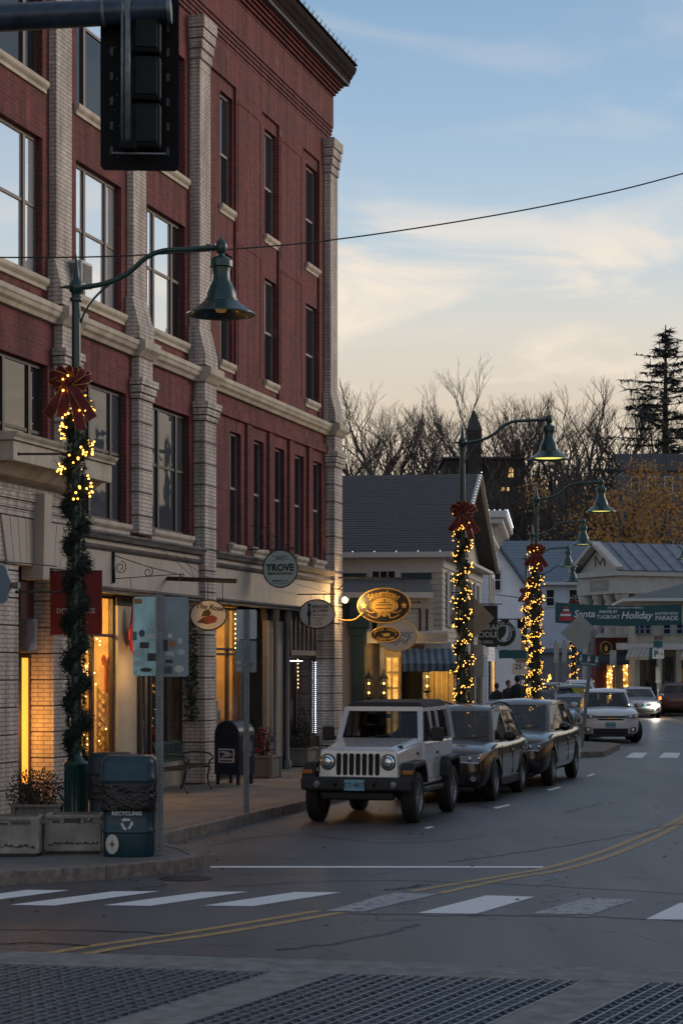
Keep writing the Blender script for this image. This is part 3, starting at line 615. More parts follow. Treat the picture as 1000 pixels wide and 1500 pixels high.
# goods seen dimly behind the dark window
def goods(u0, u1, y0, y1, z, n, label_fn, cols, big=.22):
    for i in range(n):
        u = u0+(u1-u0)*(i+.5)/n; y = rng.uniform(y0, y1); hgt = rng.uniform(.25, big*2.6); wd = rng.uniform(.07, big*.5)
        mb = MB(); k = i % 3
        if k == 0: mb.lathe([(wd*.7, 0), (wd, .1*hgt), (wd*.9, .5*hgt), (wd*.35, .72*hgt), (wd*.42, .8*hgt), (wd*.3, hgt), (.01, hgt*1.02)], n=12)
        elif k == 1: mb.box(-wd, wd, -wd*.7, wd*.7, 0, hgt*.6); mb.box(-wd*.7, wd*.7, -wd*.5, wd*.5, hgt*.6, hgt*.75)
        else: mb.lathe([(wd*1.1, 0), (wd*.4, .08), (wd*.3, .4*hgt), (wd, .7*hgt), (wd*.2, hgt)], n=12)
        c = cols[i % len(cols)]; o = mb.build('display_item', pbr('goods%s' % str(c), c, .5, bump=0), None, smooth=40); o.location = wl_pt(u, y, z); o.rotation_euler.z = WA
        tag(o, label_fn(i), 'display item')
rbox(a3+.05, a5-.05, .4, 1.1, .60, .70).build('display_shelf', CREAMP, ROOT); rbox(a0+.02, a1-.02, .38, .9, .58, .66).build('display_shelf', CREAMP, ROOT)
od = ['first', 'second', 'third', 'fourth', 'fifth', 'sixth', 'seventh', 'eighth']
goods(a3+.2, a5-.4, .5, .9, .70, 6, lambda i: od[i]+' display piece from the left in the dim window behind the bench', [(.4,.35,.28), (.5,.08,.05), (.35,.3,.3), (.15,.14,.13)], .3)
goods(a0+.1, U(141, .6), .5, .8, .66, 3, lambda i: od[i]+' display piece from the left in the warm window behind the garland', [(.5,.4,.2), (.6,.5,.4)], .4)
bl = [(U(rng.uniform(112, 143), .7), rng.uniform(.45, .9), rng.uniform(1.0, 3.1)) for _ in range(40)]
fairy('string_lights', bl, (1, .62, .2), 12, .012, None, None, ROOT)
# shop with the columns
b0, b1, b2, b3, b4, b5, b6 = P[4]+.66, U(352, G), U(388, G), U(391, .1), U(415, .1), U(424, G), U(463, G)
glazing(b0, b1, .70, 3.56, (U(334, G), ), (2.62, 2.72)); rbox(b0, b1, .18, .34, .15, .695).build('stall_riser', DFRAME, ROOT)
MB().lathe([(.10, .15), (.10, .3), (.05, .36), (.042, 3.2), (.06, 3.25), (.05, 3.3), (.085, 3.42), (.09, 3.59)], (b2, .02, 0), 12).build('column', GREYC, ROOT, smooth=40)
rbox(b3, b4, .10, .2, .45, 3.35).build('door_panel', pbr('tan_panel', (.32, .255, .19), .6, var=.1), ROOT); rbox(b3-.04, b4+.05, .12, .22, 3.36, 3.59).build('door_head', DFRAME, ROOT); rbox(b4+.005, b4+.09, .06, .22, .15, 3.59).build('door_post', DFRAME, ROOT); rbox(b3, b4, .09, .2, .15, .445).build('kick_plate', DFRAME, ROOT)
MB().lathe([(.10, .15), (.10, .3), (.05, .36), (.042, 3.2), (.06, 3.25), (.05, 3.3), (.085, 3.42), (.09, 3.59)], (U(420.5, .02), .02, 0), 12).build('column', GREYC, ROOT, smooth=40)
rbox(b1+.01, b1+.2, .26, .4, .15, 3.55).build('door_post', DFRAME, ROOT); rbox(b1+.25, b2+.35, 1.0, 1.08, .15, 3.55).build('shop_door', pbr('lit_door', (.5, .36, .18), .6), ROOT)
lamp('shop_or_added_lamp', wl_pt(b1+.35, .45, 3.3), WARM, 6, .05)
glazing(b5, b6, .78, 2.62, (U(434, G), )); rbox(b5, b6, .18, .34, .15, .775).build('stall_riser', DFRAME, ROOT); rbox(b5, b6, .2, .34, 2.625, 2.74).build('transom_bar', GREYC, ROOT)
for k in range(7):
    x = b5+.05+(b6-b5-.1)*k/6; rbox(x-.03, x+.03, .22, .3, 2.745, 3.56).build('transom_mullion', GREYC, ROOT)
rbox(b5, b6, .33, .34, 2.745, 3.56).build('transom_pane', GLS, ROOT)
room(b0, b1+.1, 2.0, (.5, .36, .18)); room(b5, b6+.4, 2.2, (.10, .11, .14))
lamp('shop_or_added_lamp', wl_pt((b0+b1)/2, 1.0, 3.2), (1, .52, .14), 110); lamp('shop_or_added_lamp', wl_pt((b5+b6)/2, 1.2, 2.4), (.6, .75, 1), 5)
rbox(b0+.02, b1-.02, .36, 1.0, .62, .70).build('display_shelf', CREAMP, ROOT)
goods(b0+.1, b1-.05, .45, .9, .70, 5, lambda i: od[i]+' display piece from the left in the warm window behind the mailbox', [(.6,.5,.35), (.15,.12,.1), (.55,.4,.15), (.5,.5,.5)], .55)
fairy('string_lights', [(b0+.04+k*.11, .32, 3.5) for k in range(8)]+[(b1-.08, .33, 2.75+.1*k) for k in range(8)]+[(b0+.05+k*.14, .36, 2.6) for k in range(6)], (1, .62, .2), 14, .012, None, None, ROOT)
fairy('string_lights', [(b6-.1, .24, .85+.045*k) for k in range(37)]+[(b5+.05+.07*k, .24, 2.5) for k in range(14)], (.75, .85, 1), 5, .011, None, None, ROOT, 'cool_light')
fairy('string_lights', [(rng.uniform(b5+.05, b5+.5), .5, rng.uniform(2.1, 2.5)) for k in range(16)]+[(U(436, .3)+.02, .3, 1.9+.09*k) for k in range(8)], (1, .62, .2), 12, .012, None, None, ROOT)
# ------------------------------------------------------------ corner entrance: rusticated pale brick, flat arch, stone hood
ey = -.15; e0, e1 = U(28, ey), U(79, ey); el0 = L0+.1
def band_wall(x0, x1, y0, y1):
    z = .15; k = 0
    while z < 3.85:
        zt = min(z+.385, 3.87); rbox(x0, x1, y0, y1, z, zt).build('rusticated_band', PALE, ROOT, bevel=.008, seg=1); z += .405
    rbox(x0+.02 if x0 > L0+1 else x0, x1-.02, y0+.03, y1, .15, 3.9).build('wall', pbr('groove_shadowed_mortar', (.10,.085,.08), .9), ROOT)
band_wall(el0, e0, ey, .45); band_wall(e1, EU, ey, .45)
rbox(el0, EU, ey+.012, .4, 3.9, 5.25).build('wall', PALE, ROOT)
for z0, z1, d in ((4.60, 4.70, .03), (4.715, 4.83, .05), (4.845, 4.95, .08)): rbox(el0, EU+d, ey-d, ey+.011, z0, z1).build('brick_band', PALE, ROOT)
kx = (e0+e1)/2
for s in (-1, 1):
    for k in range(4):
        xb = kx+s*(.16+k*.235); xt = kx+s*(.16+k*.29); w0, w1 = s*.222, s*.275
        MB().hexa([(xb, ey-.02, 3.885), (xb+w0, ey-.02, 3.885), (xb+w0, ey+.2, 3.885), (xb, ey+.2, 3.885)] if s > 0 else [(xb+w0, ey-.02, 3.885), (xb, ey-.02, 3.885), (xb, ey+.2, 3.885), (xb+w0, ey+.2, 3.885)],
                  [(xt, ey-.02, 4.585), (xt+w1, ey-.02, 4.585), (xt+w1, ey+.2, 4.585), (xt, ey+.2, 4.585)] if s > 0 else [(xt+w1, ey-.02, 4.585), (xt, ey-.02, 4.585), (xt, ey+.2, 4.585), (xt+w1, ey+.2, 4.585)]).build('voussoir', SIGNB, ROOT, bevel=.006)
MB().hexa([(kx-.12, ey-.16, 3.68), (kx+.12, ey-.16, 3.68), (kx+.12, ey+.2, 3.68), (kx-.12, ey+.2, 3.68)], [(kx-.15, ey-.2, 4.98), (kx+.15, ey-.2, 4.98), (kx+.15, ey+.2, 4.98), (kx-.15, ey+.2, 4.98)]).build('keystone', SIGNB, ROOT, bevel=.01)
rbox(el0, e1+.02, -.09+.2, .45, 3.70, 3.88).build('door_head', DFRAME, ROOT)
dy = ey+.38
ORNG = glow('lit_doorway', (1.0, .40, .05), 1.3)
w_ = window(ROOT, U(30.5, dy), U(46, dy), .5, 2.55, dy, (), (), BFRAME, ORNG, fw=.05, name='lit_sidelight')
rbox(U(26, dy), U(52, dy), dy-.05, dy+.05, 2.56, 3.68).build('transom_panel', pbr('dark_red_wood', (.09, .03, .02), .6), ROOT)
rbox(U(26, dy), U(52, dy), dy-.05, dy+.05, .15, .49).build('kick_plate', DFRAME, ROOT); rbox(e0-.3, e1+.2, dy+.05, dy+.09, .15, 3.7).build('door_back', DFRAME, ROOT)
lb = thing('wall_light_box', 'grey metal light box over the glowing orange doorway', 'light box', wl_pt(U(39, dy-.1), dy-.1, 2.58)[:], WA)
rbox(-.16, .2, -.1, .06, 0, .52).build('casing', STEEL, lb, bevel=.015); rbox(-.12, .16, -.112, -.1, .05, .46).build('front_plate', pbr('plate_grey', (.22,.22,.25), .5), lb)
lamp('door_lamp', wl_pt((e0+e1)/2-.1, ey+.16, 1.45), (1, .42, .06), 24, .1); 
# stone hood over the entrance
h0, h1 = U(22, -.68), U(166, -.68)
mb = MB(); mb.box(h0, h1, -.66, .02, 5.30, 5.58); mb.prism([(.02, 5.585), (-.70, 5.585), (-.70, 5.62), (-.74, 5.66), (-.76, 5.70), (.02, 5.74)], h0-.06, h1+.06, 'x'); mb.build('stone_hood', STONE, ROOT, bevel=.008)
mb = MB(); mb.prism([(.02, 5.02), (-.35, 5.14), (-.55, 5.298), (.02, 5.298)], h0+.15, h1-.12, 'x'); mb.build('hood_bracket', STONE, ROOT)
# ------------------------------------------------------------ street lamps
BULB = glow('lamp_bulb', (1.0, .78, .25), 9); SHADEGLOW = glow('shade_glow', (.85, .80, .16), 1.1); BULBOFF = flat('lamp_bulb_dim', (.5, .28, .1), .3, emit=(1, .5, .15), es=.08)
def arc_pts(p0, p1, p2, n=10):
    p0, p1, p2 = Vector(p0), Vector(p1), Vector(p2); return [(1-t)**2*p0+2*t*(1-t)*p1+t*t*p2 for t in [k/n for k in range(n+1)]]
def make_lamp(dim=False):
    t = thing('street_lamp', 'x', 'street lamp', group='street lamps with bell shades')
    MB().tube([(0,0,.9), (0,0,3.5), (0,0,7.35)], [.075, .068, .058], 12).build('pole', GREENM, t, smooth=40)
    mb = MB(); mb.lathe([(.24, 0), (.24, .06), (.20, .1), (.17, .16), (.155, .2), (.15, .85), (.165, .88), (.165, .93), (.13, .97), (.09, 1.02), (.075, 1.1)], n=16)
    for k in range(12):
        a = k*math.pi/6; mb.tube([(.152*math.cos(a), .152*math.sin(a), .2), (.15*math.cos(a), .15*math.sin(a), .85)], .012, 4)
    mb.build('pole_base', GREENM, t, smooth=40)
    mb = MB(); mb.lathe([(.06, 7.05), (.085, 7.07), (.085, 7.11), (.065, 7.13), (.065, 7.17), (.09, 7.2), (.10, 7.26), (.085, 7.32), (.05, 7.36), (.045, 7.42), (.035, 7.5), (.012, 7.64), (.002, 7.70)], n=12); mb.build('finial', GREENM, t, smooth=40)
    mb = MB(); path = arc_pts((.06, 0, 7.25), (.55, 0, 7.28), (.80, 0, 7.52), 8)+arc_pts((.80, 0, 7.52), (1.0, 0, 7.74), (1.30, 0, 7.735), 8)[1:]+[(1.86, 0, 7.76)]
    mb.tube(path, .034, 10); mb.tube([(-.06, 0, 7.25), (-.14, 0, 7.26), (-.2, 0, 7.25)], [.03, .022, .012], 8); mb.ball((-.2, 0, 7.25), .02); mb.lathe([(.05, -.03), (.05, .03)], (1.76, 0, 7.757), 10, 'x'); mb.build('arm', GREENM, t, smooth=50)
    mb = MB(); mb.tube(arc_pts((.06, 0, 6.78), (.14, 0, 7.1), (.55, 0, 7.36), 10), .016, 6); mb.build('brace', GREENM, t, smooth=True)
    mb = MB(); c = (1.93, 0, 0)
    mb.lathe([(.002, 7.95), (.012, 7.88), (.03, 7.86), (.07, 7.83), (.085, 7.77), (.07, 7.71), (.045, 7.67), (.05, 7.65), (.12, 7.62), (.155, 7.58), (.155, 7.50), (.125, 7.49), (.115, 7.42), (.125, 7.32), (.175, 7.22), (.205, 7.14), (.21, 7.08), (.225, 7.07), (.225, 7.05), (.28, 7.0), (.38, 6.93), (.455, 6.885), (.46, 6.868), (.44, 6.87), (.37, 6.905), (.26, 6.985), (.17, 7.06), (.02, 7.08)], c, 24, cap=False)
    sh = mb.build('lamp_shade', GREENM, t, smooth=40)
    MB().lathe([(.002, 6.90), (.06, 6.905), (.085, 6.95), (.07, 7.0), (.05, 7.07)], c, 12).build('bulb', BULBOFF if dim else BULB, sh, smooth=True)
    if not dim: MB().lathe([(.001, 6.895), (.30, 6.9), (.34, 6.91)], c, 24, cap=False).build('lens', SHADEGLOW, sh, smooth=True)  # glowing disc added for the yellow-green light on the shade's inner lip
    return t
GNEED = pbr('garland_needles', (.012, .022, .014), .8, var=.5, vs=20, bump=0)
GLIT = glow('garland_bulb', (1.0, .44, .07), 5.5)
def garland_mesh(z0, z1, lit0, seed, n, nb, br=.0125):
    """needles on a helix round the pole, and the bulbs threaded on it"""
    r = random.Random(seed); mb = MB(); pitch = .52
    for i in range(n):
        f = (i+r.random())/n; z = z0+(z1-z0)*f; a = z/pitch*2*math.pi+seed; R0 = .115+.02*math.sin(z*9+seed)
        st = Vector((math.cos(a)*R0, math.sin(a)*R0, z)); d = Vector((math.cos(a)*1.0+r.gauss(0,.75), math.sin(a)*1.0+r.gauss(0,.75), r.gauss(0,.7))).normalized()
        st += Vector((r.gauss(0,.03), r.gauss(0,.03), r.gauss(0,.06))); ln = r.uniform(.05, .125); s = d.orthogonal().normalized()*r.uniform(.005, .010)
        s.rotate(Matrix.Rotation(r.random()*6.3, 3, d)); e = st+d*ln; mb.add([st-s, st+s, e], [(0, 1, 2)])
    for i in range(n//6):                             # second strand filling between the turns
        z = z0+(z1-z0)*r.random(); a = z/pitch*2*math.pi+seed+math.pi+r.gauss(0,.5); st = Vector((math.cos(a)*.10, math.sin(a)*.10, z)); d = Vector((math.cos(a)+r.gauss(0,.7), math.sin(a)+r.gauss(0,.7), r.gauss(0,.8))).normalized(); ln = r.uniform(.04, .09); s = d.orthogonal().normalized()*.008; s.rotate(Matrix.Rotation(r.random()*6.3, 3, d)); mb.add([st-s, st+s, st+d*ln], [(0, 1, 2)])
    core = MB(); pts = [(math.cos(z/pitch*2*math.pi+seed)*.09, math.sin(z/pitch*2*math.pi+seed)*.09, z) for z in [z0+(z1-z0)*k/150 for k in range(151)]]; core.tube(pts, [.06+.045*r.random() for _ in pts], 6)
    mb.add(core.v, core.f)
    bl = MB()
    for i in range(nb):
        z = lit0+(z1-lit0)*(i+r.random())/nb; a = z/pitch*2*math.pi+seed+r.gauss(0,.35); rr = .21+r.gauss(0,.03)
        bl.ball((math.cos(a)*rr, math.sin(a)*rr, z+r.gauss(0,.05)), br*(1+.25*r.random()), 6)
    return mb.mesh('foliage', GNEED, False, False), bl.mesh('bulbs', GLIT, True, False)
BOWR = pbr('bow_velvet', (.12, .008, .010), .75, var=.4, vs=9, bump=.15); BOWG = pbr('bow_gold', (.45, .26, .07), .4, metal=.5, var=.2, bump=0)
def make_bow():
    t = thing('ribbon_bow', 'x', 'bow', group='red ribbon bows on the lamp poles')
    rb = MB(); gd = MB(); r = random.Random(2)
    def strip(pts, wdir, wd, taper=1):
        pts = [Vector(p) for p in pts]; A = []; B = []
        for i, p in enumerate(pts):
            k = wd*(1+(taper-1)*i/(len(pts)-1)); w = Vector(wdir).normalized()*k/2; A.append(p-w); B.append(p+w)
        for i in range(len(pts)-1):
            rb.hexa([A[i], B[i], B[i+1], A[i+1]], [q+Vector((0,-.004,0)) for q in (A[i], B[i], B[i+1], A[i+1])])
        gd.tube(A, .006, 4); gd.tube(B, .006, 4)
    for ang, ln, dy in ((12, .33, -.16), (168, .33, -.16), (40, .27, -.2), (142, .27, -.2), (75, .22, -.12), (108, .22, -.12), (-14, .27, -.05), (194, .27, -.05)):
        ca, sa = math.cos(R(ang)), math.sin(R(ang)); loop = []
        for k in range(13):
            q = math.pi*2*k/12; x = ln*.5*(1-math.cos(q)); o = math.sin(q)*.10*(.3+x/ln); loop.append((x*ca-o*sa*.4, dy*.55-.03-abs(o)*.1+o*.55, x*sa+o*ca*.4))
        strip(loop, (-sa*.75, .5, ca*.75), .15)
    for ang, ln in ((-58, .66), (-124, .62), (-76, .74), (-104, .55)):
        ca, sa = math.cos(R(ang)), math.sin(R(ang)); pts = [(ca*ln*k/8, -.16-.03*math.sin(k*1.1+ang), sa*ln*k/8) for k in range(9)]
        strip(pts, (-sa, .25, ca), .13, 1.25)
    rb.build('ribbon', BOWR, t, fix=False); gd.build('wire_edge', BOWG, t, fix=False)
    MB().ball((0, -.17, 0), .06, 10).build('knot', BOWR, t, smooth=True)
    return t
LAMPS = [(112, 27.2), (677, 46), (785, 61.5), (779, 78), (770, 95), (786, 111)]
lab = ['nearest to the recycling bin', 'second from the left, beside the inn', 'third along the kerb', 'fourth along the kerb', 'fifth along the kerb', 'sixth and farthest along the kerb']
dimp = make_lamp(True); litp = make_lamp(); bowp = make_bow()
gm = [garland_mesh(.98, 6.05, 4.45, 1, 13000, 110, .0135), garland_mesh(.6, 5.75, .7, 2, 9000, 330, .0105), garland_mesh(.6, 5.75, .7, 3, 6000, 360, .012), garland_mesh(.6, 5.75, .7, 4, 3500, 230, .014)]
for i, (px, Y) in enumerate(LAMPS):
    p = Vector(((px-500)/F*Y, Y, .15)); o = dimp if i == 0 else (litp if i == 1 else copy_tree(litp)); o.location = p; o.rotation_euler.z = R(-3)
    o['label'] = 'dark green street lamp with bell shade, '+lab[i]
    b = bowp if i == 0 else copy_tree(bowp); b.location = p+Vector((-.06 if i == 0 else 0, -.06, 5.98 if i == 0 else 5.72)); b.scale = (.86, .86, .9) if i == 0 else (.9, .9, .9); b.rotation_euler.z = R((0, 8, -12, 25, -30, 10)[i])
    if i == 3: b.location.z -= .2
    b['label'] = 'red ribbon bow tied to the street lamp '+lab[i]
    gr = thing('garland', 'evergreen garland with fairy lights on the lamp pole '+['nearest to the bin, half unlit', 'beside the inn', 'third along the kerb', 'fourth along the kerb', 'fifth along the kerb', 'farthest along the kerb'][i], 'garland', p[:], R(40*i), 'garlands on the lamp poles')
    f, bl = gm[min(i, 3)]; obj('foliage', f, gr); tag(obj('bulbs', bl, gr), kind='stuff')
# thin black rods (unused banner arms) on the nearest pole
t = thing('banner_arm', 'upper thin black banner rod sticking out left of the nearest lamp pole', 'rod', (LAMPS[0][0]-500) and pix(112, 665, 27.2)[:])
MB().tube([(0, 0, 0), (-.76, 0, 0)], .016, 6).build('rod', BLACK, t); MB().ball((-.76, 0, 0), .024).build('end_cap', BLACK, t)
t = thing('banner_arm', 'lower thin black banner rod sticking out left of the nearest lamp pole', 'rod', pix(112, 867, 27.2)[:])
MB().tube([(0, 0, 0), (-.79, 0, 0)], .016, 6).build('rod', BLACK, t); MB().ball((-.79, 0, 0), .024).build('end_cap', BLACK, t)
# lamp across the street: only its shade looks in at the right edge
o = copy_tree(litp); o.location = (17.0+1.9, 88, .15); o.rotation_euler.z = math.pi; o['label'] = 'street lamp at the right edge facing the other lamps'
o.location = (((1003-500)/F*88)+1.93, 88, .15)
# ------------------------------------------------------------ traffic signal overhead
SIGK = pbr('signal_black', (.004, .0045, .006), .75, var=.3, bump=.03, spec=.2); SIGG = pbr('signal_green', (.002, .005, .006), .6, var=.2, bump=.03, spec=.25); MAST = pbr('mast_blue', (.035, .055, .085), .35, metal=.3, var=.4, vs=7, bump=.1)
Y = 15.6; t = thing('signal_mast_arm', 'thick blue-grey mast arm carrying the traffic signal at the top left', 'mast arm', (-6.2, Y+.6, 0))
o0 = Vector((-6.2, Y+.6, 0)); A = pix(-520, 52, Y)-o0; B = pix(245, 14, Y)-o0
mb = MB(); mb.tube([(0, 0, 0), (0, 0, 7.6)], [.19, .15], 16); mb.build('pole', MAST, t, smooth=40)
mb = MB(); mb.tube([(0, 0, 7.05), A*.5+Vector((0,0,3.5)) if False else A, B], [.13, .125, .095], 16); mb.build('arm', MAST, t, smooth=40)
d = (B-A).normalized(); mb = MB(); mb.tube([B+d*.0, B+d*.03, B+d*.035], [.107, .107, .06], 16); mb.build('end_cap', STEEL, t, smooth=30)
for px in (152, 183):
    c = A+(B-A)*((px+520)/765); MB().tube([c-d*.012, c+d*.012], .108, 16).build('clamp_band', STEEL, t, smooth=30)
ts = thing('traffic_signal', 'black backplate of a traffic signal seen from behind, hanging from the mast arm', 'traffic signal', pix(205, 250, Y+.12)[:], R(4))
mb = MB(); W, H = .30, 1.40
mb.prism([(-W, .03), (-W+.03, 0), (W-.03, 0), (W, .03), (W, H), (-W, H)], 0, .006, 'y'); bp = mb.build('backplate', SIGK, ts)
for sx in (-1, 1):
    for k in range(6): rbox(sx*.215-.012, sx*.215+.012, -.006, -.001, .12+k*.19, .18+k*.19).build('louvre', pbr('louvre_grey', (.03,.03,.035), .5), bp)
for k in range(3):
    z = .14+k*.36; o = MB().box(-.06, .165, -.16, -.001, z, z+.345).build('signal_section', SIGG, ts, bevel=.03)
    rbox(-.03, .135, -.175, -.161, z+.04, z+.3).build('section_door', SIGG, o, bevel=.01)
    MB().tube([(.0, .01, z+.17), (.0, .28, z+.15)], [.16, .17], 14, caps=False).build('visor', SIGK, ts, smooth=True)
mb = MB(); mb.tube([(-.085, -.22, .16), (-.085, -.22, 1.42)], .022, 10); mb.tube([(-.125, -.20, .16), (-.125, -.20, 1.42)], .012, 8); mb.build('mount_pipe', STEEL, ts, smooth=True)
rbox(-.15, -.02, -.25, -.15, .10, .17).build('mount_bracket', SIGK, ts, bevel=.015); MB().tube([(-.2, -.17, .09), (.2, -.17, .09)], .008, 6).build('mount_strap', STEEL, ts)
rng = random.Random(8); 
for k in range(10): MB().ball((rng.choice((-1, 1))*rng.uniform(.15, .2), -.004, .1+k*.12), .006, 6).build('bolt', STEEL, bp)
# span wire
pts = [pix(-60, 377, 29), pix(150, 376, 29.4), pix(340, 365, 29.8), pix(490, 351, 30.2), pix(680, 323, 30.6), pix(850, 291, 31), pix(1000, 254, 31.4), pix(1300, 165, 32)]
tag(MB().tube(smooth_pts(pts, 8), .011, 5).build('span_wire', BLACK, smooth=True), 'thin black span wire crossing the street against the sky', 'wire')
# ------------------------------------------------------------ sign posts seen from behind
ALU = pbr('sign_aluminium', (.36, .42, .45), .42, metal=.35, var=.2, vs=2.2, bump=.02); ALUT = pbr('sign_aluminium_teal', (.28, .46, .48), .4, metal=.2, var=.55, vs=1.6, bump=.02, stretch=(3, 1, 1)); ALUD = pbr('sign_aluminium_dark', (.18, .23, .26), .45, metal=.3, var=.2, vs=3, bump=.02)
def rounded(x0, x1, z0, z1, r, n=4):
    o = []
    for cx, cz, a in ((x1-r, z1-r, 0), (x0+r, z1-r, 90), (x0+r, z0+r, 180), (x1-r, z0+r, 270)):
        for k in range(n+1): q = R(a+90*k/n); o.append((cx+r*math.cos(q), cz+r*math.sin(q)))
    return o
def perforated_post(t, h, wd=.055, m=STEEL, lean=0):
    mb = MB(); mb.box(-wd/2, wd/2, -.018, .018, 0, h); mb.box(-wd/2, -wd/2+.014, -.034, -.018, 0, h); mb.box(wd/2-.014, wd/2, -.034, -.018, 0, h); o = mb.build('post', m, t)
    mb = MB(); z = .05
    while z < h-.03: mb.box(-.006, .006, -.0195, -.0181, z, z+.014); z += .042
    tag(mb.build('punched_holes', BLACK, o, fix=False), kind='stuff'); return o
p = gnd(234, 1253, .15); t = thing('sign_post', 'perforated steel post with two stickered sign backs in a vee, beside the recycling bin', 'sign post', p[:])
perforated_post(t, 3.06, .085)
stc = [(.02,.02,.025), (.5,.5,.5), (.25,.12,.03), (.03,.05,.09), (.45,.45,.4), (.02,.02,.02), (.35,.38,.4), (.05,.12,.14)]
def stickers(par, spots, y=-.006):
    for k, (x, z, a, b, c) in enumerate(spots):
        mb = MB()
        if k % 3 == 1: mb.prism(ell(a/2, b/2, 12, x, z), y, y+.002, 'y')
        else: mb.prism(rounded(x-a/2, x+a/2, z-b/2, z+b/2, .006, 2), y, y+.002, 'y')
        mb.build('sticker', flat('sticker%d' % c, stc[c], .5), par)
zt = HC+(978-874)/F*p.y-.15; zb = HC+(978-990)/F*p.y-.15
o = MB().prism(rounded(-.33, -.01, zb, zt, .035), 0, .004, 'y').build('sign_panel', ALUT, t); o.rotation_euler.z = R(-14); o.location.y = .02
stickers(o, [(-.27, zt-.05, .10, .06, 2), (-.22, zb+.50, .075, .085, 3), (-.10, zb+.46, .11, .06, 4), (-.19, zb+.36, .11, .07, 5), (-.28, zb+.27, .10, .09, 6), (-.10, zb+.22, .10, .09, 0), (-.28, zb+.15, .07, .06, 6), (-.17, zb+.07, .15, .05, 0), (-.31, zb+.47, .05, .10, 7)])
o = MB().prism(rounded(.02, .345, zb-.01, zt, .035), 0, .004, 'y').build('sign_panel', ALUD, t); o.rotation_euler.z = R(16); o.location.y = .02
stickers(o, [(.06, zb+.36, .07, .13, 0), (.15, zb+.38, .075, .085, 2), (.24, zb+.41, .05, .06, 4), (.12, zb+.26, .10, .05, 6), (.25, zb+.28, .10, .07, 6), (.11, zb+.17, .09, .04, 5), (.10, zb+.07, .085, .085, 3), (.23, zb+.08, .12, .09, 4), (.12, zb+.47, .05, .05, 1)])
p = gnd(361, 1192, .15); t = thing('sign_post', 'slim steel post with two stacked sign backs in front of the mailbox', 'sign post', p[:])
perforated_post(t, HC+(978-893)/F*p.y-.15, .085); z2 = HC+(978-893)/F*p.y-.15; zm = HC+(978-937)/F*p.y-.15; z0 = HC+(978-985)/F*p.y-.15
MB().prism(rounded(-.16, .155, zm+.01, z2, .03), .02, .024, 'y').build('sign_panel', ALU, t); o = MB().prism(rounded(-.16, .15, z0, zm-.015, .03), .02, .024, 'y').build('sign_panel', ALUD, t); stickers(o, [(.06, z0+.12, .06, .06, 2), (-.12, z0+.15, .08, .06, 4), (-.11, z0+.05, .09, .05, 6)], .014)
# ------------------------------------------------------------ recycling bin
BINB = pbr('bin_blue', (.006, .036, .055), .38, var=.25, vs=6, bump=.05); BAG = pbr('bin_bag', (.006, .006, .007), .25, var=.3, vs=8, bump=1.0, bs=14, dist=.04); PRW = flat('print_white', (.55, .56, .56), .5)
def make_bin(t, s=1.0, m=BINB, bag=BAG):
    r = .29*s
    mb = MB(); mb.lathe([(r*.93, 0), (r*.95, .02), (r*.96, .27), (r*1.0, .285), (r*1.0, .31), (r*.97, .325), (r*.98, .56), (r*1.0, .58)], n=28); b = mb.build('barrel', m, t, smooth=35)
    mb = MB(); pr = [(r*1.0, .52), (r*1.05, .55), (r*1.04, .60), (r*1.07, .70), (r*1.03, .80), (r*1.06, .86), (r*1.0, .88)]; n = 36; rr = random.Random(4)
    vs_, fs_ = [], []
    for q, z in pr:
        for k in range(n):
            a = 2*math.pi*k/n; e = q*(1+rr.uniform(-.02, .02)); vs_.append((e*math.cos(a), e*math.sin(a), z+(rr.uniform(-.025, .02) if z < .52 else 0)))
    for i in range(len(pr)-1):
        for k in range(n): fs_.append((i*n+k, i*n+(k+1) % n, (i+1)*n+(k+1) % n, (i+1)*n+k))
    mb.add(vs_, fs_); mb.build('bin_bag', bag, t, smooth=True)
    mb = MB(); mb.lathe([(r*1.06, .86), (r*1.08, .87), (r*1.08, .92), (r*1.04, .94), (r*1.04, 1.08), (r*.98, 1.14), (r*.86, 1.17), (.002, 1.185)], n=28)
    mb.build('dome_lid', m, t, smooth=35)
    for o in t.children:                              # rounded-square plan
        for v in o.data.vertices:
            c = abs(v.co.x)**5+abs(v.co.y)**5; q = math.hypot(v.co.x, v.co.y)
            if q > 1e-4: v.co.x, v.co.y = v.co.x*q/c**.2, v.co.y*q/c**.2
    return b
p = gnd(190, 1252, .15); t = thing('recycling_bin', 'dark teal recycling bin with black bag rim and white recycling arrows', 'bin', p[:]); make_bin(t, 1.06)
def on_drum(o, r):                                  # wrap flat print round the barrel
    for v in o.data.vertices:
        v.co = Vector((v.co.x, -(r+.012)-v.co.z, v.co.y))
    o.rotation_euler = (0, 0, 0)
o = text('RECYCLING', .06, PRW, t, (0, 0, .505), bold=.002, space=1.1); on_drum(o, .302)
mb = MB()
for k in range(3):
    a = R(120*k+90)
    def q(x, y, a=a): return (x*math.cos(a)-y*math.sin(a), x*math.sin(a)+y*math.cos(a), 0)
    mb.quad(q(.045, -.055), q(.078, -.045), q(.078, .02), q(.045, .035)); mb.add([q(.03, .036), q(.095, .021), q(.055, .08)], [(0, 1, 2)])
o = mb.build('recycling_arrows', PRW, t, fix=False); on_drum(o, .3015); o.location = (0, 0, .385); o.scale = (.8, 1, .8)
mb = MB(); mb.quad(*[(x, z, 0) for x, z in ell(.075, .115, 24)]); o = mb.build('round_badge', pbr('badge_cream', (.5, .48, .42), .6), t, fix=False); on_drum(o, .297); o.location = (-.17, 0, .15)
mb = MB()
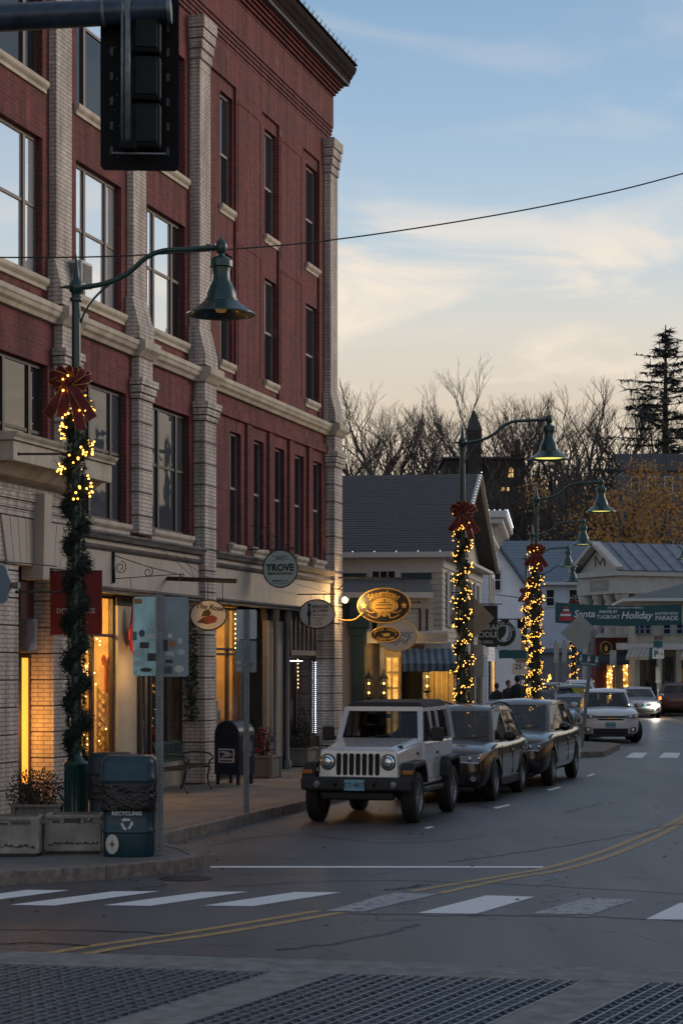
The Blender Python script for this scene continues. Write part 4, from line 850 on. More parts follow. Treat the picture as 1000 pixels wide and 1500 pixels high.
for k in range(8):
    a = math.pi*k/4; L_ = .09 if k % 2 == 0 else .045
    mb.quad((L_*.62*math.cos(a), L_*math.sin(a), 0), (.012*math.cos(a+.5), .015*math.sin(a+.5), 0), (0, 0, 0), (.012*math.cos(a-.5), .015*math.sin(a-.5), 0))
o = mb.build('compass_rose', flat('compass_red', (.16, .05, .045), .6), t, fix=False); on_drum(o, .2985); o.location = (-.17, 0, .15)
p = gnd(163, 1224, .15); t = thing('litter_bin', 'dark litter bin half hidden behind the recycling bin and lamp base', 'bin', p[:]); make_bin(t, .95, pbr('bin_dark', (.004, .016, .022), .5)); t.scale = (1, 1, .93)
# ------------------------------------------------------------ planters
PLC = pbr('planter_concrete', (.27, .235, .205), .9, var=.35, vs=4, bump=.5, bs=30)
def concrete_planter(p, rz, label, L_=.68, Dp=.5, H_=.46):
    t = thing('concrete_planter', label, 'planter', p[:], rz, 'concrete planters at the corner')
    mb = MB(); mb.box(0, L_, 0, .05, .03, H_-.1); mb.box(0, L_, Dp-.05, Dp, .03, H_-.1); mb.box(0, .05, .05, Dp-.05, .03, H_-.1); mb.box(L_-.05, L_, .05, Dp-.05, .03, H_-.1); mb.box(.05, L_-.05, .05, Dp-.05, .03, .3); mb.build('trough', PLC, t, bevel=.012)
    mb = MB(); mb.box(0, L_, 0, .05, H_-.045, H_); mb.box(0, L_, Dp-.05, Dp, H_-.045, H_); mb.box(0, .05, .05, Dp-.05, H_-.045, H_); mb.box(L_-.05, L_, .05, Dp-.05, H_-.045, H_); mb.build('rim', PLC, t, bevel=.01)
    for x in (0, .18, .42, L_-.1): rbox(x+.0, x+(.1 if x > L_-.2 else .035), .003, .047, H_-.099, H_-.046).build('rim_block', PLC, t)
    rbox(.03, L_-.03, .03, Dp-.03, 0, .03).build('foot', BLACK, t)
    r = random.Random(int(L_*100)); mb = MB(); x = .04; z = .10; up_ = r.uniform(.004, .02)
    while x < L_-.06:                                # broken, flaking lower edge
        wd = r.uniform(.012, .03); z2 = min(.125, max(.075, z+r.gauss(0, .010))); u2 = abs(r.gauss(.010, .012)); mb.hexa([(x, -.003, z-.006), (x+wd, -.003, z2-.006), (x+wd, .002, z2-.006), (x, .002, z-.006)], [(x, -.003, z+up_), (x+wd, -.003, z2+u2), (x+wd, .002, z2+u2), (x, .002, z+up_)]); x += wd; z = z2; up_ = u2
    tag(mb.build('spalled_edge', pbr('spall', (.05, .04, .035), .95), t, fix=False), kind='stuff')
    rbox(.05, L_-.05, .05, Dp-.05, .3, .33).build('soil', pbr('soil', (.02, .015, .01), 1), t)
p = gnd(66, 1251, .15); concrete_planter(p, R(2), 'weathered concrete planter nearest to the recycling bin', .665)
p = gnd(-42, 1255, .15); concrete_planter(p, R(2), 'weathered concrete planter cut by the left edge', .79)
LEAFD = pbr('shrub_leaf', (.022, .028, .018), .7, var=.5, vs=15, bump=0); TWIG = pbr('twig', (.03, .022, .018), .9, bump=0); WOODP = pbr('planter_wood', (.20, .17, .145), .8, var=.35, vs=5, bump=.3, stretch=(1, 1, .2)); REDL = pbr('red_berries', (.16, .012, .012), .6, var=.4, vs=15, bump=0)
def shrub_mesh(n, rx, ry, rz, seed, leaf=.035, shape='ball'):
    r = random.Random(seed); mb = MB()
    for i in range(n):
        while True:
            x, y, z = r.uniform(-1, 1), r.uniform(-1, 1), r.uniform(0, 1)
            if shape == 'cone':
                if x*x+y*y < (1-z)**2*.95+.01: break
            elif x*x+y*y+(z-.35)**2*1.6 < 1: break
        c = Vector((x*rx, y*ry, z*rz)); d = Vector((r.gauss(0,1), r.gauss(0,1), r.gauss(.4,1))).normalized(); s = d.orthogonal().normalized(); s.rotate(Matrix.Rotation(r.random()*6.3, 3, d)); L_ = leaf*r.uniform(.6, 1.6)
        mb.add([c, c+d*L_*.5+s*L_*.28, c+d*L_, c+d*L_*.5-s*L_*.28], [(0, 1, 2, 3)])
    return mb.mesh('foliage', LEAFD, False, False)
def stems(n, h, sp, seed):
    r = random.Random(seed); mb = MB()
    for i in range(n):
        a = r.uniform(0, 6.3); b = Vector((math.cos(a)*sp*.2, math.sin(a)*sp*.2, 0)); e = Vector((math.cos(a)*sp*r.uniform(.5, 1), math.sin(a)*sp*r.uniform(.5, 1), h*r.uniform(.6, 1.1))); mb.tube([b, (b+e)/2+Vector((0,0,.05)), e], [.007, .005, .002], 4)
    return mb.mesh('stems', TWIG, False, False)
def wood_planter(p, rz, label, L_, Dp, H_, sh, shl, red=False):
    t = thing('wooden_planter', label, 'planter', p[:], rz, 'wooden planters by the shops')
    n = max(3, round(L_/.15)); d = L_/n
    for k in range(n):
        rbox(-L_/2+k*d+.003, -L_/2+(k+1)*d-.003, -Dp/2, -Dp/2+.025, .02, H_-.05).build('plank', WOODP, t); rbox(-L_/2+k*d+.003, -L_/2+(k+1)*d-.003, Dp/2-.025, Dp/2, .02, H_-.05).build('plank', WOODP, t)
    for s in (-1, 1): rbox(s*(L_/2-.012)-.012, s*(L_/2-.012)+.012, -Dp/2+.026, Dp/2-.026, .02, H_-.05).build('plank', WOODP, t)
    for sx in (-1, 1):
        for sy in (-1, 1): rbox(sx*L_/2-.03, sx*L_/2+.03, sy*Dp/2-.03, sy*Dp/2+.03, 0, H_-.045).build('corner_post', WOODP, t)
    mb = MB(); mb.box(-L_/2-.035, L_/2+.035, -Dp/2-.035, -Dp/2+.03, H_-.04, H_); mb.box(-L_/2-.035, L_/2+.035, Dp/2-.03, Dp/2+.035, H_-.04, H_); mb.box(-L_/2-.035, -L_/2+.03, -Dp/2+.03, Dp/2-.03, H_-.04, H_); mb.box(L_/2-.03, L_/2+.035, -Dp/2+.03, Dp/2-.03, H_-.04, H_); mb.build('rim', WOODP, t)
    rbox(-L_/2+.03, L_/2-.03, -Dp/2+.03, Dp/2-.03, H_-.1, H_-.06).build('soil', pbr('soil', (.02, .015, .01), 1), t)
    q = thing('shrub', shl, 'shrub', (p[0], p[1], p[2]+H_-.06), rz, 'planted shrubs'); obj('foliage', sh[0], q)
    if sh[1]: obj('stems', sh[1], q)
    if red:
        r = random.Random(9); mb = MB()
        for _ in range(70): a = r.uniform(0, 6.3); mb.ball((r.gauss(0,.11), r.gauss(0,.09), r.uniform(.1, .6)), .022, 6)
        mb.build('berries', REDL, q, fix=False)
    return t
p = gnd(55, 1218, .15); wood_planter(p, R(0), 'low wooden planter of dark flowers before the glowing doorway', .58, .42, .38, (shrub_mesh(1500, .42, .3, .5, 11), stems(16, .55, .4, 3)), 'dark straggly flowers in the planter before the glowing doorway')
mb = MB(); r = random.Random(12)
p = gnd(386, 1139, .15); wood_planter(p, WA, 'square wooden planter between the mailbox and the tan door panel', .62, .5, .45, (shrub_mesh(350, .26, .24, .62, 12), stems(22, .75, .25, 4)), 'red-berried shrub in the square planter beside the mailbox', True)
p = gnd(441, 1122, .15); wood_planter(p, WA, 'dark planter with a little conifer under the window edged with cool lights', .8, .5, .42, (shrub_mesh(1600, .34, .34, 1.05, 13, .04, 'cone'), None), 'little dark conifer in the planter under the cool-lit window')
p = gnd(474, 1112, .15); wood_planter(p, WA, 'planter against the last pilaster, partly behind the white off-roader', .5, .4, .40, (shrub_mesh(700, .25, .25, .75, 14, .04), stems(20, .6, .35, 6)), 'thin dark shrub against the last pilaster')
p = gnd(300, 1146, .15); q = thing('shrub', 'low dark weeds at the foot of the pilaster beside the bench', 'shrub', p[:], 0, 'planted shrubs'); obj('foliage', shrub_mesh(160, .2, .15, .22, 15), q)
wr = thing('wreath_swag', 'dark greenery swag hanging at the right of the dim shop window above the bench', 'greenery', wl_pt(U(279, .0), -.02, 1.35)[:], WA); obj('foliage', shrub_mesh(900, .2, .12, 1.9, 16, .06), wr)
# ------------------------------------------------------------ mailbox
MBX = pbr('mailbox_blue', (.010, .016, .03), .4, var=.2, bump=.04)
p = gnd(343, 1151, .15); t = thing('mailbox', 'dark round-topped mailbox with white eagle emblem behind the slim sign post', 'mailbox', p[:], R(-28))
mb = MB(); pr = [(-.27, .22), (.27, .22), (.27, .95)]+[(.27*math.cos(R(a)), .95+.27*math.sin(R(a))) for a in range(15, 180, 15)]+[(-.27, .95)]; mb.prism(pr, -.27, .30, 'y'); mb.build('body', MBX, t, bevel=.012)
for sx in (-.22, .22):
    for sy in (-.22, .25): rbox(sx-.025, sx+.025, sy-.025, sy+.025, 0, .22).build('leg', MBX, t)
rbox(-.34, .34, -.34, .37, -.005, .03).build('foot_slab', pbr('pale_slab', (.3, .27, .24), .9), t)
o = MB().prism(rounded(-.17, .17, .44, .70, .02), -.283, -.272, 'y').build('emblem_panel', flat('emblem_white', (.5, .5, .52), .5), t)
mb = MB(); mb.prism([(-.14, .475), (.14, .475), (.14, .53), (-.14, .53)][:4], -.288, -.2835, 'y'); 
mb = MB(); mb.prism([(-.145, .52), (.145, .52), (.145, .675), (-.145, .675)], -.2865, -.2835, 'y'); o2 = mb.build('emblem_field', flat('emblem_navy', (.02, .03, .07), .5), o)
mb = MB(); mb.prism([(-.13, .525), (.05, .60), (.135, .60), (.02, .645), (-.10, .66), (-.12, .63), (.0, .615), (-.03, .595)], -.2895, -.287, 'y'); mb.prism([(-.10, .525), (.06, .59), (.13, .59), (.10, .57)], -.2895, -.287, 'y'); mb.build('eagle', flat('emblem_white', (.5, .5, .52), .5), o)
rbox(-.13, .13, -.286, -.2835, .46, .49).build('emblem_bar', flat('emblem_red', (.12, .02, .02), .5), o)
rbox(-.22, .22, -.06+.35, .33, .92, 1.05).build('deposit_door', MBX, t, bevel=.01); rbox(.271, .29, -.15, .15, .55, .62).build('handle', STEEL, t); rbox(.271, .283, -.16, .18, .64, .82).build('label_plate', STEEL, t)
# ------------------------------------------------------------ bench with back to the wall
IRON = pbr('bench_iron', (.014, .018, .02), .45, var=.2, bump=.05); BTEAL = pbr('bench_teal', (.03, .07, .075), .4, var=.3, bump=.05)
bu = U(272, -.55); bp_ = WO+WU*bu+WN*.52
t = thing('bench', 'iron park bench with lattice back, set against the shop window', 'bench', (bp_.x, bp_.y, .15), WA)
LB = .66
for s in (-1, 1):
    mb = MB(); x = s*LB; mb.tube(smooth_pts([(x, .30, 0), (x, .22, .2), (x, .20, .40), (x, .26, .62), (x, .33, .86)], 4), .018, 6); mb.build('rear_leg', IRON, t, smooth=True)
    mb = MB(); mb.tube(smooth_pts([(x, -.30, 0), (x, -.22, .2), (x, -.26, .42)], 4), .018, 6); mb.build('front_leg', IRON, t, smooth=True)
    mb = MB(); mb.tube(smooth_pts([(x, .27, .64), (x, .05, .68), (x, -.22, .66), (x, -.32, .58), (x, -.26, .52), (x, -.24, .42)], 5), .016, 6); mb.build('armrest', IRON, t, smooth=True)
    MB().tube([(x, .2, .40), (x, -.26, .42)], .016, 6).build('side_rail', IRON, t)
for k in range(6): rbox(-LB, LB, -.26+k*.078, -.26+k*.078+.06, .425, .45).build('seat_slat', IRON, t)
for z, y in ((.55, .235), (.86, .335)): MB().bar((-LB, y, z), (LB, y, z), .02, .05).build('back_rail', BTEAL, t)
k = 0
while k < 12:
    x = -LB+.05+k*.108
    MB().bar((x, .24, .57), (x+.11, .33, .84), .008, .014).build('lattice_bar', BTEAL, t); MB().bar((x+.11, .235, .57), (x, .325, .84), .008, .014).build('lattice_bar', BTEAL, t); k += 1
# ------------------------------------------------------------ hanging shop signs (boards stand square to the wall)
SGA = math.atan2(WN.y, WN.x)
def hang(u0, px, py):
    lo_, hi_ = -1.0, 4.0
    for _ in range(50):
        d = (lo_+hi_)/2; p = WO+WU*u0+WN*d
        if 500+F*p.x/p.y < px: lo_ = d
        else: hi_ = d
    return Vector((p.x, p.y, HC+(HY-py)/F*p.y)), d
CRM = pbr('sign_cream', (.52, .50, .46), .55, var=.08, bump=.02); SEAF = pbr('sign_seafoam', (.36, .46, .44), .5, var=.08, bump=.02); INK = flat('sign_ink', (.02, .022, .025), .6); GOLD = pbr('gold_leaf', (.72, .43, .10), .38, metal=.35, var=.15, bump=.02); SBLK = pbr('sign_black', (.018, .014, .012), .5, bump=.02); ROSE = flat('sign_rose', (.20, .03, .025), .6)
def board(name, label, cat, u0, px, py, wpx, hpx, m, rim, th=.05, cat_='sign'):
    p, d = hang(u0, px, py); s = p.y/F; t = thing(name, label, cat, p[:], SGA); rx, rz = wpx/2*s, hpx/2*s
    MB().prism(ell(rx, rz, 40), -th/2, th/2, 'y').build('board', m, t, bevel=.006)
    mb = MB(); mb.tube([(x, -th/2, z) for x, z in ell(rx, rz, 40)], .014, 6, closed=True); mb.build('rim', rim, t, smooth=True)
    return t, rx, rz, d, p
def scroll(mb, c, r, a0, turns, y=0, rad=.008):
    pts = [(c[0]+r*(1-.75*k/30)*math.cos(a0+turns*2*math.pi*k/30), y, c[1]+r*(1-.75*k/30)*math.sin(a0+turns*2*math.pi*k/30)) for k in range(31)]; mb.tube(pts, rad, 5)
# round seafoam sign
u0 = U(366, 0); t, rx, rz, d, p = board('hanging_sign', 'round seafoam sign with black lettering hung on an iron scroll bracket', 'sign', u0, 411, 833, 53, 55, SEAF, INK)
text('TROVE', rx*.52, INK, t, (0, -.032, .015), bold=.007, sx=.98); text('MENS PROVISIONS', rx*.155, INK, t, (0, -.032, -rz*.27), bold=.002, space=1.1); text('MYSTIC, CT', rx*.15, INK, t, (0, -.032, -rz*.66), bold=.001, space=1.1); text('EST. 2005', rx*.12, INK, t, (0, -.032, rz*.56), shear=.2)
mb = MB()
for s, zz in ((1, .66), (-1, .47)): mb.tube([(x*rx*.1, -.028, rz*zz+s*.012*math.sin(x*1.2)) for x in range(-5, 6)], .004, 4)
mb.tube([(x*rx*.1, -.028, -rz*.82+.004*x*x*.35) for x in range(-5, 6)], .004, 4); mb.build('flourish', INK, t)
bk = thing('scroll_bracket', 'black iron scroll bracket holding the round seafoam sign', 'bracket', (WO+WU*u0).to_tuple(), SGA)
zt = p.z+rz+.05; mb = MB(); mb.tube([(-.08, 0, zt-.1), (-.08, 0, zt+.5)], .014, 6); mb.tube(smooth_pts([(-.08, 0, zt+.45), (.3, 0, zt+.42), (.62, 0, zt+.12), (d+.35, 0, zt-.05)], 8), .009, 5); mb.tube([(-.08, 0, zt-.03), (d+.3, 0, zt-.03)], .012, 5)
scroll(mb, (.16, zt+.28), .13, 1.2, -1.3); scroll(mb, (.40, zt+.12), .11, 3.4, 1.3); mb.build('scrollwork', BLACK, bk, smooth=True)
# oval rose sign on a stout bar
u0 = U(245, -.1); t, rx, rz, d, p = board('hanging_sign', 'oval cream sign with a red rose-hat picture hung from a stout black bar', 'sign', u0, 306, 901, 56, 44, CRM, INK)
arc_text('The Rose', rx*.36, INK, t, rx*.66, rz*.60, 128, 52, -.029, bold=.004, shear=.25, up=False) if False else text('The Rose', rx*.40, INK, t, (.02, -.029, rz*.52), rot=(R(90), R(8), 0), bold=.003, shear=.2)
mb = MB(); mb.prism([(-.62*rx, -.45*rz), (-.1*rx, -.62*rz), (.4*rx, -.5*rz), (.5*rx, -.2*rz), (.25*rx, .0), (.0, -.05*rz), (-.3*rx, -.15*rz)], -.032, -.026, 'y'); mb.build('picture', ROSE, t)
mb = MB(); mb.prism([(-.4*rx, -.1*rz), (-.25*rx, .3*rz), (.0, .38*rz), (.18*rx, .12*rz), (.05*rx, -.05*rz), (-.2*rx, -.08*rz)], -.031, -.0255, 'y'); mb.prism([(-.62*rx, -.5*rz), (-.3*rx, -.2*rz), (-.05*rx, -.58*rz)], -.0335, -.0325, 'y'); mb.build('picture_dark', flat('sign_brown', (.05, .02, .015), .6), t)
bk = thing('sign_bar', 'stout black bar with guy wires above the oval rose sign', 'bracket', (WO+WU*u0+WN*.1).to_tuple(), SGA)
zb = HC+(HY-850)/F*p.y; mb = MB(); mb.tube([(0, 0, zb+.04), (d+.42, 0, zb-.02)], .04, 10); mb.build('bar', BLACK, bk, smooth=40)
mb = MB(); mb.tube([(d*.6, 0, zb+.03), (-.05, .8, zb+.7)], .005, 4); mb.tube([(d*.9, 0, zb+.03), (-.05, .4, zb+.5)], .005, 4); mb.tube([(d*.6, 0, zb+.03), (-.05, -.9, zb+.75)], .005, 4)
for x in (-.12, .16): mb.tube([(d+x, 0, zb-.02), (d+x, 0, p.z+rz*.9)], .006, 4)
mb.build('guy_wire', BLACK, bk, fix=False)
# scroll bracket over the shop door (no board left on it)
bk = thing('scroll_bracket', 'empty wrought-iron scroll bracket above the lit shop doorway', 'bracket', (WO+WU*U(158, 0)+WN*.1).to_tuple(), SGA)
z0 = HC+(HY-852)/F*34.2; mb = MB(); mb.box(-.02, .03, -.02, .02, z0-.02, z0+.50); mb.tube([(0, 0, z0+.05), (1.25, 0, z0+.12)], .008, 5); mb.tube([(0, 0, z0+.45), (.6, 0, z0+.25), (1.2, 0, z0+.1)], .008, 5); scroll(mb, (.13, z0+.24), .11, 1.5, -1.5); scroll(mb, (.62, z0+.16), .09, 1.2, -1.3); scroll(mb, (1.2, z0+.06), .06, 1.2, -1.3); scroll(mb, (-.1, z0+.4), .06, .4, 1.4); mb.tube([(.3, 0, z0+.06), (.36, 0, z0-.35)], .005, 4); mb.build('scrollwork', BLACK, bk, smooth=True, fix=False)
# oval sign with statue silhouette
u0 = U(430, 0); t, rx, rz, d, p = board('hanging_sign', 'oval pale sign with a dark figure and small lettering by the last pilaster', 'sign', u0, 464.5, 899.5, 54, 42, CRM, INK)
text('SPENCER', rx*.235, INK, t, (rx*.18, -.029, rz*.50), bold=.002); text('& LYNN', rx*.235, INK, t, (rx*.20, -.029, rz*.22), bold=.002); text('wine & spirits', rx*.15, INK, t, (rx*.16, -.029, -.02), shear=.3)
for k in range(3): text(('FINE WINES', 'SPIRITS', 'EST. 1999')[k], rx*.10, INK, t, (rx*.12, -.029, -rz*(.30+.2*k)))
mb = MB(); q = [(-.50, -.78), (-.36, -.78), (-.38, -.3), (-.32, .0), (-.36, .3), (-.38, .5), (-.34, .6), (-.36, .75), (-.50, .75), (-.52, .6), (-.48, .5), (-.5, .3), (-.56, .0), (-.48, -.3)]; mb.prism([(a*rx, b*rz) for a, b in q], -.031, -.026, 'y'); mb.build('picture', INK, t)
bk = thing('sign_bar', 'thin black bracket rod above the oval pale sign by the last pilaster', 'bracket', (WO+WU*u0).to_tuple(), SGA)
zb = p.z+rz+.12; mb = MB(); mb.tube([(-.08, 0, zb), (d+.42, 0, zb)], .013, 6); mb.tube([(-.08, 0, zb+.28), (-.08, 0, zb)], .008, 5); mb.tube([(-.06, 0, zb+.26), (d+.35, 0, zb)], .004, 4)
for x in (-.15, .15): mb.tube([(d+x, 0, zb), (d+x, 0, p.z+rz*.9)], .005, 4)
mb.build('rod', BLACK, bk, fix=False)
# inn sign on the far corner
u0 = PE-.25; t, rx, rz, d, p = board('hanging_sign', 'large black and gold oval inn sign lit by a floodlight on the building corner', 'sign', u0, 562.5, 887, 79, 51, SBLK, GOLD, .07)
arc_text('Steamboat', rx*.30, GOLD, t, rx*.72, rz*.70, 140, 42, -.039, bold=.004, shear=.15)
mb = MB(); mb.tube([(x, -.038, z) for x, z in ell(rx*.52, rz*.52, 32, 0, -.0)], .010, 5, closed=True); mb.build('inner_rim', GOLD, t)
mb = MB(); mb.prism(ell(rx*.47, rz*.46, 28), -.040, -.034, 'y'); mb.build('medallion', GOLD, t)
mb = MB(); mb.prism([(-.3*rx, .0), (.3*rx, .0), (.33*rx, .06*rz), (-.33*rx, .06*rz)], -.043, -.0405, 'y'); mb.prism([(-.2*rx, .14*rz), (.22*rx, .14*rz), (.22*rx, .19*rz), (-.2*rx, .19*rz)], -.043, -.0405, 'y'); mb.prism([(.0, .19*rz), (.05*rx, .19*rz), (.05*rx, .36*rz), (.0, .36*rz)], -.043, -.0405, 'y'); mb.prism([(-.34*rx, -.14*rz), (.33*rx, -.14*rz), (.25*rx, -.2*rz), (-.28*rx, -.2*rz)], -.043, -.0405, 'y'); mb.build('steamer_picture', flat('sign_brown2', (.12, .06, .02), .6), t)
mb = MB(); mb.prism([(-.36*rx, -.38*rz), (.36*rx, -.38*rz), (.36*rx, -.62*rz), (-.36*rx, -.62*rz)], -.046, -.035, 'y'); mb.build('scroll_banner', SBLK, t)
text('INN', rx*.27, GOLD, t, (0, -.05, -rz*.50), bold=.008)
mb = MB()
for s in (-1, 1):
    mb.tube(smooth_pts([(s*rx*.66, -.04, -rz*.28), (s*rx*.5, -.04, -rz*.42), (s*rx*.36, -.04, -rz*.40)], 5), .012, 5); mb.tube(smooth_pts([(s*rx*.6, -.04, -rz*.52), (s*rx*.4, -.04, -rz*.68), (s*rx*.22, -.04, -rz*.70), (s*rx*.25, -.04, -rz*.60)], 5), .012, 5)
mb.build('ribbon_scroll', GOLD, t, smooth=True)
for s in (-1, 1):
    st = []
    for k in range(10): a = math.pi/2+k*math.pi/5; q = .085 if k % 2 == 0 else .036; st.append((s*rx*.77+q*math.cos(a), q*math.sin(a)))
    MB().prism(st, -.042, -.035, 'y').build('star', GOLD, t)
pS = p; rS = rz
bk = thing('sign_bar', 'long black bracket arm with diagonal strut carrying the inn sign', 'bracket', (WO+WU*u0).to_tuple(), SGA)
zb = HC+(HY-845)/F*p.y; mb = MB(); mb.tube([(-.05, 0, zb), (d+.55, 0, zb-.04)], .022, 6); mb.tube([(0, 0, zb-.55), (0, 0, zb)], .02, 6); mb.tube([(0, 0, zb-.5), (.42, 0, zb)], .014, 6)
for x in (-.3, .47): mb.tube([(d+x, 0, zb), (d+x, 0, p.z+rz*.85)], .008, 5)
mb.build('arm', BLACK, bk, smooth=40, fix=False)
t, rx, rz, d, p = board('hanging_sign', 'small black and gold oval hanging below the inn sign', 'sign', u0, 564.5, 929.5, 43, 22, SBLK, GOLD, .05)
arc_text('WATER', rx*.19, GOLD, t, rx*.82, rz*.68, 150, 102, -.03, bold=.003); arc_text('FRONT', rx*.19, GOLD, t, rx*.82, rz*.68, 78, 30, -.03, bold=.003); arc_text('LODGING', rx*.24, GOLD, t, rx*.72, rz*.66, 222, 318, -.03, bold=.004, up=False)
mb = MB(); mb.prism([(-.3*rx, .1*rz), (.3*rx, .2*rz), (.3*rx, -.2*rz), (-.15*rx, -.25*rz), (-.15*rx, .0)], -.03, -.024, 'y'); mb.ball((-.75*rx, -.03, 0), .02); mb.ball((.75*rx, -.03, 0), .02); mb.build('pointing_hand', GOLD, t)
mb = MB()
for x in (-.2, .22): mb.tube([(x, 0, rz*.9), (x+.02, 0, pS.z-rS*.9-p.z)], .007, 5)
mb.build('chain', GOLD, t)
# floodlight on a curved gold arm
u1 = PE-.3; fp, fd = hang(u1, 506, 879); t = thing('floodlight', 'small glaring floodlight on a curved arm lighting the inn sign', 'floodlight', fp[:], SGA)
MB().ball((0, -.07, 0), .07, 12).build('bulb', glow('flood_bulb', (1, .60, .22), 14), t, smooth=True)
MB().lathe([(.03, -.16), (.06, -.1), (.085, -.02), (.09, .02)], (0, .03, .0), 14, 'y', cap=False).build('housing', BLACK, t, smooth=True)
mb = MB(); mb.tube(smooth_pts([(-.28, 0, -.36), (-.1, 0, -.46), (.2, 0, -.46), (.42, 0, -.30)], 6), .02, 6); mb.tube([(-.02, .03, -.03), (-.2, .02, -.05), (-.28, 0, -.36)], .012, 6); mb.build('arm', GOLD, t, smooth=True)
lamp('flood_lamp', fp+Vector((.12, -.35, -.02)), (1, .60, .22), 46, .05)
# big red banner and half-seen blue sign by the corner
u0 = U(74, -.15); p, d = hang(u0, 112, 897); s = p.y/F; t = thing('shop_banner', 'dark red shop banner with pale lettering hanging behind the garlanded pole', 'banner', p[:], SGA)
bw, bh = 40.5*s, 82*s
MB().box(-bw, bw, -.008, .008, -bh*.40, bh*.72).build('cloth', pbr('banner_red', (.15, .012, .014), .7, var=.12, vs=2, bump=.1, bs=6), t)
text('DESERT ROSE', .105, PRW, t, (.0, -.012, 0.02), space=1.0); text('JEWELRY', .06, GOLD, t, (0, -.012, -.085), bold=.001); text('FOR THE EARTH', .055, GOLD, t, (0, -.012, -.155), bold=.001)
MB().tube([(-bw-.05, 0, bh*.72+.01), (bw, 0, bh*.72+.01)], .014, 6).build('rod', BLACK, t)
u0 = U(-30, -.2); p, d = hang(u0, -12, 856); t = thing('hanging_sign', 'scalloped blue-grey sign cut off by the left edge', 'sign', p[:], SGA)
o = []
for k in range(48): a = 2*math.pi*k/48; q = .30*(1+.05*math.cos(a*8)); o.append((q*math.cos(a), q*1.08*math.sin(a)))
MB().prism(o, -.025, .025, 'y').build('board', pbr('sign_blue', (.18, .25, .32), .5, var=.06, bump=.02), t); MB().tube([(-.2, 0, .36), (1.0, 0, .24)], .01, 5).build('rod', STEEL, t)
mb = MB(); mb.lathe([(.02, 0), (.045, .03), (.05, .14)], (.30, -.04, -.02), 10, 'x'); mb.build('spot_lamp', STEEL, t, smooth=40)
# ------------------------------------------------------------ buildings down the street
CREAMW = pbr('cream_clapboard', (.50, .45, .37), .7, var=.1, vs=2, bump=.1); WHITEW = pbr('white_clapboard', (.70, .72, .76), .7, var=.08, vs=2, bump=.05); BLUEW = pbr('blue_white_clapboard', (.52, .57, .66), .7, var=.08, vs=2, bump=.05)
TRIMW = pbr('white_trim', (.56, .55, .53), .6, var=.08, bump=.03); GRNP = pbr('green_panel', (.018, .05, .055), .6, var=.15, bump=.05); SHING = pbr('grey_shingle', (.075, .07, .07), .85, var=.35, vs=9, bump=.5, bs=18, stretch=(1, 1, 2)); SLATE = pbr('blue_slate', (.13, .165, .21), .8, var=.25, vs=9, bump=.4, bs=18); METR = pbr('seam_roof', (.15, .18, .22), .55, metal=.2, var=.3, vs=2, bump=.1)
SHUT = pbr('shutter', (.30, .30, .31), .6, bump=.05)
def bframe(name, label, px, Y, ang, cat='building', z=0): return thing(name, label, cat, ((px-500)/F*Y, Y, z), R(ang))
def clap(par, x0, x1, y0, y1, z0, z1, m, step=.16, name='clapboard_wall', ops=()):
    """lapped boards round a box: a core and boards standing proud"""
    mb = MB(); mb.box(x0, x1, y0, y1, z0, z1); o = mb.build(name, m, par)
    n = int((z1-z0)/step); mb = MB()
    for k in range(n):
        z = z0+k*step; mb.prism([(y0-.004, z+step-.01), (y0-.022, z), (y0, z)], x0-.02, x1+.02, 'x'); 
        mb.prism([(x0-.004, z+step-.01), (x0-.022, z), (x0, z)], y0, y1, 'y')
        mb.prism([(x1+.004, z+step-.01), (x1+.022, z), (x1, z)], y0, y1, 'y')
    tag(mb.build('lapped_boards', m, o, fix=False), kind='stuff'); return o
def shingle_roof(par, e0, e1, r0, r1, th, m, rows, name='roof', seam=False):
    """sloping sheet from eave e0-e1 up to ridge r0-r1, laid in courses (or standing seams)"""
    e0, e1, r0, r1 = map(Vector, (e0, e1, r0, r1)); n = (e1-e0).cross(r0-e0).normalized(); n = n if n.z > 0 else -n
    o = MB().hexa([e0-n*th, e1-n*th, r1-n*th, r0-n*th], [e0, e1, r1, r0]).build(name, m, par)
    for k in range(rows):
        f0, f1 = k/rows, (k+1)/rows
        if seam: a = e0+(e1-e0)*f0; b = r0+(r1-r0)*f0; MB().bar(a+n*.03, b+n*.03, .05, .06, n).build('roof_seam', m, o)
        else:
            a, b = e0+(r0-e0)*f0, e1+(r1-e1)*f0; c, d = e1+(r1-e1)*f1, e0+(r0-e0)*f1; MB().hexa([a+n*.001, b+n*.001, c+n*.001, d+n*.001], [a+n*.014, b+n*.014, c+n*.004, d+n*.004]).build('shingle_course', m, o)
    return o
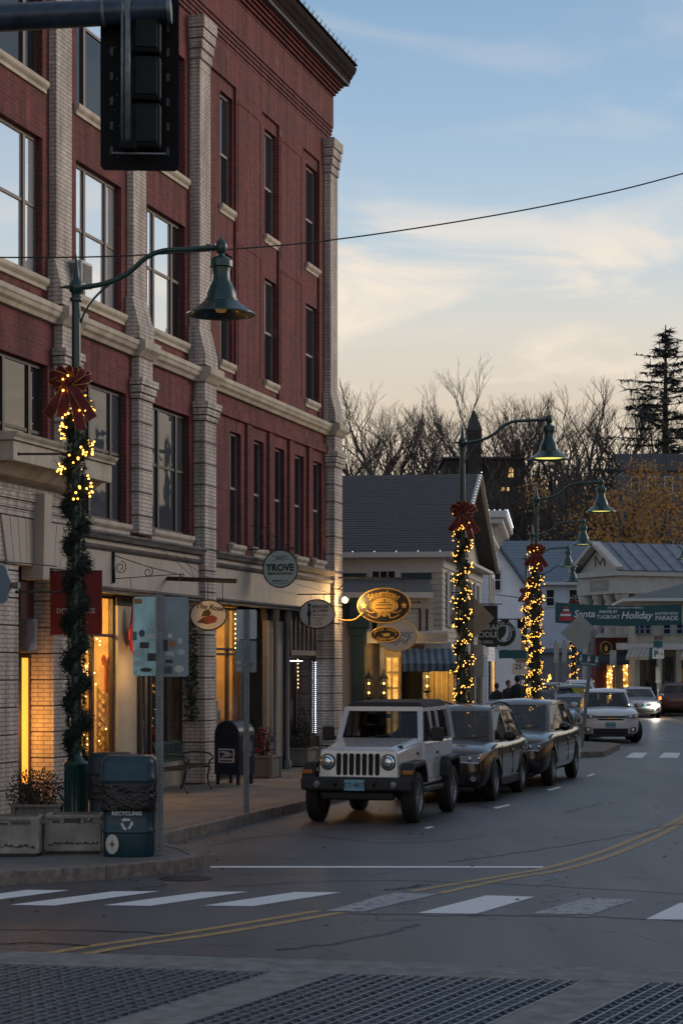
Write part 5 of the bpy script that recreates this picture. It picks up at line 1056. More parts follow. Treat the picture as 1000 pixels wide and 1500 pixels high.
def fwin(par, x0, x1, z0, z1, y, mull=(), rails=(), trim=.09, gm=None, fm=TRIMW, shutters=0, axis='y', xx=0):
    """window in a wall facing -y (or facing +x at x=xx when axis='x')"""
    def T(mb):
        if axis == 'x': mb.M = Matrix(((0, -1, 0, xx), (1, 0, 0, 0), (0, 0, 1, 0), (0, 0, 0, 1)))
        return mb
    mb = T(MB()); mb.box(x0-trim, x1+trim, y-.05, y+.02, z1, z1+trim); mb.box(x0-trim*1.2, x1+trim*1.2, y-.08, y+.02, z0-trim*.7, z0); mb.box(x0-trim, x0, y-.05, y+.02, z0, z1); mb.box(x1, x1+trim, y-.05, y+.02, z0, z1)
    for q in mull: mb.box(q-.025, q+.025, y-.04, y+.02, z0, z1)
    for q in rails: mb.box(x0, x1, y-.037, y+.02, q-.022, q+.022)
    w = mb.build('window', fm, par); T(MB()).box(x0, x1, y-.02, y-.012, z0, z1).build('pane', gm or GLD, w)
    if shutters:
        for a, b in ((x0-trim-shutters, x0-trim-.01), (x1+trim+.01, x1+trim+shutters)): T(MB()).box(a, b, y-.045, y-.005, z0-.05, z1+.05).build('shutter', SHUT, w)
    return w
AMB = litroom('lit_amber', (1, .50, .10), .75)
# ---- the inn: gabled, grey shingles; local x along the street, y away from it
IA = 90-9.46
INN = thing('inn_building', 'cream inn with grey shingled gable roof behind the large oval sign', 'building', ((647-500)/F*56, 56, 0), R(IA))
ez, rz_ = 5.5, 8.15
DI = 11.0
clap(INN, 0, DI, .0, 12, .15, ez, CREAMW)
mb = MB(); mb.prism([(0, ez), (DI, ez), (DI/2, rz_-.1)], .02, 12, 'y'); mb.build('gable_wall', CREAMW, INN)
shingle_roof(INN, (-.35, 13, ez-.02), (-.35, -.45, ez-.02), (DI/2, 13, rz_), (DI/2, -.45, rz_), .08, SHING, 34); shingle_roof(INN, (DI+.35, 13, ez-.02), (DI+.35, -.45, ez-.02), (DI/2, 13, rz_+.01), (DI/2, -.45, rz_+.01), .08, SHING, 10)
rbox(-.44, -.36, -.5, 13, ez-.14, ez).build('gutter', TRIMW, INN); rbox(-.05, -.01, -.02, 12, ez-.55, ez-.1).build('frieze_board', TRIMW, INN); rbox(-.34, -.01, -.4, 12.6, ez-.16, ez-.11).build('soffit', TRIMW, INN)
for a, b in (((-.36, -.47, ez-.05), (DI/2, -.47, rz_-.03)), ((DI+.36, -.47, ez-.05), (DI/2, -.47, rz_-.03))): MB().bar(a, b, .05, .2, (0, 1, 0)).build('rake_board', CREAMW, INN)
rbox(-.02, DI+.02, -.05, -.01, ez-.4, ez-.02).build('frieze_board', TRIMW, INN); rbox(-.3, DI+.2, -.4, -.06, ez-.12, ez-.03).build('eave_return', TRIMW, INN)
fairy('string_lights', [(-.4+(DI/2+.4)*k/26, -.55, ez+.05+(rz_-ez)*k/26) for k in range(27)]+[(DI+.4-(DI/2+.4)*k/22, -.55, ez+.05+(rz_-ez)*k/22) for k in range(23)]+[(-.45, .6*k, ez+.02) for k in range(14)], (.8, .9, 1), 1.6, .013, None, None, INN, 'cool_roof_light')
# end wall: green panels and window (wall facing -x, built in a turned frame: local y is the wall direction)
def ipx(px): return (((647-px)/F*55.8)/math.cos(R(9.46)))
def iz(py, Y=55.8): return HC+(HY-py)/F*Y
for a, b in ((500, 536), (588, 632)): rbox(-.04, -.005, ipx(b), ipx(a), iz(848), iz(831)).build('green_panel', GRNP, INN)
wf = rbox(-.07, -.02, ipx(587), ipx(540), iz(849), iz(831)).build('window', TRIMW, INN)
for k in range(3): rbox(-.085, -.072, ipx(578.5-11.5*k), ipx(569-11.5*k), iz(846.5), iz(836)).build('pane', GLD, wf)
# street gable: windows with shutters
for k in range(4):
    x = 1.3+k*2.5; fwin(INN, x, x+.85, 3.55, 4.95, -.02, (x+.42,), (4.25,), shutters=.45)
for k in range(4): rbox(.3+2.35*k, 2.3+2.35*k, -.12, -.01, .5, 2.6).build('shop_window', AMB if k in (1, 4) else GLS, INN)
rbox(0, DI, -.25, -.01, 2.75, 3.05).build('shop_fascia', TRIMW, INN)
for k in range(5): rbox(.0+2.35*k, .22+2.35*k, -.2, -.01, .15, 2.74).build('shop_pilaster', CREAMW, INN)
# ---- single-storey front of the inn nearer to us
IF = bframe('inn_porch', 'low shingled inn entrance with green column, lanterns and lit door', 497, 53, 0)
s = 53/F
def fx(px): return (px-497)*s
def fz(py): return HC+(HY-py)*s
shingle_roof(IF, (fx(480), -.25, fz(868)), (fx(634), -.25, fz(868)), (fx(480), 2.6, fz(868)+.45), (fx(634), 2.6, fz(868)+.45), .06, SHING, 8, 'porch_roof')
rbox(fx(480), fx(634), -.3, -.2, fz(876), fz(868)).build('gutter', TRIMW, IF)
clap(IF, fx(537), fx(633), .0, 2.5, fz(925), fz(876), CREAMW, .12)
rbox(fx(480), fx(537), .0, 2.5, fz(905), fz(876)).build('wall', GRNP, IF)
for a in (613, 623): rbox(fx(a), fx(a+3.5), -.05, -.005, fz(924), fz(892)).build('dark_shutter', DFRAME, IF)
for a, b in ((545, 553), (560, 568), (576, 584)): rbox(fx(a), fx(b), -.05, -.005, fz(924), fz(905)).build('transom_window', GLS, IF)
mb = MB(); mb.prism([(.5, fz(942)), (-.12, fz(942)), (-.18, fz(935)), (-.28, fz(928)), (-.28, fz(925)), (.5, fz(923))], fx(537), fx(655), 'x'); mb.build('porch_cornice', TRIMW, IF)
mb = MB(); mb.box(fx(514), fx(534), -.25, .1, .15, fz(930)); mb.box(fx(511), fx(537), -.32, .1, fz(930)-.02, fz(920)); mb.box(fx(508), fx(540), -.36, .1, fz(920), fz(905)); mb.box(fx(511), fx(537), -.30, .1, fz(905), fz(876)); mb.build('green_column', GRNP, IF, bevel=.02)
rbox(fx(498), fx(511), -.05, .1, .15, fz(912)).build('pale_pilaster', CREAMW, IF)
rbox(fx(534.5), fx(556), .3, .4, .15, fz(942)).build('tan_door', pbr('tan_door', (.30, .24, .16), .6), IF); rbox(fx(556), fx(562), -.06, .4, .15, fz(942)).build('door_post', pbr('grey_post', (.12, .12, .13), .6), IF); rbox(fx(562), fx(588), .35, .42, .15, fz(942)).build('entry_wall', pbr('tan_door', (.30, .24, .16), .6), IF)
w = window(IF, fx(565), fx(585), .6, fz(962), .28, (fx(574), ), (fz(985), fz(1008)), pbr('lit_frame', (.5, .38, .18), .6), AMB, fw=.035, name='lit_window')
rbox(fx(589), fx(620), .9, 1.0, .15, fz(950)).build('dark_doorway', flat('dark_room', (.03,.028,.026), .9), IF); rbox(fx(588), fx(622), .4, .9, fz(950), fz(944)).build('door_soffit', DFRAME, IF); rbox(fx(620), fx(623), .0, .9, .15, fz(950)).build('door_post', TRIMW, IF)
LITW = pbr('warm_lit_wall', (.55, .42, .20), .7)  # yellow lamp light put into the colour of wall and half columns
rbox(fx(623), fx(668), .25, .5, .15, fz(950)).build('wall', LITW, IF)
for k in range(5): rbox(fx(629+k*8), fx(632+k*8), .15, .249, .15, fz(955)).build('half_column', LITW, IF)
lamp('porch_lamp', ((645-500)*s, 52.5, fz(990)), (1, .55, .14), 16, .08); lamp('porch_lamp', ((570-500)*s, 52.5, fz(960)), (1, .6, .2), 14, .08)
def lantern(px, py, Y, label):
    t = thing('wall_lantern', label, 'lantern', pix(px, py, Y)[:], 0, 'lanterns at the inn entrance')
    mb = MB(); mb.lathe([(.06, -.30), (.10, -.26), (.10, -.24)], n=6); mb.lathe([(.11, .24), (.11, .27), (.05, .36), (.015, .40), (.012, .46)], n=6)
    for k in range(6): a = k*math.pi/3; mb.tube([(.1*math.cos(a), .1*math.sin(a), -.25), (.1*math.cos(a), .1*math.sin(a), .25)], .008, 4)
    mb.tube([(0, .0, -.28), (0, .22, -.38)], .012, 5); mb.build('cage', BLACK, t)
    for z in (-.12, .12): MB().ball((0, 0, z), .028, 8).build('bulb', glow('lantern_bulb', (1, .45, .10), 9), t, smooth=True)
    MB().lathe([(.088, -.24), (.088, .24)], n=6, cap=False).build('glass', CLEAR, t)
lantern(540, 1008, 52.6, 'wall lantern right of the green column'); lantern(562, 1008, 52.5, 'wall lantern between the two inn doors'); lantern(625, 998, 52.6, 'wall lantern under the striped awning')
aw = bframe('striped_awning', 'blue and white striped awning over the inn doorway', 588, 52.8, 0, 'awning'); AB, AW_ = pbr('awning_blue', (.035, .07, .11), .8), pbr('awning_pale', (.13, .18, .23), .8)
n = 15
for k in range(n):
    x0 = (k/n)*1.36; x1 = ((k+1)/n)*1.36; z1, z0 = fz(950), fz(972)
    MB().hexa([(x0, .0, z1-.01), (x1, .0, z1-.01), (x1, -.95, z0-.01), (x0, -.95, z0-.01)], [(x0, .0, z1), (x1, .0, z1), (x1, -.95, z0), (x0, -.95, z0)]).build('stripe', AB if k % 2 else AW_, aw)
    rbox(x0, x1, -.96, -.945, z0-.2, z0-.005).build('valance', AB if k % 2 else AW_, aw)
t = bframe('hanging_sign', 'oval cream diner sign with blue waves behind the small inn oval', 581, 51.3, -6, 'sign'); t.location.z = HC+(HY-931)/F*51.3; rx, rz = 30*51.3/F, 22.5*51.3/F
MB().prism(ell(rx, rz, 36), -.03, .03, 'y').build('board', CRM, t); MB().tube([(x, -.03, z) for x, z in ell(rx, rz, 36)], .016, 5, closed=True).build('rim', GOLD, t, smooth=True)
SB = flat('sign_wave_blue', (.05, .14, .22), .5); text('Diner', rx*.52, SB, t, (rx*.10, -.034, rz*.12), shear=.35, bold=.001)
mb = MB()
for q in (0, .06): mb.tube([(rx*(-.4+1.1*k/20), -.034, -rz*.42-q+.05*math.sin(k*.75)+.1*k/20) for k in range(21)], .010, 4)
mb.build('waves', SB, t)
mb = MB(); mb.tube([(-.35, 0, rz+.28), (.55, 0, rz+.28)], .014, 5); mb.tube([(-.35, 0, rz+.45), (.55, 0, rz+.45)], .014, 5); mb.ball((.57, 0, rz+.28), .035); mb.ball((.57, 0, rz+.45), .035); mb.tube([(.1, 0, rz+.28), (.1, 0, rz*.9)], .008, 4); mb.build('bracket_rods', BLACK, t)
# arched pale sign, small framed sign, noodle sign, round sign
t = bframe('hanging_sign', 'arched pale blue sign with a white sail and green base beside the second garland', 655, 58, -8, 'sign'); s5 = 58/F; t.location.z = HC+(HY-895)*s5
q = [(-.32, -.38), (.32, -.38), (.32, .1)]+[(.32*math.cos(R(a)), .1+.28*math.sin(R(a))) for a in range(15, 180, 15)]+[(-.32, .1)]
MB().prism(q, -.03, .03, 'y').build('board', pbr('sign_skyblue', (.20, .29, .36), .5, bump=.02), t); MB().prism([(-.3, -.36), (.3, -.36), (.3, -.12), (-.3, -.10)], -.036, -.031, 'y').build('sea', pbr('sign_sea', (.02, .07, .07), .5), t); MB().prism([(.0, -.1), (.16, -.1), (.2, .28)], -.038, -.0315, 'y').build('sail', PRW, t); MB().tube([(-.4, 0, .52), (.5, 0, .52)], .018, 5).build('rod', BLACK, t)
mb = MB(); mb.tube([(-.2, 0, .36), (-.2, 0, .52)], .008, 4); mb.tube([(.2, 0, .36), (.2, 0, .52)], .008, 4); mb.build('chain', BLACK, t)
t = bframe('hanging_sign', 'small pale framed sign above the striped awning', 634, 53.5, 0, 'sign'); t.location.z = HC+(HY-928)/F*53.5; rbox(-.15, .15, -.03, .03, -.17, .19).build('board', pbr('sign_tan', (.35, .30, .22), .6), t); rbox(-.12, .12, -.035, -.031, -.14, .16).build('face', pbr('sign_tan2', (.42, .39, .33), .6), t); text('Inn at', .08, GOLD, t, (0, -.038, .05), shear=.2); text('Mystic', .08, GOLD, t, (0, -.038, -.05), shear=.2)
t = bframe('hanging_sign', 'black rectangular noodle sign with white lettering beyond the diamond sign', 712, 66, -8, 'sign'); s5 = 66/F; t.location.z = HC+(HY-915)*s5
rbox(-.62, .36, -.04, .04, -.72, .62).build('board', SBLK, t); text('SAMURAI', .25, PRW, t, (-.14, -.045, -.10), bold=.003); text('NOODLE', .25, PRW, t, (-.14, -.045, -.33), bold=.003); text('BAR & GRILL', .13, PRW, t, (-.14, -.045, -.56), bold=.002); mb = MB(); mb.prism(ell(.2, .08, 16, -.05, .18), -.05, -.041, 'y'); mb.prism([(-.15, .2), (.06, .2), (.0, .42), (-.08, .36)], -.05, -.041, 'y'); mb.build('emblem', PRW, t); MB().tube([(-1.0, 0, .66), (.5, 0, .66)], .02, 5).build('rod', BLACK, t)
t = bframe('hanging_sign', 'round black and white ring sign behind the noodle sign', 737, 72, -6, 'sign'); s5 = 72/F; t.location.z = HC+(HY-928)*s5; r0 = 18*s5
MB().prism(ell(r0, r0*1.05, 32), -.03, .03, 'y').build('board', SBLK, t); MB().tube([(x, -.035, z) for x, z in ell(r0*.62, r0*.65, 28)], .02, 5, closed=True).build('ring', PRW, t); arc_text('OYSTER CLUB', .12, PRW, t, r0*.8, r0*.84, 160, 20, -.035, bold=.001); mb = MB(); mb.prism([(.05, -.28), (.18, -.1), (.2, .1), (.08, .3), (.1, .08), (.02, -.1), (-.1, -.2)], -.04, -.031, 'y'); mb.build('crescent', PRW, t); MB().tube([(-.3, 0, .5), (.9, 0, .5)], .02, 5).build('rod', BLACK, t)
t = bframe('wall_sign', 'white panel sign with green strip below the round ring sign', 746, 76, -6, 'sign'); s5 = 76/F; t.location.z = HC+(HY-940)*s5; rbox(-.55, .42, -.03, .03, -.3, .5).build('board', TRIMW, t); rbox(-.4, .62, -.05, -.031, -.62, -.32).build('green_strip', pbr('sign_green', (.015, .09, .09), .6), t)
# ---- white house with heavy bracketed cornice
H2 = thing('white_house', 'white house with heavy bracketed cornice edged with lights behind the inn', 'house', ((713-500)/F*77, 77, 0), R(90-6))
clap(H2, 0, 9, 0, 9, .15, 7.3, WHITEW); mb = MB(); mb.box(-.75, 9.7, -.75, 9.7, 7.95, 8.2); mb.box(-.6, 9.6, -.6, 9.6, 7.75, 7.945); mb.box(-.2, 9.2, -.2, 9.2, 7.3, 7.74); mb.build('cornice', TRIMW, H2)
for k in range(9):
    MB().prism([(0, 7.1), (-.45, 7.72), (0, 7.74)], .3+k*1.03, .45+k*1.03, 'x').build('bracket', TRIMW, H2); MB().prism([(0, 7.1), (-.45, 7.72), (0, 7.74)], .3+k*1.03, .45+k*1.03, 'y').build('bracket', TRIMW, H2)
for k in range(3): fwin(H2, 1.2+k*2.7, 2.0+k*2.7, 4.2, 5.9, -.02, (1.6+k*2.7,), (5.05,), shutters=.4); rbox(.8+k*2.8, 2.8+k*2.8, -.1, -.01, .5, 2.6).build('shop_window', AMB if k == 1 else GLS, H2)
fairy('string_lights', [(-.78, .2*k-.7, 8.22) for k in range(50)]+[(.2*k-.7, -.78, 8.22) for k in range(50)], (.85, .9, 1), 2, .02, None, None, H2, 'cool_roof_light')
# ---- big clapboard house facing us
BH = thing('clapboard_house', 'large pale blue clapboard house with grey slate roof across the end of the street', 'house', ((752-500)/F*128, 128, 0), R(3))
sb = 128/F; W_ = 138*sb
def bx_(px): return (px-752)*sb
def bz(py): return HC+(HY-py)*sb
BE = bz(851); BR = BE+2.75
clap(BH, 0, W_, 0, 8, 0, bz(851), BLUEW, .2)
mb = MB(); mb.prism([(0, BE), (8, BE), (4, BR-.1)], .02, W_, 'x'); mb.build('gable_wall', WHITEW, BH)
shingle_roof(BH, (-.4, -.4, BE-.1), (W_+.4, -.4, BE-.1), (-.4, 4, BR), (W_+.4, 4, BR), .1, SLATE, 14); shingle_roof(BH, (-.4, 8.4, BE-.1), (W_+.4, 8.4, BE-.1), (-.4, 4, BR+.01), (W_+.4, 4, BR+.01), .1, SLATE, 6)
rbox(-.45, W_+.45, -.5, -.4, BE-.25, BE-.09).build('gutter', TRIMW, BH); rbox(-.03, .25, -.04, .1, 0, BE-.3).build('corner_board', TRIMW, BH)
for a, b, c, d in ((834, 847, 887, 864), (853, 866, 887, 864), (834, 847, 965, 940), (853, 866, 965, 940), (770, 781, 887, 864), (800, 811, 887, 864)): fwin(BH, bx_(a), bx_(b), bz(c), bz(d), -.02, (), ((bz(c)+bz(d))/2,), .14)
GW = thing('gabled_house', 'bright white gabled house end beside the big clapboard house', 'house', ((724-500)/F*104, 104, 0), R(22)); s6 = 104/F
clap(GW, 0, 2.2, 0, 7, 0, 6.0, WHITEW); mb = MB(); mb.prism([(-2.2, 6), (2.2, 6), (0, 8.7)], .02, 7, 'y'); mb.build('gable_wall', WHITEW, GW); rbox(-2.2, 0, 0, 7, 0, 6).build('wall', WHITEW, GW)
shingle_roof(GW, (2.45, -.3, 5.75), (2.45, 7, 5.75), (0, -.3, 8.8), (0, 7, 8.8), .08, SLATE, 8); shingle_roof(GW, (-2.45, -.3, 5.75), (-2.45, 7, 5.75), (0, -.3, 8.81), (0, 7, 8.81), .08, SLATE, 8)
for x in (.35, 1.25): fwin(GW, x, x+.42, 3.2, 4.8, -.02, (), (4.0,), .1)
fwin(GW, -.1, .3, 6.3, 7.3, 0, (), (6.8,), .08)
# ---- bank with pediment and columns
BK = thing('bank_building', 'pale stone bank with columned pediment front and metal seam roof', 'building', ((917-500)/F*117, 117, 0), R(24)); sk = 117/F
STN = pbr('bank_stone', (.38, .36, .34), .75, var=.12, bump=.1)
# pediment front faces left (local -x), roof ridge runs along +x; local y is the front's width
fwd = 4.4; e_z = HC+(HY-836)*sk; a_z = HC+(HY-793)*sk
rbox(.6, 14, 0, fwd, 0, e_z-.9).build('wall', STN, BK); rbox(-.6, 14, -.15, fwd+.15, e_z-1.3, e_z-.3).build('entablature', STN, BK); rbox(-.85, 14.2, -.4, fwd+.4, e_z-.29, e_z).build('cornice', STN, BK)
mb = MB(); mb.prism([(-.2, e_z), (fwd+.2, e_z), (fwd/2, a_z-.15)], -.4, 1, 'x'); mb.build('pediment', STN, BK)
for a, b in (((-.75, -.45, e_z+.1), (-.75, fwd/2, a_z)), ((-.75, fwd+.45, e_z+.1), (-.75, fwd/2, a_z))): MB().bar(a, b, .5, .22, (0, 0, 1)).build('raking_cornice', STN, BK)
shingle_roof(BK, (-.85, -.45, e_z+.02), (14.4, -.45, e_z+.02), (-.85, fwd/2, a_z+.05), (14.4, fwd/2, a_z+.05), .08, METR, 16, 'roof', True); shingle_roof(BK, (-.85, fwd+.45, e_z+.02), (14.4, fwd+.45, e_z+.02), (-.85, fwd/2, a_z+.06), (14.4, fwd/2, a_z+.06), .08, METR, 6, 'roof', True)
for y in (.35, 1.6, 2.85, 4.1): MB().lathe([(.42, 0), (.42, .25), (.34, .35), (.30, e_z-2.0), (.28, e_z-1.75), (.36, e_z-1.6), (.42, e_z-1.42), (.42, e_z-1.31)], (-.1, y, 0), 14).build('column', STN, BK, smooth=35)
for x in (1.9, 3.9): MB().lathe([(.42, 0), (.42, .25), (.34, .35), (.30, e_z-2.0), (.36, e_z-1.6), (.42, e_z-1.31)], (x, -.02, 0), 14).build('column', STN, BK, smooth=35)
mb = MB(); mb.tube([(-.43, fwd/2+.5, e_z+.35), (-.43, fwd/2+.5, e_z+.95), (-.43, fwd/2, e_z+.45), (-.43, fwd/2-.5, e_z+.95), (-.43, fwd/2-.5, e_z+.35)], .06, 4); mb.build('monogram', pbr('dark_bronze', (.12, .11, .10), .5), BK)
o = rbox(-.635, -.601, 1.0, 3.0, e_z-1.1, e_z-.5).build('name_tablet', pbr('tablet', (.22, .21, .2), .7), BK); t_ = text('BANK', .42, STN, BK, (-.65, 2.0, e_z-.8), rot=(R(90), 0, R(-90)), bold=.01)
rbox(1.0, 13, .3, fwd-.3, e_z-3.6, e_z-1.9).build('lit_window', AMB, BK) if False else rbox(2.4, 3.3, -.03, -.002, e_z-3.9, e_z-1.7).build('lit_window', AMB, BK)
# ---- cream hip-roofed building on the right with shop below
CB = thing('cream_building', 'cream two-storey building with hipped roof, arched brick lintels and awnings at right', 'building', ((930-500)/F*106, 106, 0), R(-4)); sc_ = 106/F
def cx(px): return (px-930)*sc_
def cz(py): return HC+(HY-py)*sc_
CRY = pbr('cream_stucco', (.44, .40, .30), .75, var=.12, bump=.1)
rbox(0, 9, 0, 8, .1, cz(878)).build('wall', CRY, CB)
MB().hexa([(-.7, -.7, cz(881)), (9.7, -.7, cz(881)), (9.7, 8.7, cz(881)), (-.7, 8.7, cz(881))], [(-.7, -.7, cz(877)), (9.7, -.7, cz(877)), (9.7, 8.7, cz(877)), (-.7, 8.7, cz(877))]).build('eave', TRIMW, CB)
MB().hexa([(-.6, -.6, cz(876.9)), (9.6, -.6, cz(876.9)), (9.6, 8.6, cz(876.9)), (-.6, 8.6, cz(876.9))], [(3.0, 3.0, cz(850)), (6.0, 3.0, cz(850)), (6.0, 5, cz(850)), (3.0, 5, cz(850))]).build('hip_roof', pbr('green_slate', (.09, .11, .115), .8, var=.25, bump=.2), CB)
for px in (932.5, 939.5, 948, 975):
    r0 = 2.6*sc_ if px < 970 else 7*sc_; MB().prism([(cx(px)+r0*math.cos(R(a)), cz(893)+r0*math.sin(R(a))) for a in range(0, 181, 20)], -.06, -.005, 'y').build('brick_arch', RED, CB); MB().prism([(cx(px)+r0*.65*math.cos(R(a)), cz(893)+r0*.65*math.sin(R(a))) for a in range(0, 181, 20)], -.08, -.061, 'y').build('arch_pane', TRIMW, CB)
for a, b in ((930.5, 934), (937, 942), (945, 951), (971, 980), (990, 998)): fwin(CB, cx(a), cx(b), cz(928), cz(915), -.02, (), (cz(921),), .08, fm=pbr('bluegrey_trim', (.25,.29,.36), .6))
rbox(-1.0, 9, -1.2, 0, cz(948), cz(942)).build('shop_roof', pbr('grey_eave', (.3, .31, .33), .7), CB); rbox(-1.05, 9.05, -1.25, -1.2, cz(952), cz(943)).build('shop_gutter', TRIMW, CB)
for px in (930, 962, 990): rbox(cx(px)-.13, cx(px)+.13, -1.15, -.9, .15, cz(948)).build('post', CRY, CB)
for a, b in ((934, 952), (966, 985), (992, 1010)): window(CB, cx(a), cx(b), .6, cz(962), -.12, ((cx(a)+cx(b))/2,), (), DFRAME, GLS, name='shop_window', fw=.06)
rbox(cx(952), cx(965), -.15, -.02, .15, cz(960)).build('dark_doorway', DFRAME, CB)
for x0, lb_ in ((914, 'striped beige awning on the left corner of the cream building'), (993, 'striped beige awning at the right edge')):
    aw = bframe('shop_awning', lb_, x0, 104.6, -4, 'awning'); 
    for k in range(10):
        q0, q1 = k*.115, (k+1)*.115; MB().hexa([(q0+.3, .2, cz(949)), (q1+.3, .2, cz(949)), (q1, -.9, cz(963)), (q0, -.9, cz(963))], [(q0+.3, .2, cz(949)+.02), (q1+.3, .2, cz(949)+.02), (q1, -.9, cz(963)+.02), (q0, -.9, cz(963)+.02)]).build('stripe', (pbr('awn_beige', (.40, .36, .30), .8), pbr('awn_grey', (.30, .28, .25), .8))[k % 2], aw)
        rbox(q0, q1, -.92, -.9, cz(967), cz(963)).build('valance', pbr('awn_edge', (.45, .36, .2), .8), aw)
# ---- low brick shop between the banner and the houses
LS = thing('brick_shop', 'low red brick shop with blue awning and golden lit windows below the banner', 'shop', ((886-500)/F*112, 112, 0), R(2)); sl = 112/F
def lx(px): return (px-886)*sl
def lzz(py): return HC+(HY-py)*sl
rbox(lx(872), lx(928), 0, 2.5, .1, lzz(934)).build('wall', RED, LS); rbox(lx(870), lx(930), -.2, 2.5, lzz(934), lzz(928)).build('cornice', TRIMW, LS); 
for k in range(14): rbox(lx(884+k*3.2), lx(885+k*3.2), -.1, -.05, lzz(928), lzz(919)).build('baluster', TRIMW, LS)
rbox(lx(882), lx(928), -.12, -.03, lzz(919), lzz(917)).build('balustrade_rail', TRIMW, LS)
for a, b in ((888, 898), (912, 923)): rbox(lx(a), lx(b), -.06, -.005, .3, lzz(970)).build('lit_window', AMB, LS)
rbox(lx(900), lx(910), -.08, -.005, .15, lzz(970)).build('door', pbr('grey_door', (.2, .21, .24), .6), LS)
fairy('string_lights', [(lx(rng.choice((rng.uniform(888, 898), rng.uniform(912, 923)))), -.1, rng.uniform(.5, 2.6)) for _ in range(60)], (1, .6, .15), 14, .03, None, None, LS, 'window_fairy')
aw = bframe('shop_awning', 'dark blue awning over the golden lit shop windows', 882, 110.9, 2, 'awning'); MB().hexa([(0, 1, lzz(956)), (1.6, 1, lzz(956)), (1.55, -.3, lzz(971)), (-.05, -.3, lzz(971))], [(0, 1, lzz(956)+.03), (1.6, 1, lzz(956)+.03), (1.55, -.3, lzz(971)+.03), (-.05, -.3, lzz(971)+.03)]).build('canopy', pbr('awning_navy', (.035, .05, .075), .8), aw); rbox(-.05, 1.55, -.33, -.3, lzz(974), lzz(970)).build('valance', pbr('awning_navy', (.035, .05, .075), .8), aw)
t = bframe('wall_sign', 'round black shop sign with gold emblem on the red brick shop', 887, 110, 0, 'sign'); t.location.z = HC+(HY-949)/F*110; MB().prism(ell(.38, .42, 24), -.04, .04, 'y').build('board', SBLK, t); MB().tube([(x, -.045, z) for x, z in ell(.3, .34, 24)], .02, 4, closed=True).build('ring', GOLD, t); MB().prism([(0, .18), (.1, 0), (.05, -.18), (-.05, -.18), (-.1, 0)], -.05, -.041, 'y').build('emblem', GOLD, t)
# grey house wall filling behind the white pole
t = thing('grey_house', 'low grey house behind the parked cars left of the lit tree', 'house', ((760-500)/F*128, 128, 0), R(0)); clap(t, 0, 6, 0, 4, 0, 3.4, pbr('grey_clap', (.22, .22, .24), .7)); shingle_roof(t, (-.3, -.3, 3.3), (6.3, -.3, 3.3), (-.3, 2, 4.6), (6.3, 2, 4.6), .08, SLATE, 6)
# ------------------------------------------------------------ street banner
Yb = 103; t = thing('street_banner', 'long teal holiday banner strung across the street', 'banner', pix(905, 900, Yb)[:], R(-4)); s7 = Yb/F; TEAL = pbr('banner_teal', (.012, .062, .070), .7, var=.15, vs=1, bump=.05)
bl_ = 92*s7; bt = 15*s7; mb = MB()
for k in range(12):
    a, b = -bl_+2*bl_*k/12, -bl_+2*bl_*(k+1)/12; za, zb = -.10*(k/12)-.12*math.sin(math.pi*k/12)+.1, -.10*((k+1)/12)-.12*math.sin(math.pi*(k+1)/12)+.1
    mb.hexa([(a, -.01, za-bt+(.06 if k else 0)*0), (b, -.01, zb-bt), (b, .01, zb-bt), (a, .01, za-bt)], [(a, -.01, za+bt), (b, -.01, zb+bt), (b, .01, zb+bt), (a, .01, za+bt)])
mb.build('cloth', TEAL, t)
BX = lambda px: (px-905)*s7
text('Santa', .50, PRW, t, (BX(855), -.02, .02), shear=.25, bold=.008); text('ARRIVES BY', .20, PRW, t, (BX(890), -.02, .13), bold=.004, sx=.9); text('TUGBOAT', .26, PRW, t, (BX(890), -.02, -.13), bold=.004, sx=.95); text('Holiday', .50, PRW, t, (BX(931), -.02, -.06), shear=.25, bold=.008); text('LIGHTED BOAT', .185, PRW, t, (BX(975), -.02, .04), bold=.003, sx=.9); text('PARADE', .31, PRW, t, (BX(975), -.02, -.2), bold=.005); text('GREATER CHAMBER OF COMMERCE', .11, PRW, t, (BX(915), -.02, .33), bold=.001)
for a, b, c, d, m_ in ((-.94, -.72, -.30, -.12, REDD), (-.92, -.75, -.08, .03, PRW), (-.90, -.76, .04, .16, REDD), (-.87, -.78, .17, .27, PRW), (-.86, -.80, .28, .40, REDD)): rbox(bl_*a, bl_*b, -.02, -.012, c, d).build('tugboat_picture', m_, t)
mb = MB(); mb.tube([(-bl_, 0, bt+.1), (-bl_-6, 0, bt+.9)], .02, 4); mb.tube([(bl_, 0, bt), (bl_+8, 0, bt+.7)], .02, 4); mb.build('rope', BLACK, t)
# ------------------------------------------------------------ traffic signs farther on
def ray_thing(name, label, px, py, Y, rz=0): return thing(name, label, 'sign post', (((px-500)/F*Y), Y, .15), rz)
DIA = pbr('diamond_back', (.30, .32, .31), .45, metal=.3, var=.15, bump=.02); DIAG = pbr('diamond_back_tan', (.26, .22, .15), .5, metal=.2, var=.25, bump=.02); SGN = pbr('sign_teal_green', (.01, .085, .095), .5, bump=.02)
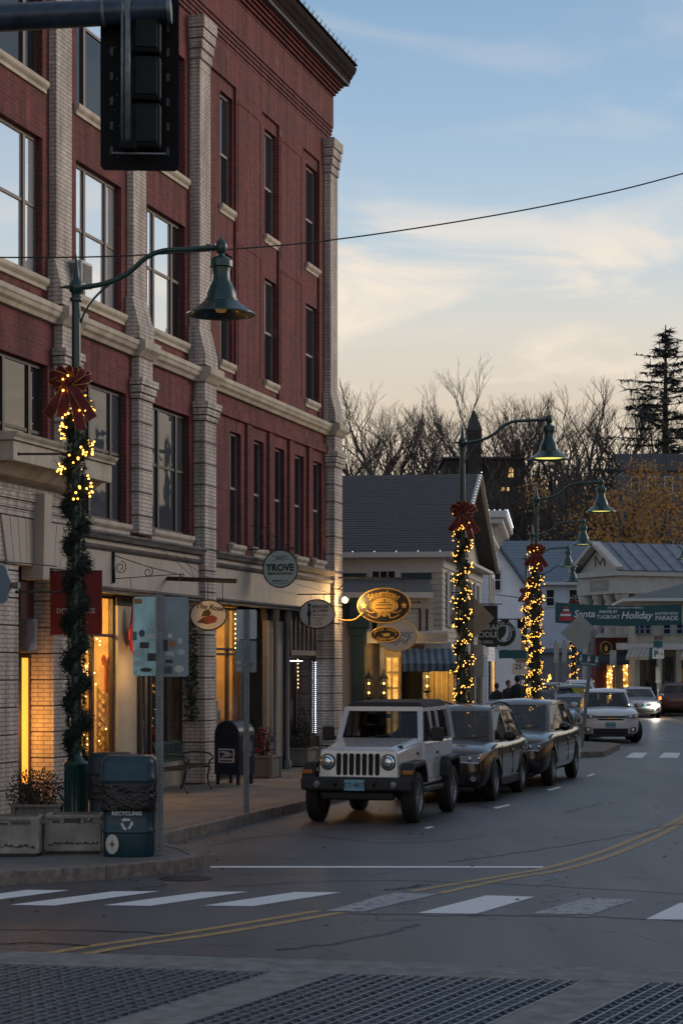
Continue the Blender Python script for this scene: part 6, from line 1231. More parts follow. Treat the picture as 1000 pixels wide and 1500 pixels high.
# leaning post with diamond and trail-style sign
p0 = gnd(851, 1094, .15); Y = p0.y; s8 = Y/F
t = thing('sign_post', 'leaning sign post with a grey diamond back and green sign of three symbols', 'sign post', p0[:]); top = Vector((((869-851))*s8, 0, HC+(HY-924)*s8-.15)); 
t.rotation_euler = (0, math.atan2(top.x, top.z), 0); Lp = top.length
mb = MB(); mb.box(-.05, .05, -.02, .02, 0, Lp); mb.build('post', STEEL, t)
zc = (HC+(HY-927)*s8-.15)*1.002; q = 28*s8; c0 = (0, zc)
o = MB().prism([(q*1.0, zc+.0), (0, zc+q), (-q*1.0, zc), (0, zc-q)], .021, .026, 'y').build('diamond_panel', DIA, t); o.rotation_euler.y = R(-7); o.location.x = .02
zg = HC+(HY-967)*s8-.15; gx = -.06
o = MB().prism(rounded(gx-.33, gx+.33, zg-.16, zg+.16, .03), -.028, -.022, 'y').build('symbol_panel', SGN, t)
for k in range(3):
    x = gx-.22+k*.22; mb = MB(); mb.prism(ell(.03, .03, 10, x, zg+.105), -.032, -.0285, 'y'); mb.prism([(x-.05, zg+.02), (x-.02, zg+.07), (x+.02, zg+.07), (x+.05, zg+.02), (x+.025, zg-.04), (x-.025, zg-.04)], -.032, -.0285, 'y'); mb.build('symbol', PRW, o)
text('RESTROOMS', .075, PRW, t, (gx, -.03, zg-.105), bold=.002)
# diamond and plate behind the second lamp
Y = 48; t = thing('sign_post', 'tan post with a yellowish diamond back and pale plate behind the second garland', 'sign post', ((691-500)/F*Y, Y, .15)); s8 = Y/F
TANP = pbr('tan_post', (.16, .14, .11), .6); mb = MB(); mb.box(-.04, .04, -.03, .03, 0, HC+(HY-872)*s8-.15); mb.build('post', TANP, t)
zc = HC+(HY-905)*s8-.15; q = 33*s8; MB().prism([(q, zc), (0, zc+q), (-q, zc), (0, zc-q)], .031, .036, 'y').build('diamond_panel', DIAG, t); MB().prism(rounded(-.02, .27, HC+(HY-992)*s8-.15, HC+(HY-944)*s8-.15, .02), .031, .036, 'y').build('plate_panel', pbr('plate_pale', (.30, .30, .28), .5, metal=.2), t)
# far pedestrian diamond with speed plate, parking sign
Y = 84; s8 = Y/F; t = thing('sign_post', 'far post with a tan diamond and small speed plate left of the third garland', 'sign post', ((762-500)/F*Y, Y, .15)); MB().tube([(0, 0, 0), (0, 0, HC+(HY-935)*s8-.15)], .04, 6).build('post', STEEL, t); zc = HC+(HY-958)*s8-.15; q = .52; MB().prism([(q, zc), (0, zc+q), (-q, zc), (0, zc-q)], -.05, -.04, 'y').build('diamond_panel', DIAG, t); zp = HC+(HY-978)*s8-.15; MB().prism(rounded(-.35, .3, zp-.28, zp+.2, .03), -.06, -.051, 'y').build('plate_panel', TRIMW, t); text('25', .3, INK, t, (-.1, -.065, zp+.03), bold=.004); MB().prism(rounded(-.1, .35, zp-.5, zp-.3, .02), -.06, -.051, 'y').build('blue_plate', pbr('sign_blue2', (.03, .10, .16), .5), t)
Y = 96; s8 = Y/F; t = thing('sign_post', 'tall post with a white P parking sign and small green signs by the awnings', 'sign post', ((963-500)/F*Y, Y, .15)); MB().tube([(0, 0, 0), (0, 0, HC+(HY-935)*s8-.15)], .045, 6).build('post', STEEL, t); zc = HC+(HY-958)*s8-.15; MB().prism(rounded(-.27, .27, zc-.22, zc+.24, .03), -.06, -.05, 'y').build('parking_panel', TRIMW, t); text('P', .40, SGN, t, (-.10, -.066, zc), bold=.014); MB().prism([(.06, zc-.015), (.16, zc-.015), (.16, zc-.06), (.24, zc), (.16, zc+.06), (.16, zc+.015), (.06, zc+.015)], -.07, -.061, 'y').build('arrow', SGN, t); MB().prism(rounded(-.22, .2, zc+.3, zc+.62, .03), -.06, -.05, 'y').build('green_panel', SGN, t); MB().prism(rounded(-.42, -.24, zc-.25, zc+.3, .03), -.055, -.045, 'y').build('green_panel', SGN, t); MB().prism(rounded(-.2, .22, zc+.66, zc+.86, .02), -.06, -.05, 'y').build('brown_panel', pbr('sign_brownish', (.12, .08, .07), .6), t)
MB().box(-.12, .1, -.06, -.05, zc-1.35, zc-.6).build('narrow_panel', pbr('plate_pale', (.30, .30, .28), .5), t)
for px, Y, l in ((814, 98, 'left of two slim grey posts before the clapboard house'), (826, 100, 'right of two slim grey posts before the clapboard house')):
    t = thing('sign_post', l+', with a narrow plate', 'sign post', ((px-500)/F*Y, Y, .15)); s8 = Y/F; MB().tube([(0, 0, 0), (0, 0, HC+(HY-938)*s8-.15)], .04, 6).build('post', STEEL, t); z = HC+(HY-960)*s8-.15; rbox(-.12, .12, -.06, -.05, z-.35, z+.6).build('plate_panel', pbr('plate_pale', (.30, .30, .28), .5), t)
t = thing('sign_post', 'slim post with a small white plate beside the golden lit windows', 'sign post', ((897-500)/F*100, 100, .15)); MB().tube([(0, 0, 0), (0, 0, 3.0)], .04, 6).build('post', STEEL, t); rbox(-.16, .16, -.06, -.05, 2.3, 3.05).build('plate_panel', pbr('plate_pale', (.30, .30, .28), .5), t)
# small lit tree and a lit garland beyond
def lit_tree(px, Y, h, r0, label):
    t = thing('lit_tree', label, 'lit tree', ((px-500)/F*Y, Y, .15)); mb = MB(); r = random.Random(px); mb.tube([(0, 0, 0), (0, 0, h)], .04, 5); mb.build('trunk', TWIG, t); obj('foliage', shrub_mesh(900, r0, r0, h, px, .10, 'cone'), t); mb = MB()
    for k in range(130): f = r.random(); a = r.uniform(0, 6.3); mb.ball((r0*(1-f)*math.cos(a), r0*(1-f)*math.sin(a), .1+h*f*.95), .03, 6)
    tag(mb.build('bulbs', GLIT, t, fix=False), kind='stuff')
lit_tree(804, 104, 1.9, .5, 'cone-shaped little tree covered in warm lights beyond the parked cars')
o = copy_tree(bowp); o.location = ((840-500)/F*108, 108, HC+(HY-884)/F*108); o['label'] = 'red bow atop the thin lit garland by the banner'
gr = thing('garland', 'thin lit garland on the pole below the banner', 'garland', ((840-500)/F*108, 108, .15), 0, 'garlands on the lamp poles'); obj('foliage', gm[3][0], gr); tag(obj('bulbs', gm[3][1], gr), kind='stuff'); gr.scale = (1, 1, .9)
t = thing('lamp_pole', 'dark pole inside the thin lit garland by the banner', 'pole', ((840-500)/F*108, 108, .15)); MB().tube([(0, 0, 0), (0, 0, 5.9)], .07, 8).build('shaft', GREENM, t); MB().ball((0, 0, 5.95), .09, 8).build('finial', GREENM, t)

# ------------------------------------------------------------ row across the street (unseen; added to shade the street and mirror in the windows)
for k, (x0, x1, hh, m_, l) in enumerate(((-22, -8.5, 7.6, RED, 'unseen two-storey brick shop row across the street, nearest the bridge'), (-7.5, 4, 9.7, CREAMW, 'unseen cream three-storey shop house across the street'), (5, 60, 9.6, PALE, 'unseen pale brick shop row across the street beyond the cream one'))):
    o_ = WO+WN*20.5; t = thing('unseen_shop_building', l, 'building', (o_.x, o_.y, 0), WA); rbox(x0, x1, -9, 0, .1, hh).build('wall', m_, t); rbox(x0-.2, x1+.2, -9.2, .3, hh, hh+.35).build('cornice', STONE, t)
    n = int((x1-x0)/2.6)
    for i in range(n):
        x = x0+.9+i*2.6
        for z in ((4.4, 7.2) if hh > 9.5 else (5.0,)): rbox(x, x+1.1, .0, .04, z, z+1.8).build('window', GLS, t)
        rbox(x-.3, x+1.6, .0, .05, .7, 3.1).build('shop_window', AMB if (i+k) % 3 == 0 else GLS, t)
# ------------------------------------------------------------ vehicles (front towards -y, origin on the ground under the middle)
TYRE = pbr('tyre_rubber', (.012, .012, .012), .8, var=.2, bump=.15); RIM = pbr('alloy_rim', (.35, .36, .38), .3, metal=.85, var=.15, bump=0); PLAST = pbr('black_plastic', (.012, .012, .013), .55, var=.15, bump=.08, bs=90)
CGL = glass('car_glass', (.006, .009, .012), 1.6, .01, .004); CHROME = flat('chrome', (.6, .62, .65), .12, metal=1); HEADL = glass('headlight_glass', (.16, .17, .18), 1.6, .05, .03); TAILR = flat('tail_lamp', (.22, .008, .006), .2, coat=.6); AMBERL = flat('amber_lens', (.45, .13, .02), .25, coat=.5)
CTINT = clearglass('tinted_glass', (.34, .37, .38)); SEATM = pbr('seat_fabric', (.02, .02, .022), .9, bump=0)
PLATE = flat('plate_blue', (.16, .36, .44), .5)
def carpaint(n, c, metal=.25): return pbr('paint_'+n, c, .28, metal=metal, var=.08, vs=1.5, bump=.0, coat=.9)
def wheel_meshes(r, wd, spokes=5):
    rr = r*.66
    ty = MB().lathe([(rr, -wd/2), (r*.86, -wd/2), (r*.97, -wd*.42), (r, -wd*.30), (r, wd*.30), (r*.97, wd*.42), (r*.86, wd/2), (rr, wd/2), (rr, -wd/2)], n=28, axis='x', cap=False)
    tym = ty.mesh('tyre', TYRE, 40)
    mb = MB(); mb.lathe([(rr, wd*.44), (rr*.93, wd*.46), (rr*.90, wd*.36), (rr*.88, -wd*.3)], n=28, axis='x', cap=False); mb.lathe([(.0001, wd*.36), (rr*.24, wd*.37), (rr*.26, wd*.28)], n=16, axis='x', cap=False)
    for k in range(spokes):
        for q in (-.16, .16):
            a = 2*math.pi*k/spokes+q; mb.bar((wd*.34, rr*.2*math.cos(a), rr*.2*math.sin(a)), (wd*.42, rr*.91*math.cos(a-q*.3), rr*.91*math.sin(a-q*.3)), rr*.11, wd*.08, (1, 0, 0))
    rim = mb.mesh('rim', RIM, 40)
    disc = MB().lathe([(.0001, -wd*.1), (rr*.87, -wd*.1)], n=20, axis='x', cap=False).mesh('brake_disc', PLAST)
    return tym, rim, disc
def put_wheels(t, ms, tx, ya, yb, r, steer=0):
    for y, s_ in ((ya, steer), (yb, 0)):
        for sx in (-1, 1):
            w = obj('wheel', ms[0], t, (sx*tx, y, r), rz=(math.pi if sx < 0 else 0)+s_); obj('rim', ms[1], w); obj('brake_disc', ms[2], w)
def loft(rings):
    mb = MB(); n = len(rings[0])
    for r_ in rings: mb.v += [tuple(p) for p in r_]
    for i in range(len(rings)-1):
        for k in range(n): mb.f.append((i*n+k, i*n+(k+1) % n, (i+1)*n+(k+1) % n, (i+1)*n+k))
    mb.f.append(tuple(range(n-1, -1, -1))); mb.f.append(tuple(range((len(rings)-1)*n, len(rings)*n))); return mb
def bool_cut(o, cutters):
    dg = bpy.context.evaluated_depsgraph_get
    for c in cutters:
        m = o.modifiers.new('cut', 'BOOLEAN'); m.object = c; m.operation = 'DIFFERENCE'; m.solver = 'EXACT'
    bpy.context.view_layer.update(); me = bpy.data.meshes.new_from_object(o.evaluated_get(dg())); old = o.data; o.modifiers.clear(); o.data = me
    for c in cutters: bpy.data.objects.remove(c)
def make_car(name, label, cat, paint, L=4.6, W=1.84, H=1.66, wb=2.67, belt=1.03, hood=.98, wr=.35, cowl=-.95, wtop=-.25, rtop=1.75, rbase=2.15, roofw=.60, lower=PLAST, rails=True, grille='std', front_lamps=HEADL, clad=True, steer=0, group=None, lit=False, tails=TAILR, plate_front=True, cargo_glass=True):
    t = thing(name, label, cat, group=group); hw = W/2; f, b = -L/2, L/2; ya, yb = f+.93, f+.93+wb
    def ring(y, w, zb, zt, c):
        h = [(0, zb), (w*.80, zb), (w*.955, zb+.07), (w*.995, zb+.24), (w, (zb+zt)*.5), (w*.985, zt-.17), (w*.955, zt-.05), (w*.86, zt), (w*.45, zt+c*.8)]
        return [(x, y, z) for x, z in h]+[(0, y, zt+c)]+[(-x, y, z) for x, z in reversed(h[1:])]
    rg = [ring(f, hw*.66, .40, hood-.30, .0), ring(f+.03, hw*.78, .30, hood-.22, .01), ring(f+.12, hw*.90, .24, hood-.12, .02), ring(f+.32, hw*.97, .22, hood-.05, .03), ring(f+.75, hw*.99, .22, hood, .04), ring(cowl-.25, hw, .22, hood+.045, .05), ring(cowl, hw, .22, belt, .04), ring(.3, hw, .22, belt+.01, .02), ring(1.2, hw, .22, belt+.03, .02), ring(rbase-.2, hw*.985, .23, belt+.05, .02), ring(b-.12, hw*.95, .28, belt+.03, .0), ring(b-.03, hw*.90, .36, belt-.06, .0), ring(b, hw*.80, .45, belt-.16, .0)]
    body = loft(rg).build('body', paint, t, smooth=True); ss = body.modifiers.new('s', 'SUBSURF'); ss.levels = 1; ss.render_levels = 1
    bpy.context.view_layer.update(); me = bpy.data.meshes.new_from_object(body.evaluated_get(bpy.context.evaluated_depsgraph_get())); body.modifiers.clear(); body.data = me
    cs = []
    for y in (ya, yb):
        for sx in (-1, 1): cs.append(MB().tube([(sx*(hw-.34), y, wr+.01), (sx*(hw+.3), y, wr+.01)], wr*1.14, 24).build('c', None))
    bool_cut(body, cs); body.data.polygons.foreach_set('use_smooth', [True]*len(body.data.polygons)); body.data.set_sharp_from_angle(angle=R(40))
    for y in (ya, yb):
        rbox(-hw+.36, hw-.36, y-.4, y+.4, .2, wr*2.0).build('wheel_well', PLAST, t)
        if clad:
            for sx in (-1, 1):
                mb = MB(); mb.tube([(sx*(hw-.012), y+wr*1.16*math.cos(R(a)), wr+wr*1.16*math.sin(R(a))) for a in range(-12, 193, 12)], .032, 6); mb.build('arch_trim', lower, t, smooth=True)
    if clad:
        for sx in (-1, 1): rbox(sx*(hw-.03)-.03, sx*(hw-.03)+.03, ya+wr*1.2, yb-wr*1.2, .24, .40).build('sill_trim', lower, t, bevel=.02)
    # cabin: frustum with curved roof
    bw, rw = hw*.93, hw*roofw/.60*.70; zr = H-.04; zb = belt-.02
    def cab(y, w, z): return [(-w, y, z), (w, y, z)]
    B = {'fl': (-bw*.90, cowl-.02, zb+.02), 'fr': (bw*.90, cowl-.02, zb+.02), 'ml': (-bw, 0.2, zb), 'mr': (bw, .2, zb), 'nl': (-bw, 1.3, zb+.02), 'nr': (bw, 1.3, zb+.02), 'rl': (-bw*.90, rbase, zb+.04), 'rr': (bw*.90, rbase, zb+.04)}
    T_ = {'fl': (-rw*.93, wtop, zr-.07), 'fr': (rw*.93, wtop, zr-.07), 'ml': (-rw, .25, zr-.01), 'mr': (rw, .25, zr-.01), 'nl': (-rw, 1.1, zr-.02), 'nr': (rw, 1.1, zr-.02), 'rl': (-rw*.92, rtop, zr-.10), 'rr': (rw*.92, rtop, zr-.10)}
    ks = ['fl', 'ml', 'nl', 'rl', 'rr', 'nr', 'mr', 'fr']; mb = MB(); mb.v = [B[k] for k in ks]+[T_[k] for k in ks]
    ws = (wtop-cowl)/(zr-.07-zb-.02); rs = (rtop-rbase)/(zr-.1-zb-.04); roofc = [(0, wtop+.05*ws, zr-.02), (0, .3, zr+.035), (0, 1.1, zr+.025), (0, rtop+.04*rs, zr-.06)]; mb.v += roofc
    c0 = 16; mb.f = [(8, 9, c0+1, c0), (9, 10, c0+2, c0+1), (10, 11, c0+3, c0+2), (c0, c0+1, 14, 15), (c0+1, c0+2, 13, 14), (c0+2, c0+3, 12, 13), (8, c0, 15), (12, c0+3, 11)]
    CG = CTINT
    def P4(q, u, v): a, b_, c, d = q; return (a*(1-u)+b_*u)*(1-v)+(d*(1-u)+c*u)*v
    def framed(q, ins):                           # pillar ring round a window opening
        q = [Vector(x) for x in q]; l, r_, bo, to = ins; ii = [P4(q, l, bo), P4(q, 1-r_, bo), P4(q, 1-r_, 1-to), P4(q, l, 1-to)]
        for k in range(4): mb.add([q[k], q[(k+1) % 4], ii[(k+1) % 4], ii[k]], [(0, 1, 2, 3)])
    def pane(nm, q, ins, off=.004):
        q = [Vector(x) for x in q]; l, r_, bo, to = [v-.012 for v in ins]; n = (q[1]-q[0]).cross(q[3]-q[0]).normalized(); cc = sum(q, Vector())/4
        if n.dot(cc-Vector((0, .6, 1.2))) < 0: n = -n
        p_ = [P4(q, l, bo), P4(q, 1-r_, bo), P4(q, 1-r_, 1-to), P4(q, l, 1-to)]; m2 = MB(); m2.add([p-n*off for p in p_], [(0, 1, 2, 3)]); o = m2.build(nm, CG, t, fix=False)
        if o.data.polygons[0].normal.dot(n) < 0: o.data.flip_normals()
        return o
    WQ = [('windscreen', ('fl', 'fr'), (.045, .045, .03, .06)), ('rear_window', ('rr', 'rl'), (.10, .10, .14, .12))]
    for s, K in ((-1, ('fl', 'ml', 'nl', 'rl')), (1, ('fr', 'mr', 'nr', 'rr'))):
        WQ += [('side_window', (K[0], K[1]), (.12, .04, .06, .12)), ('side_window', (K[1], K[2]), (.05, .05, .06, .12)), ('side_window', (K[2], K[3]), (.08, .24, .08, .14))]
    for nm, (k0, k1), ins in WQ: framed((B[k0], B[k1], T_[k1], T_[k0]), ins)
    mb.build('cabin', paint, t, smooth=60)
    for nm, (k0, k1), ins in WQ: pane(nm, (B[k0], B[k1], T_[k1], T_[k0]), ins)
    # what shows through the glass
    for y in (.35, 1.25):
        for sx in (-.38, .38):
            st = MB().hexa([(sx-.24, y, belt-.1), (sx+.24, y, belt-.1), (sx+.24, y+.16, belt-.1), (sx-.24, y+.16, belt-.1)], [(sx-.2, y+.12, belt+.22), (sx+.2, y+.12, belt+.22), (sx+.2, y+.24, belt+.22), (sx-.2, y+.24, belt+.22)]).build('seat', SEATM, t, bevel=.04)
            MB().box(sx-.12, sx+.12, y+.15, y+.24, belt+.25, belt+.43).build('headrest', SEATM, st, bevel=.03)
    MB().hexa([(-bw*.85, cowl+.1, belt+.0), (bw*.85, cowl+.1, belt+.0), (bw*.85, cowl+.55, belt-.05), (-bw*.85, cowl+.55, belt-.05)], [(-bw*.8, cowl+.2, belt+.08), (bw*.8, cowl+.2, belt+.08), (bw*.8, cowl+.5, belt+.07), (-bw*.8, cowl+.5, belt+.07)]).build('dashboard', SEATM, t)
    MB().tube([(.38+.18*math.cos(R(a)), cowl+.62+.06*math.sin(R(a)), belt+.10+.17*math.sin(R(a))) for a in range(0, 360, 20)], .015, 5, closed=True).build('steering_wheel', PLAST, t, smooth=True)
    MB().box(-.11, .11, wtop+.0, wtop+.04, zr-.2, zr-.13).build('rear_view_mirror', PLAST, t)
    for s, K in ((-1, ('fl', 'ml', 'nl', 'rl')), (1, ('fr', 'mr', 'nr', 'rr'))):
        for y in (cowl+.12, .22, 1.28): rbox(s*(hw-.004)-.006, s*(hw-.004)+.006, y-.006, y+.006, .42, belt-.06).build('door_seam', PLAST, t)
        for y in (.02, 1.08): MB().bar((s*(hw+.012), y, belt-.17), (s*(hw+.012), y+.18, belt-.165), .02, .03).build('door_handle', paint, t)
        mb = MB(); mb.ball((s*(hw+.12), cowl+.22, belt+.10), .12, 12, 1.0, .55, .72); o = mb.build('door_mirror', paint if not clad else PLAST, t, smooth=True); MB().bar((s*(hw-.08), cowl+.22, belt+.03), (s*(hw+.06), cowl+.22, belt+.06), .05, .05).build('mirror_arm', PLAST, o)
        if rails: mb = MB(); mb.tube(smooth_pts([(s*rw*.86, wtop+.25, zr), (s*rw*.86, wtop+.4, zr+.035), (s*rw*.86, .8, zr+.055), (s*rw*.86, rtop-.25, zr+.015), (s*rw*.86, rtop-.1, zr-.02)], 4), .022, 6); mb.build('roof_rail', CHROME if not clad else PLAST, t, smooth=True)
        # lamps
        hx = hw*.66; o = MB().hexa([(s*hw*.44, f-.02, hood-.30), (s*hw*.84, f+.05, hood-.31), (s*hw*.975, f+.36, hood-.20), (s*hw*.44, f+.2, hood-.2)], [(s*hw*.46, f+.0, hood-.20), (s*hw*.84, f+.08, hood-.15), (s*hw*.985, f+.44, hood-.10), (s*hw*.46, f+.2, hood-.12)]).build('headlight', front_lamps, t, bevel=.02)
        MB().ball((s*hw*.66, f+.015, hood-.235), .05, 10, 1, .5, 1).build('headlight_lens', CHROME if not lit else glow('headlight_on', (1, .93, .78), 120), o, smooth=True)
        MB().ball((s*hw*.82, f+.075, hood-.225), .042, 10, 1, .5, 1).build('headlight_lens', CHROME, o, smooth=True); MB().bar((s*hw*.47, f-.028, hood-.285), (s*hw*.84, f+.04, hood-.30), .02, .018).build('daytime_lamp', flat('drl', (.8, .82, .85), .2), o)
        MB().box(s*hw*.74-.10, s*hw*.74+.10, f+.01, f+.2, .36, .50).build('fog_pod', PLAST, t, bevel=.03)
        MB().lathe([(.05, 0), (.05, .03), (.035, .02)], (s*hw*.74, f-.005, .43), 12, 'y').build('fog_lamp', CHROME, t)
        MB().box(s*hw*.80-.06, s*hw*.80+.06, b-.12, b+.0, belt-.22, belt+.02).build('tail_light', tails, t, bevel=.03)
    # grille, bumper, plate
    mb = MB(); mb.hexa([(-hw*.42, f-.012, hood-.34), (hw*.42, f-.012, hood-.34), (hw*.42, f+.1, hood-.34), (-hw*.42, f+.1, hood-.34)], [(-hw*.46, f+.018, hood-.20), (hw*.46, f+.018, hood-.20), (hw*.46, f+.1, hood-.2), (-hw*.46, f+.1, hood-.2)]); g_ = mb.build('grille', PLAST, t, bevel=.015)
    if grille == 'split': rbox(-hw*.44, hw*.44, f-.025, f+.05, hood-.285, hood-.262).build('grille_bar', paint, g_); MB().bar((-.09, f-.035, hood-.273), (.09, f-.035, hood-.273), .02, .04).build('emblem', GOLD, g_)
    else:
        for k in range(3): rbox(-hw*.43, hw*.43, f-.014, f+.05, hood-.325+k*.04, hood-.312+k*.04).build('grille_bar', CHROME, g_)
    mb = MB(); mb.hexa([(-hw*.55, f-.005, .30), (hw*.55, f-.005, .30), (hw*.55, f+.2, .30), (-hw*.55, f+.2, .30)], [(-hw*.60, f-.012, .46), (hw*.60, f-.012, .46), (hw*.60, f+.2, .46), (-hw*.60, f+.2, .46)]); mb.build('lower_intake', PLAST, t, bevel=.02)
    rbox(-hw*.72, hw*.72, f+.02, f+.25, .20, .29).build('bumper_lip', PLAST, t, bevel=.02)
    if plate_front: o = rbox(-.155, .155, f-.035, f-.018, .50, .655).build('number_plate', PLATE, t); text('AB 12345', .08, INK, o, (0, f-.037, .575), bold=.001, ext=.001)
    for s in (-1, 1): MB().bar((s*.1, cowl-.10, belt+.045), (s*.62, cowl+.02, belt+.10), .02, .015).build('wiper', PLAST, t)
    put_wheels(t, wheel_meshes(wr, .22), hw-.115, ya, yb, wr, steer); return t
def place(t, cx, cy, heading): t.location = (cx, cy, .0); t.rotation_euler.z = R(heading)
def front_axle(t, p, heading, off):           # put the front-axle centre at p
    a = R(heading); place(t, p[0]+math.sin(a)*-off*-1*0+(-math.sin(a))*off, p[1]+math.cos(a)*off, heading)
DIRH = -15.1
c = make_car('parked_car', 'dark bronze SUV parked second in line behind the white off-roader', 'car', carpaint('bronze', (.022, .019, .017), .35), 4.62, 1.82, 1.69, 2.67, 1.02, 1.0); front_axle(c, (1.86, 36.4), DIRH, 4.62/2-.93)
c = make_car('parked_car', 'long dark minivan parked third in line with shiny roof', 'car', carpaint('charcoal', (.010, .011, .013), .3), 5.1, 1.96, 1.72, 3.0, 1.06, 1.02, .36, -1.25, -.35, 2.1, 2.42, .62, rails=False, clad=False, grille='std'); front_axle(c, (3.30, 41.2), DIRH, 5.1/2-.93)
c = make_car('parked_car', 'white SUV parked past the kerb nose with the leaning sign, wheels turned', 'car', carpaint('white', (.62, .63, .65), .0), 4.77, 1.86, 1.70, 2.86, 1.07, 1.05, .36, clad=False, grille='split', rails=False, steer=R(22)); front_axle(c, (8.42, 64.6), -4, 4.77/2-.93)
row = [('pale blue-grey sedan directly behind the white SUV', (.20, .25, .31), 71.3, 8.05, 1.46), ('dark SUV behind the blue-grey sedan', (.03, .033, .04), 77.2, 8.75, 1.74), ('black sedan fourth back in the far row of parked cars', (.02, .021, .025), 83.2, 8.6, 1.47), ('grey SUV last in the far row of parked cars', (.10, .105, .115), 89.6, 9.35, 1.72)]
for i, (l, col_, y, x, h) in enumerate(row):
    if h < 1.6: c = make_car('parked_car', l, 'car', carpaint('row%d' % i, col_, .4), 4.7, 1.82, h, 2.75, .93, .86, .33, -.75, .15, 1.35, 1.95, .60, rails=False, clad=False)
    else: c = make_car('parked_car', l, 'car', carpaint('row%d' % i, col_, .4), 4.6, 1.84, h, 2.67, 1.03, .99)
    c.location = (x, y, 0); c.rotation_euler.z = R(-5)
c = make_car('moving_car', 'white SUV seen from the rear at the far end of the street', 'car', carpaint('white', (.62, .63, .65), .0), 4.9, 1.9, 1.78, 2.85, 1.08, 1.03, clad=False); c.location = (12.0, 103, 0); c.rotation_euler.z = R(180-8)
c = make_car('moving_car', 'silver sedan with bright headlights coming towards us', 'car', carpaint('silver', (.42, .43, .45), .5), 4.75, 1.84, 1.47, 2.75, .95, .88, .33, -.75, .1, 1.35, 1.95, rails=False, clad=False, lit=True); c.location = (14.1, 97.5, 0); c.rotation_euler.z = R(-3)
lamp('headlamp_beam', (14.5, 94.9, .62), (1, .9, .75), 60, .06)
c = make_car('moving_car', 'dark red SUV driving away at the right edge with tail lights lit', 'car', carpaint('darkred', (.085, .022, .022), .4), 4.5, 1.82, 1.66, 2.65, 1.02, .98, clad=True, tails=glow('tail_on', (1, .12, .02), 6)); c.location = (16.55, 101, 0); c.rotation_euler.z = R(180-12)
# ------------------------------------------------------------ the white off-roader
JW = carpaint('offroad_white', (.60, .62, .65), .25); SOFT = pbr('soft_top', (.022, .021, .022), .85, var=.2, bump=.25, bs=60)
HEADJ = flat('reflector', (.75, .78, .82), .18, metal=.9); J = thing('offroad_car', 'white boxy off-roader with seven-slot grille, black fenders and soft top', 'car'); 
wbJ = 2.62; fa = 0.0; zr = .405                        # origin under the front axle, front at -y
mb = MB(); mb.hexa([(-.70, -.42, .58), (.70, -.42, .58), (.76, .95, .55), (-.76, .95, .55)], [(-.62, -.36, 1.10), (.62, -.36, 1.10), (.74, .98, 1.20), (-.74, .98, 1.20)]); mb.build('front_body', JW, J, bevel=.05)
mb = MB(); mb.hexa([(-.62, -.38, 1.095), (.62, -.38, 1.095), (.725, .92, 1.19), (-.725, .92, 1.19)], [(-.52, -.33, 1.15), (.52, -.33, 1.15), (.62, .90, 1.255), (-.62, .90, 1.255)]); hd = mb.build('bonnet', JW, J, bevel=.03)
for s in (-1, 1): MB().box(s*.60-.03, s*.60+.03, -.10, .0, 1.12, 1.165).build('bonnet_latch', PLAST, hd)
mb = MB(); mb.box(-.77, .77, .96, 3.15, .52, 1.20); mb.build('tub', JW, J, bevel=.035)
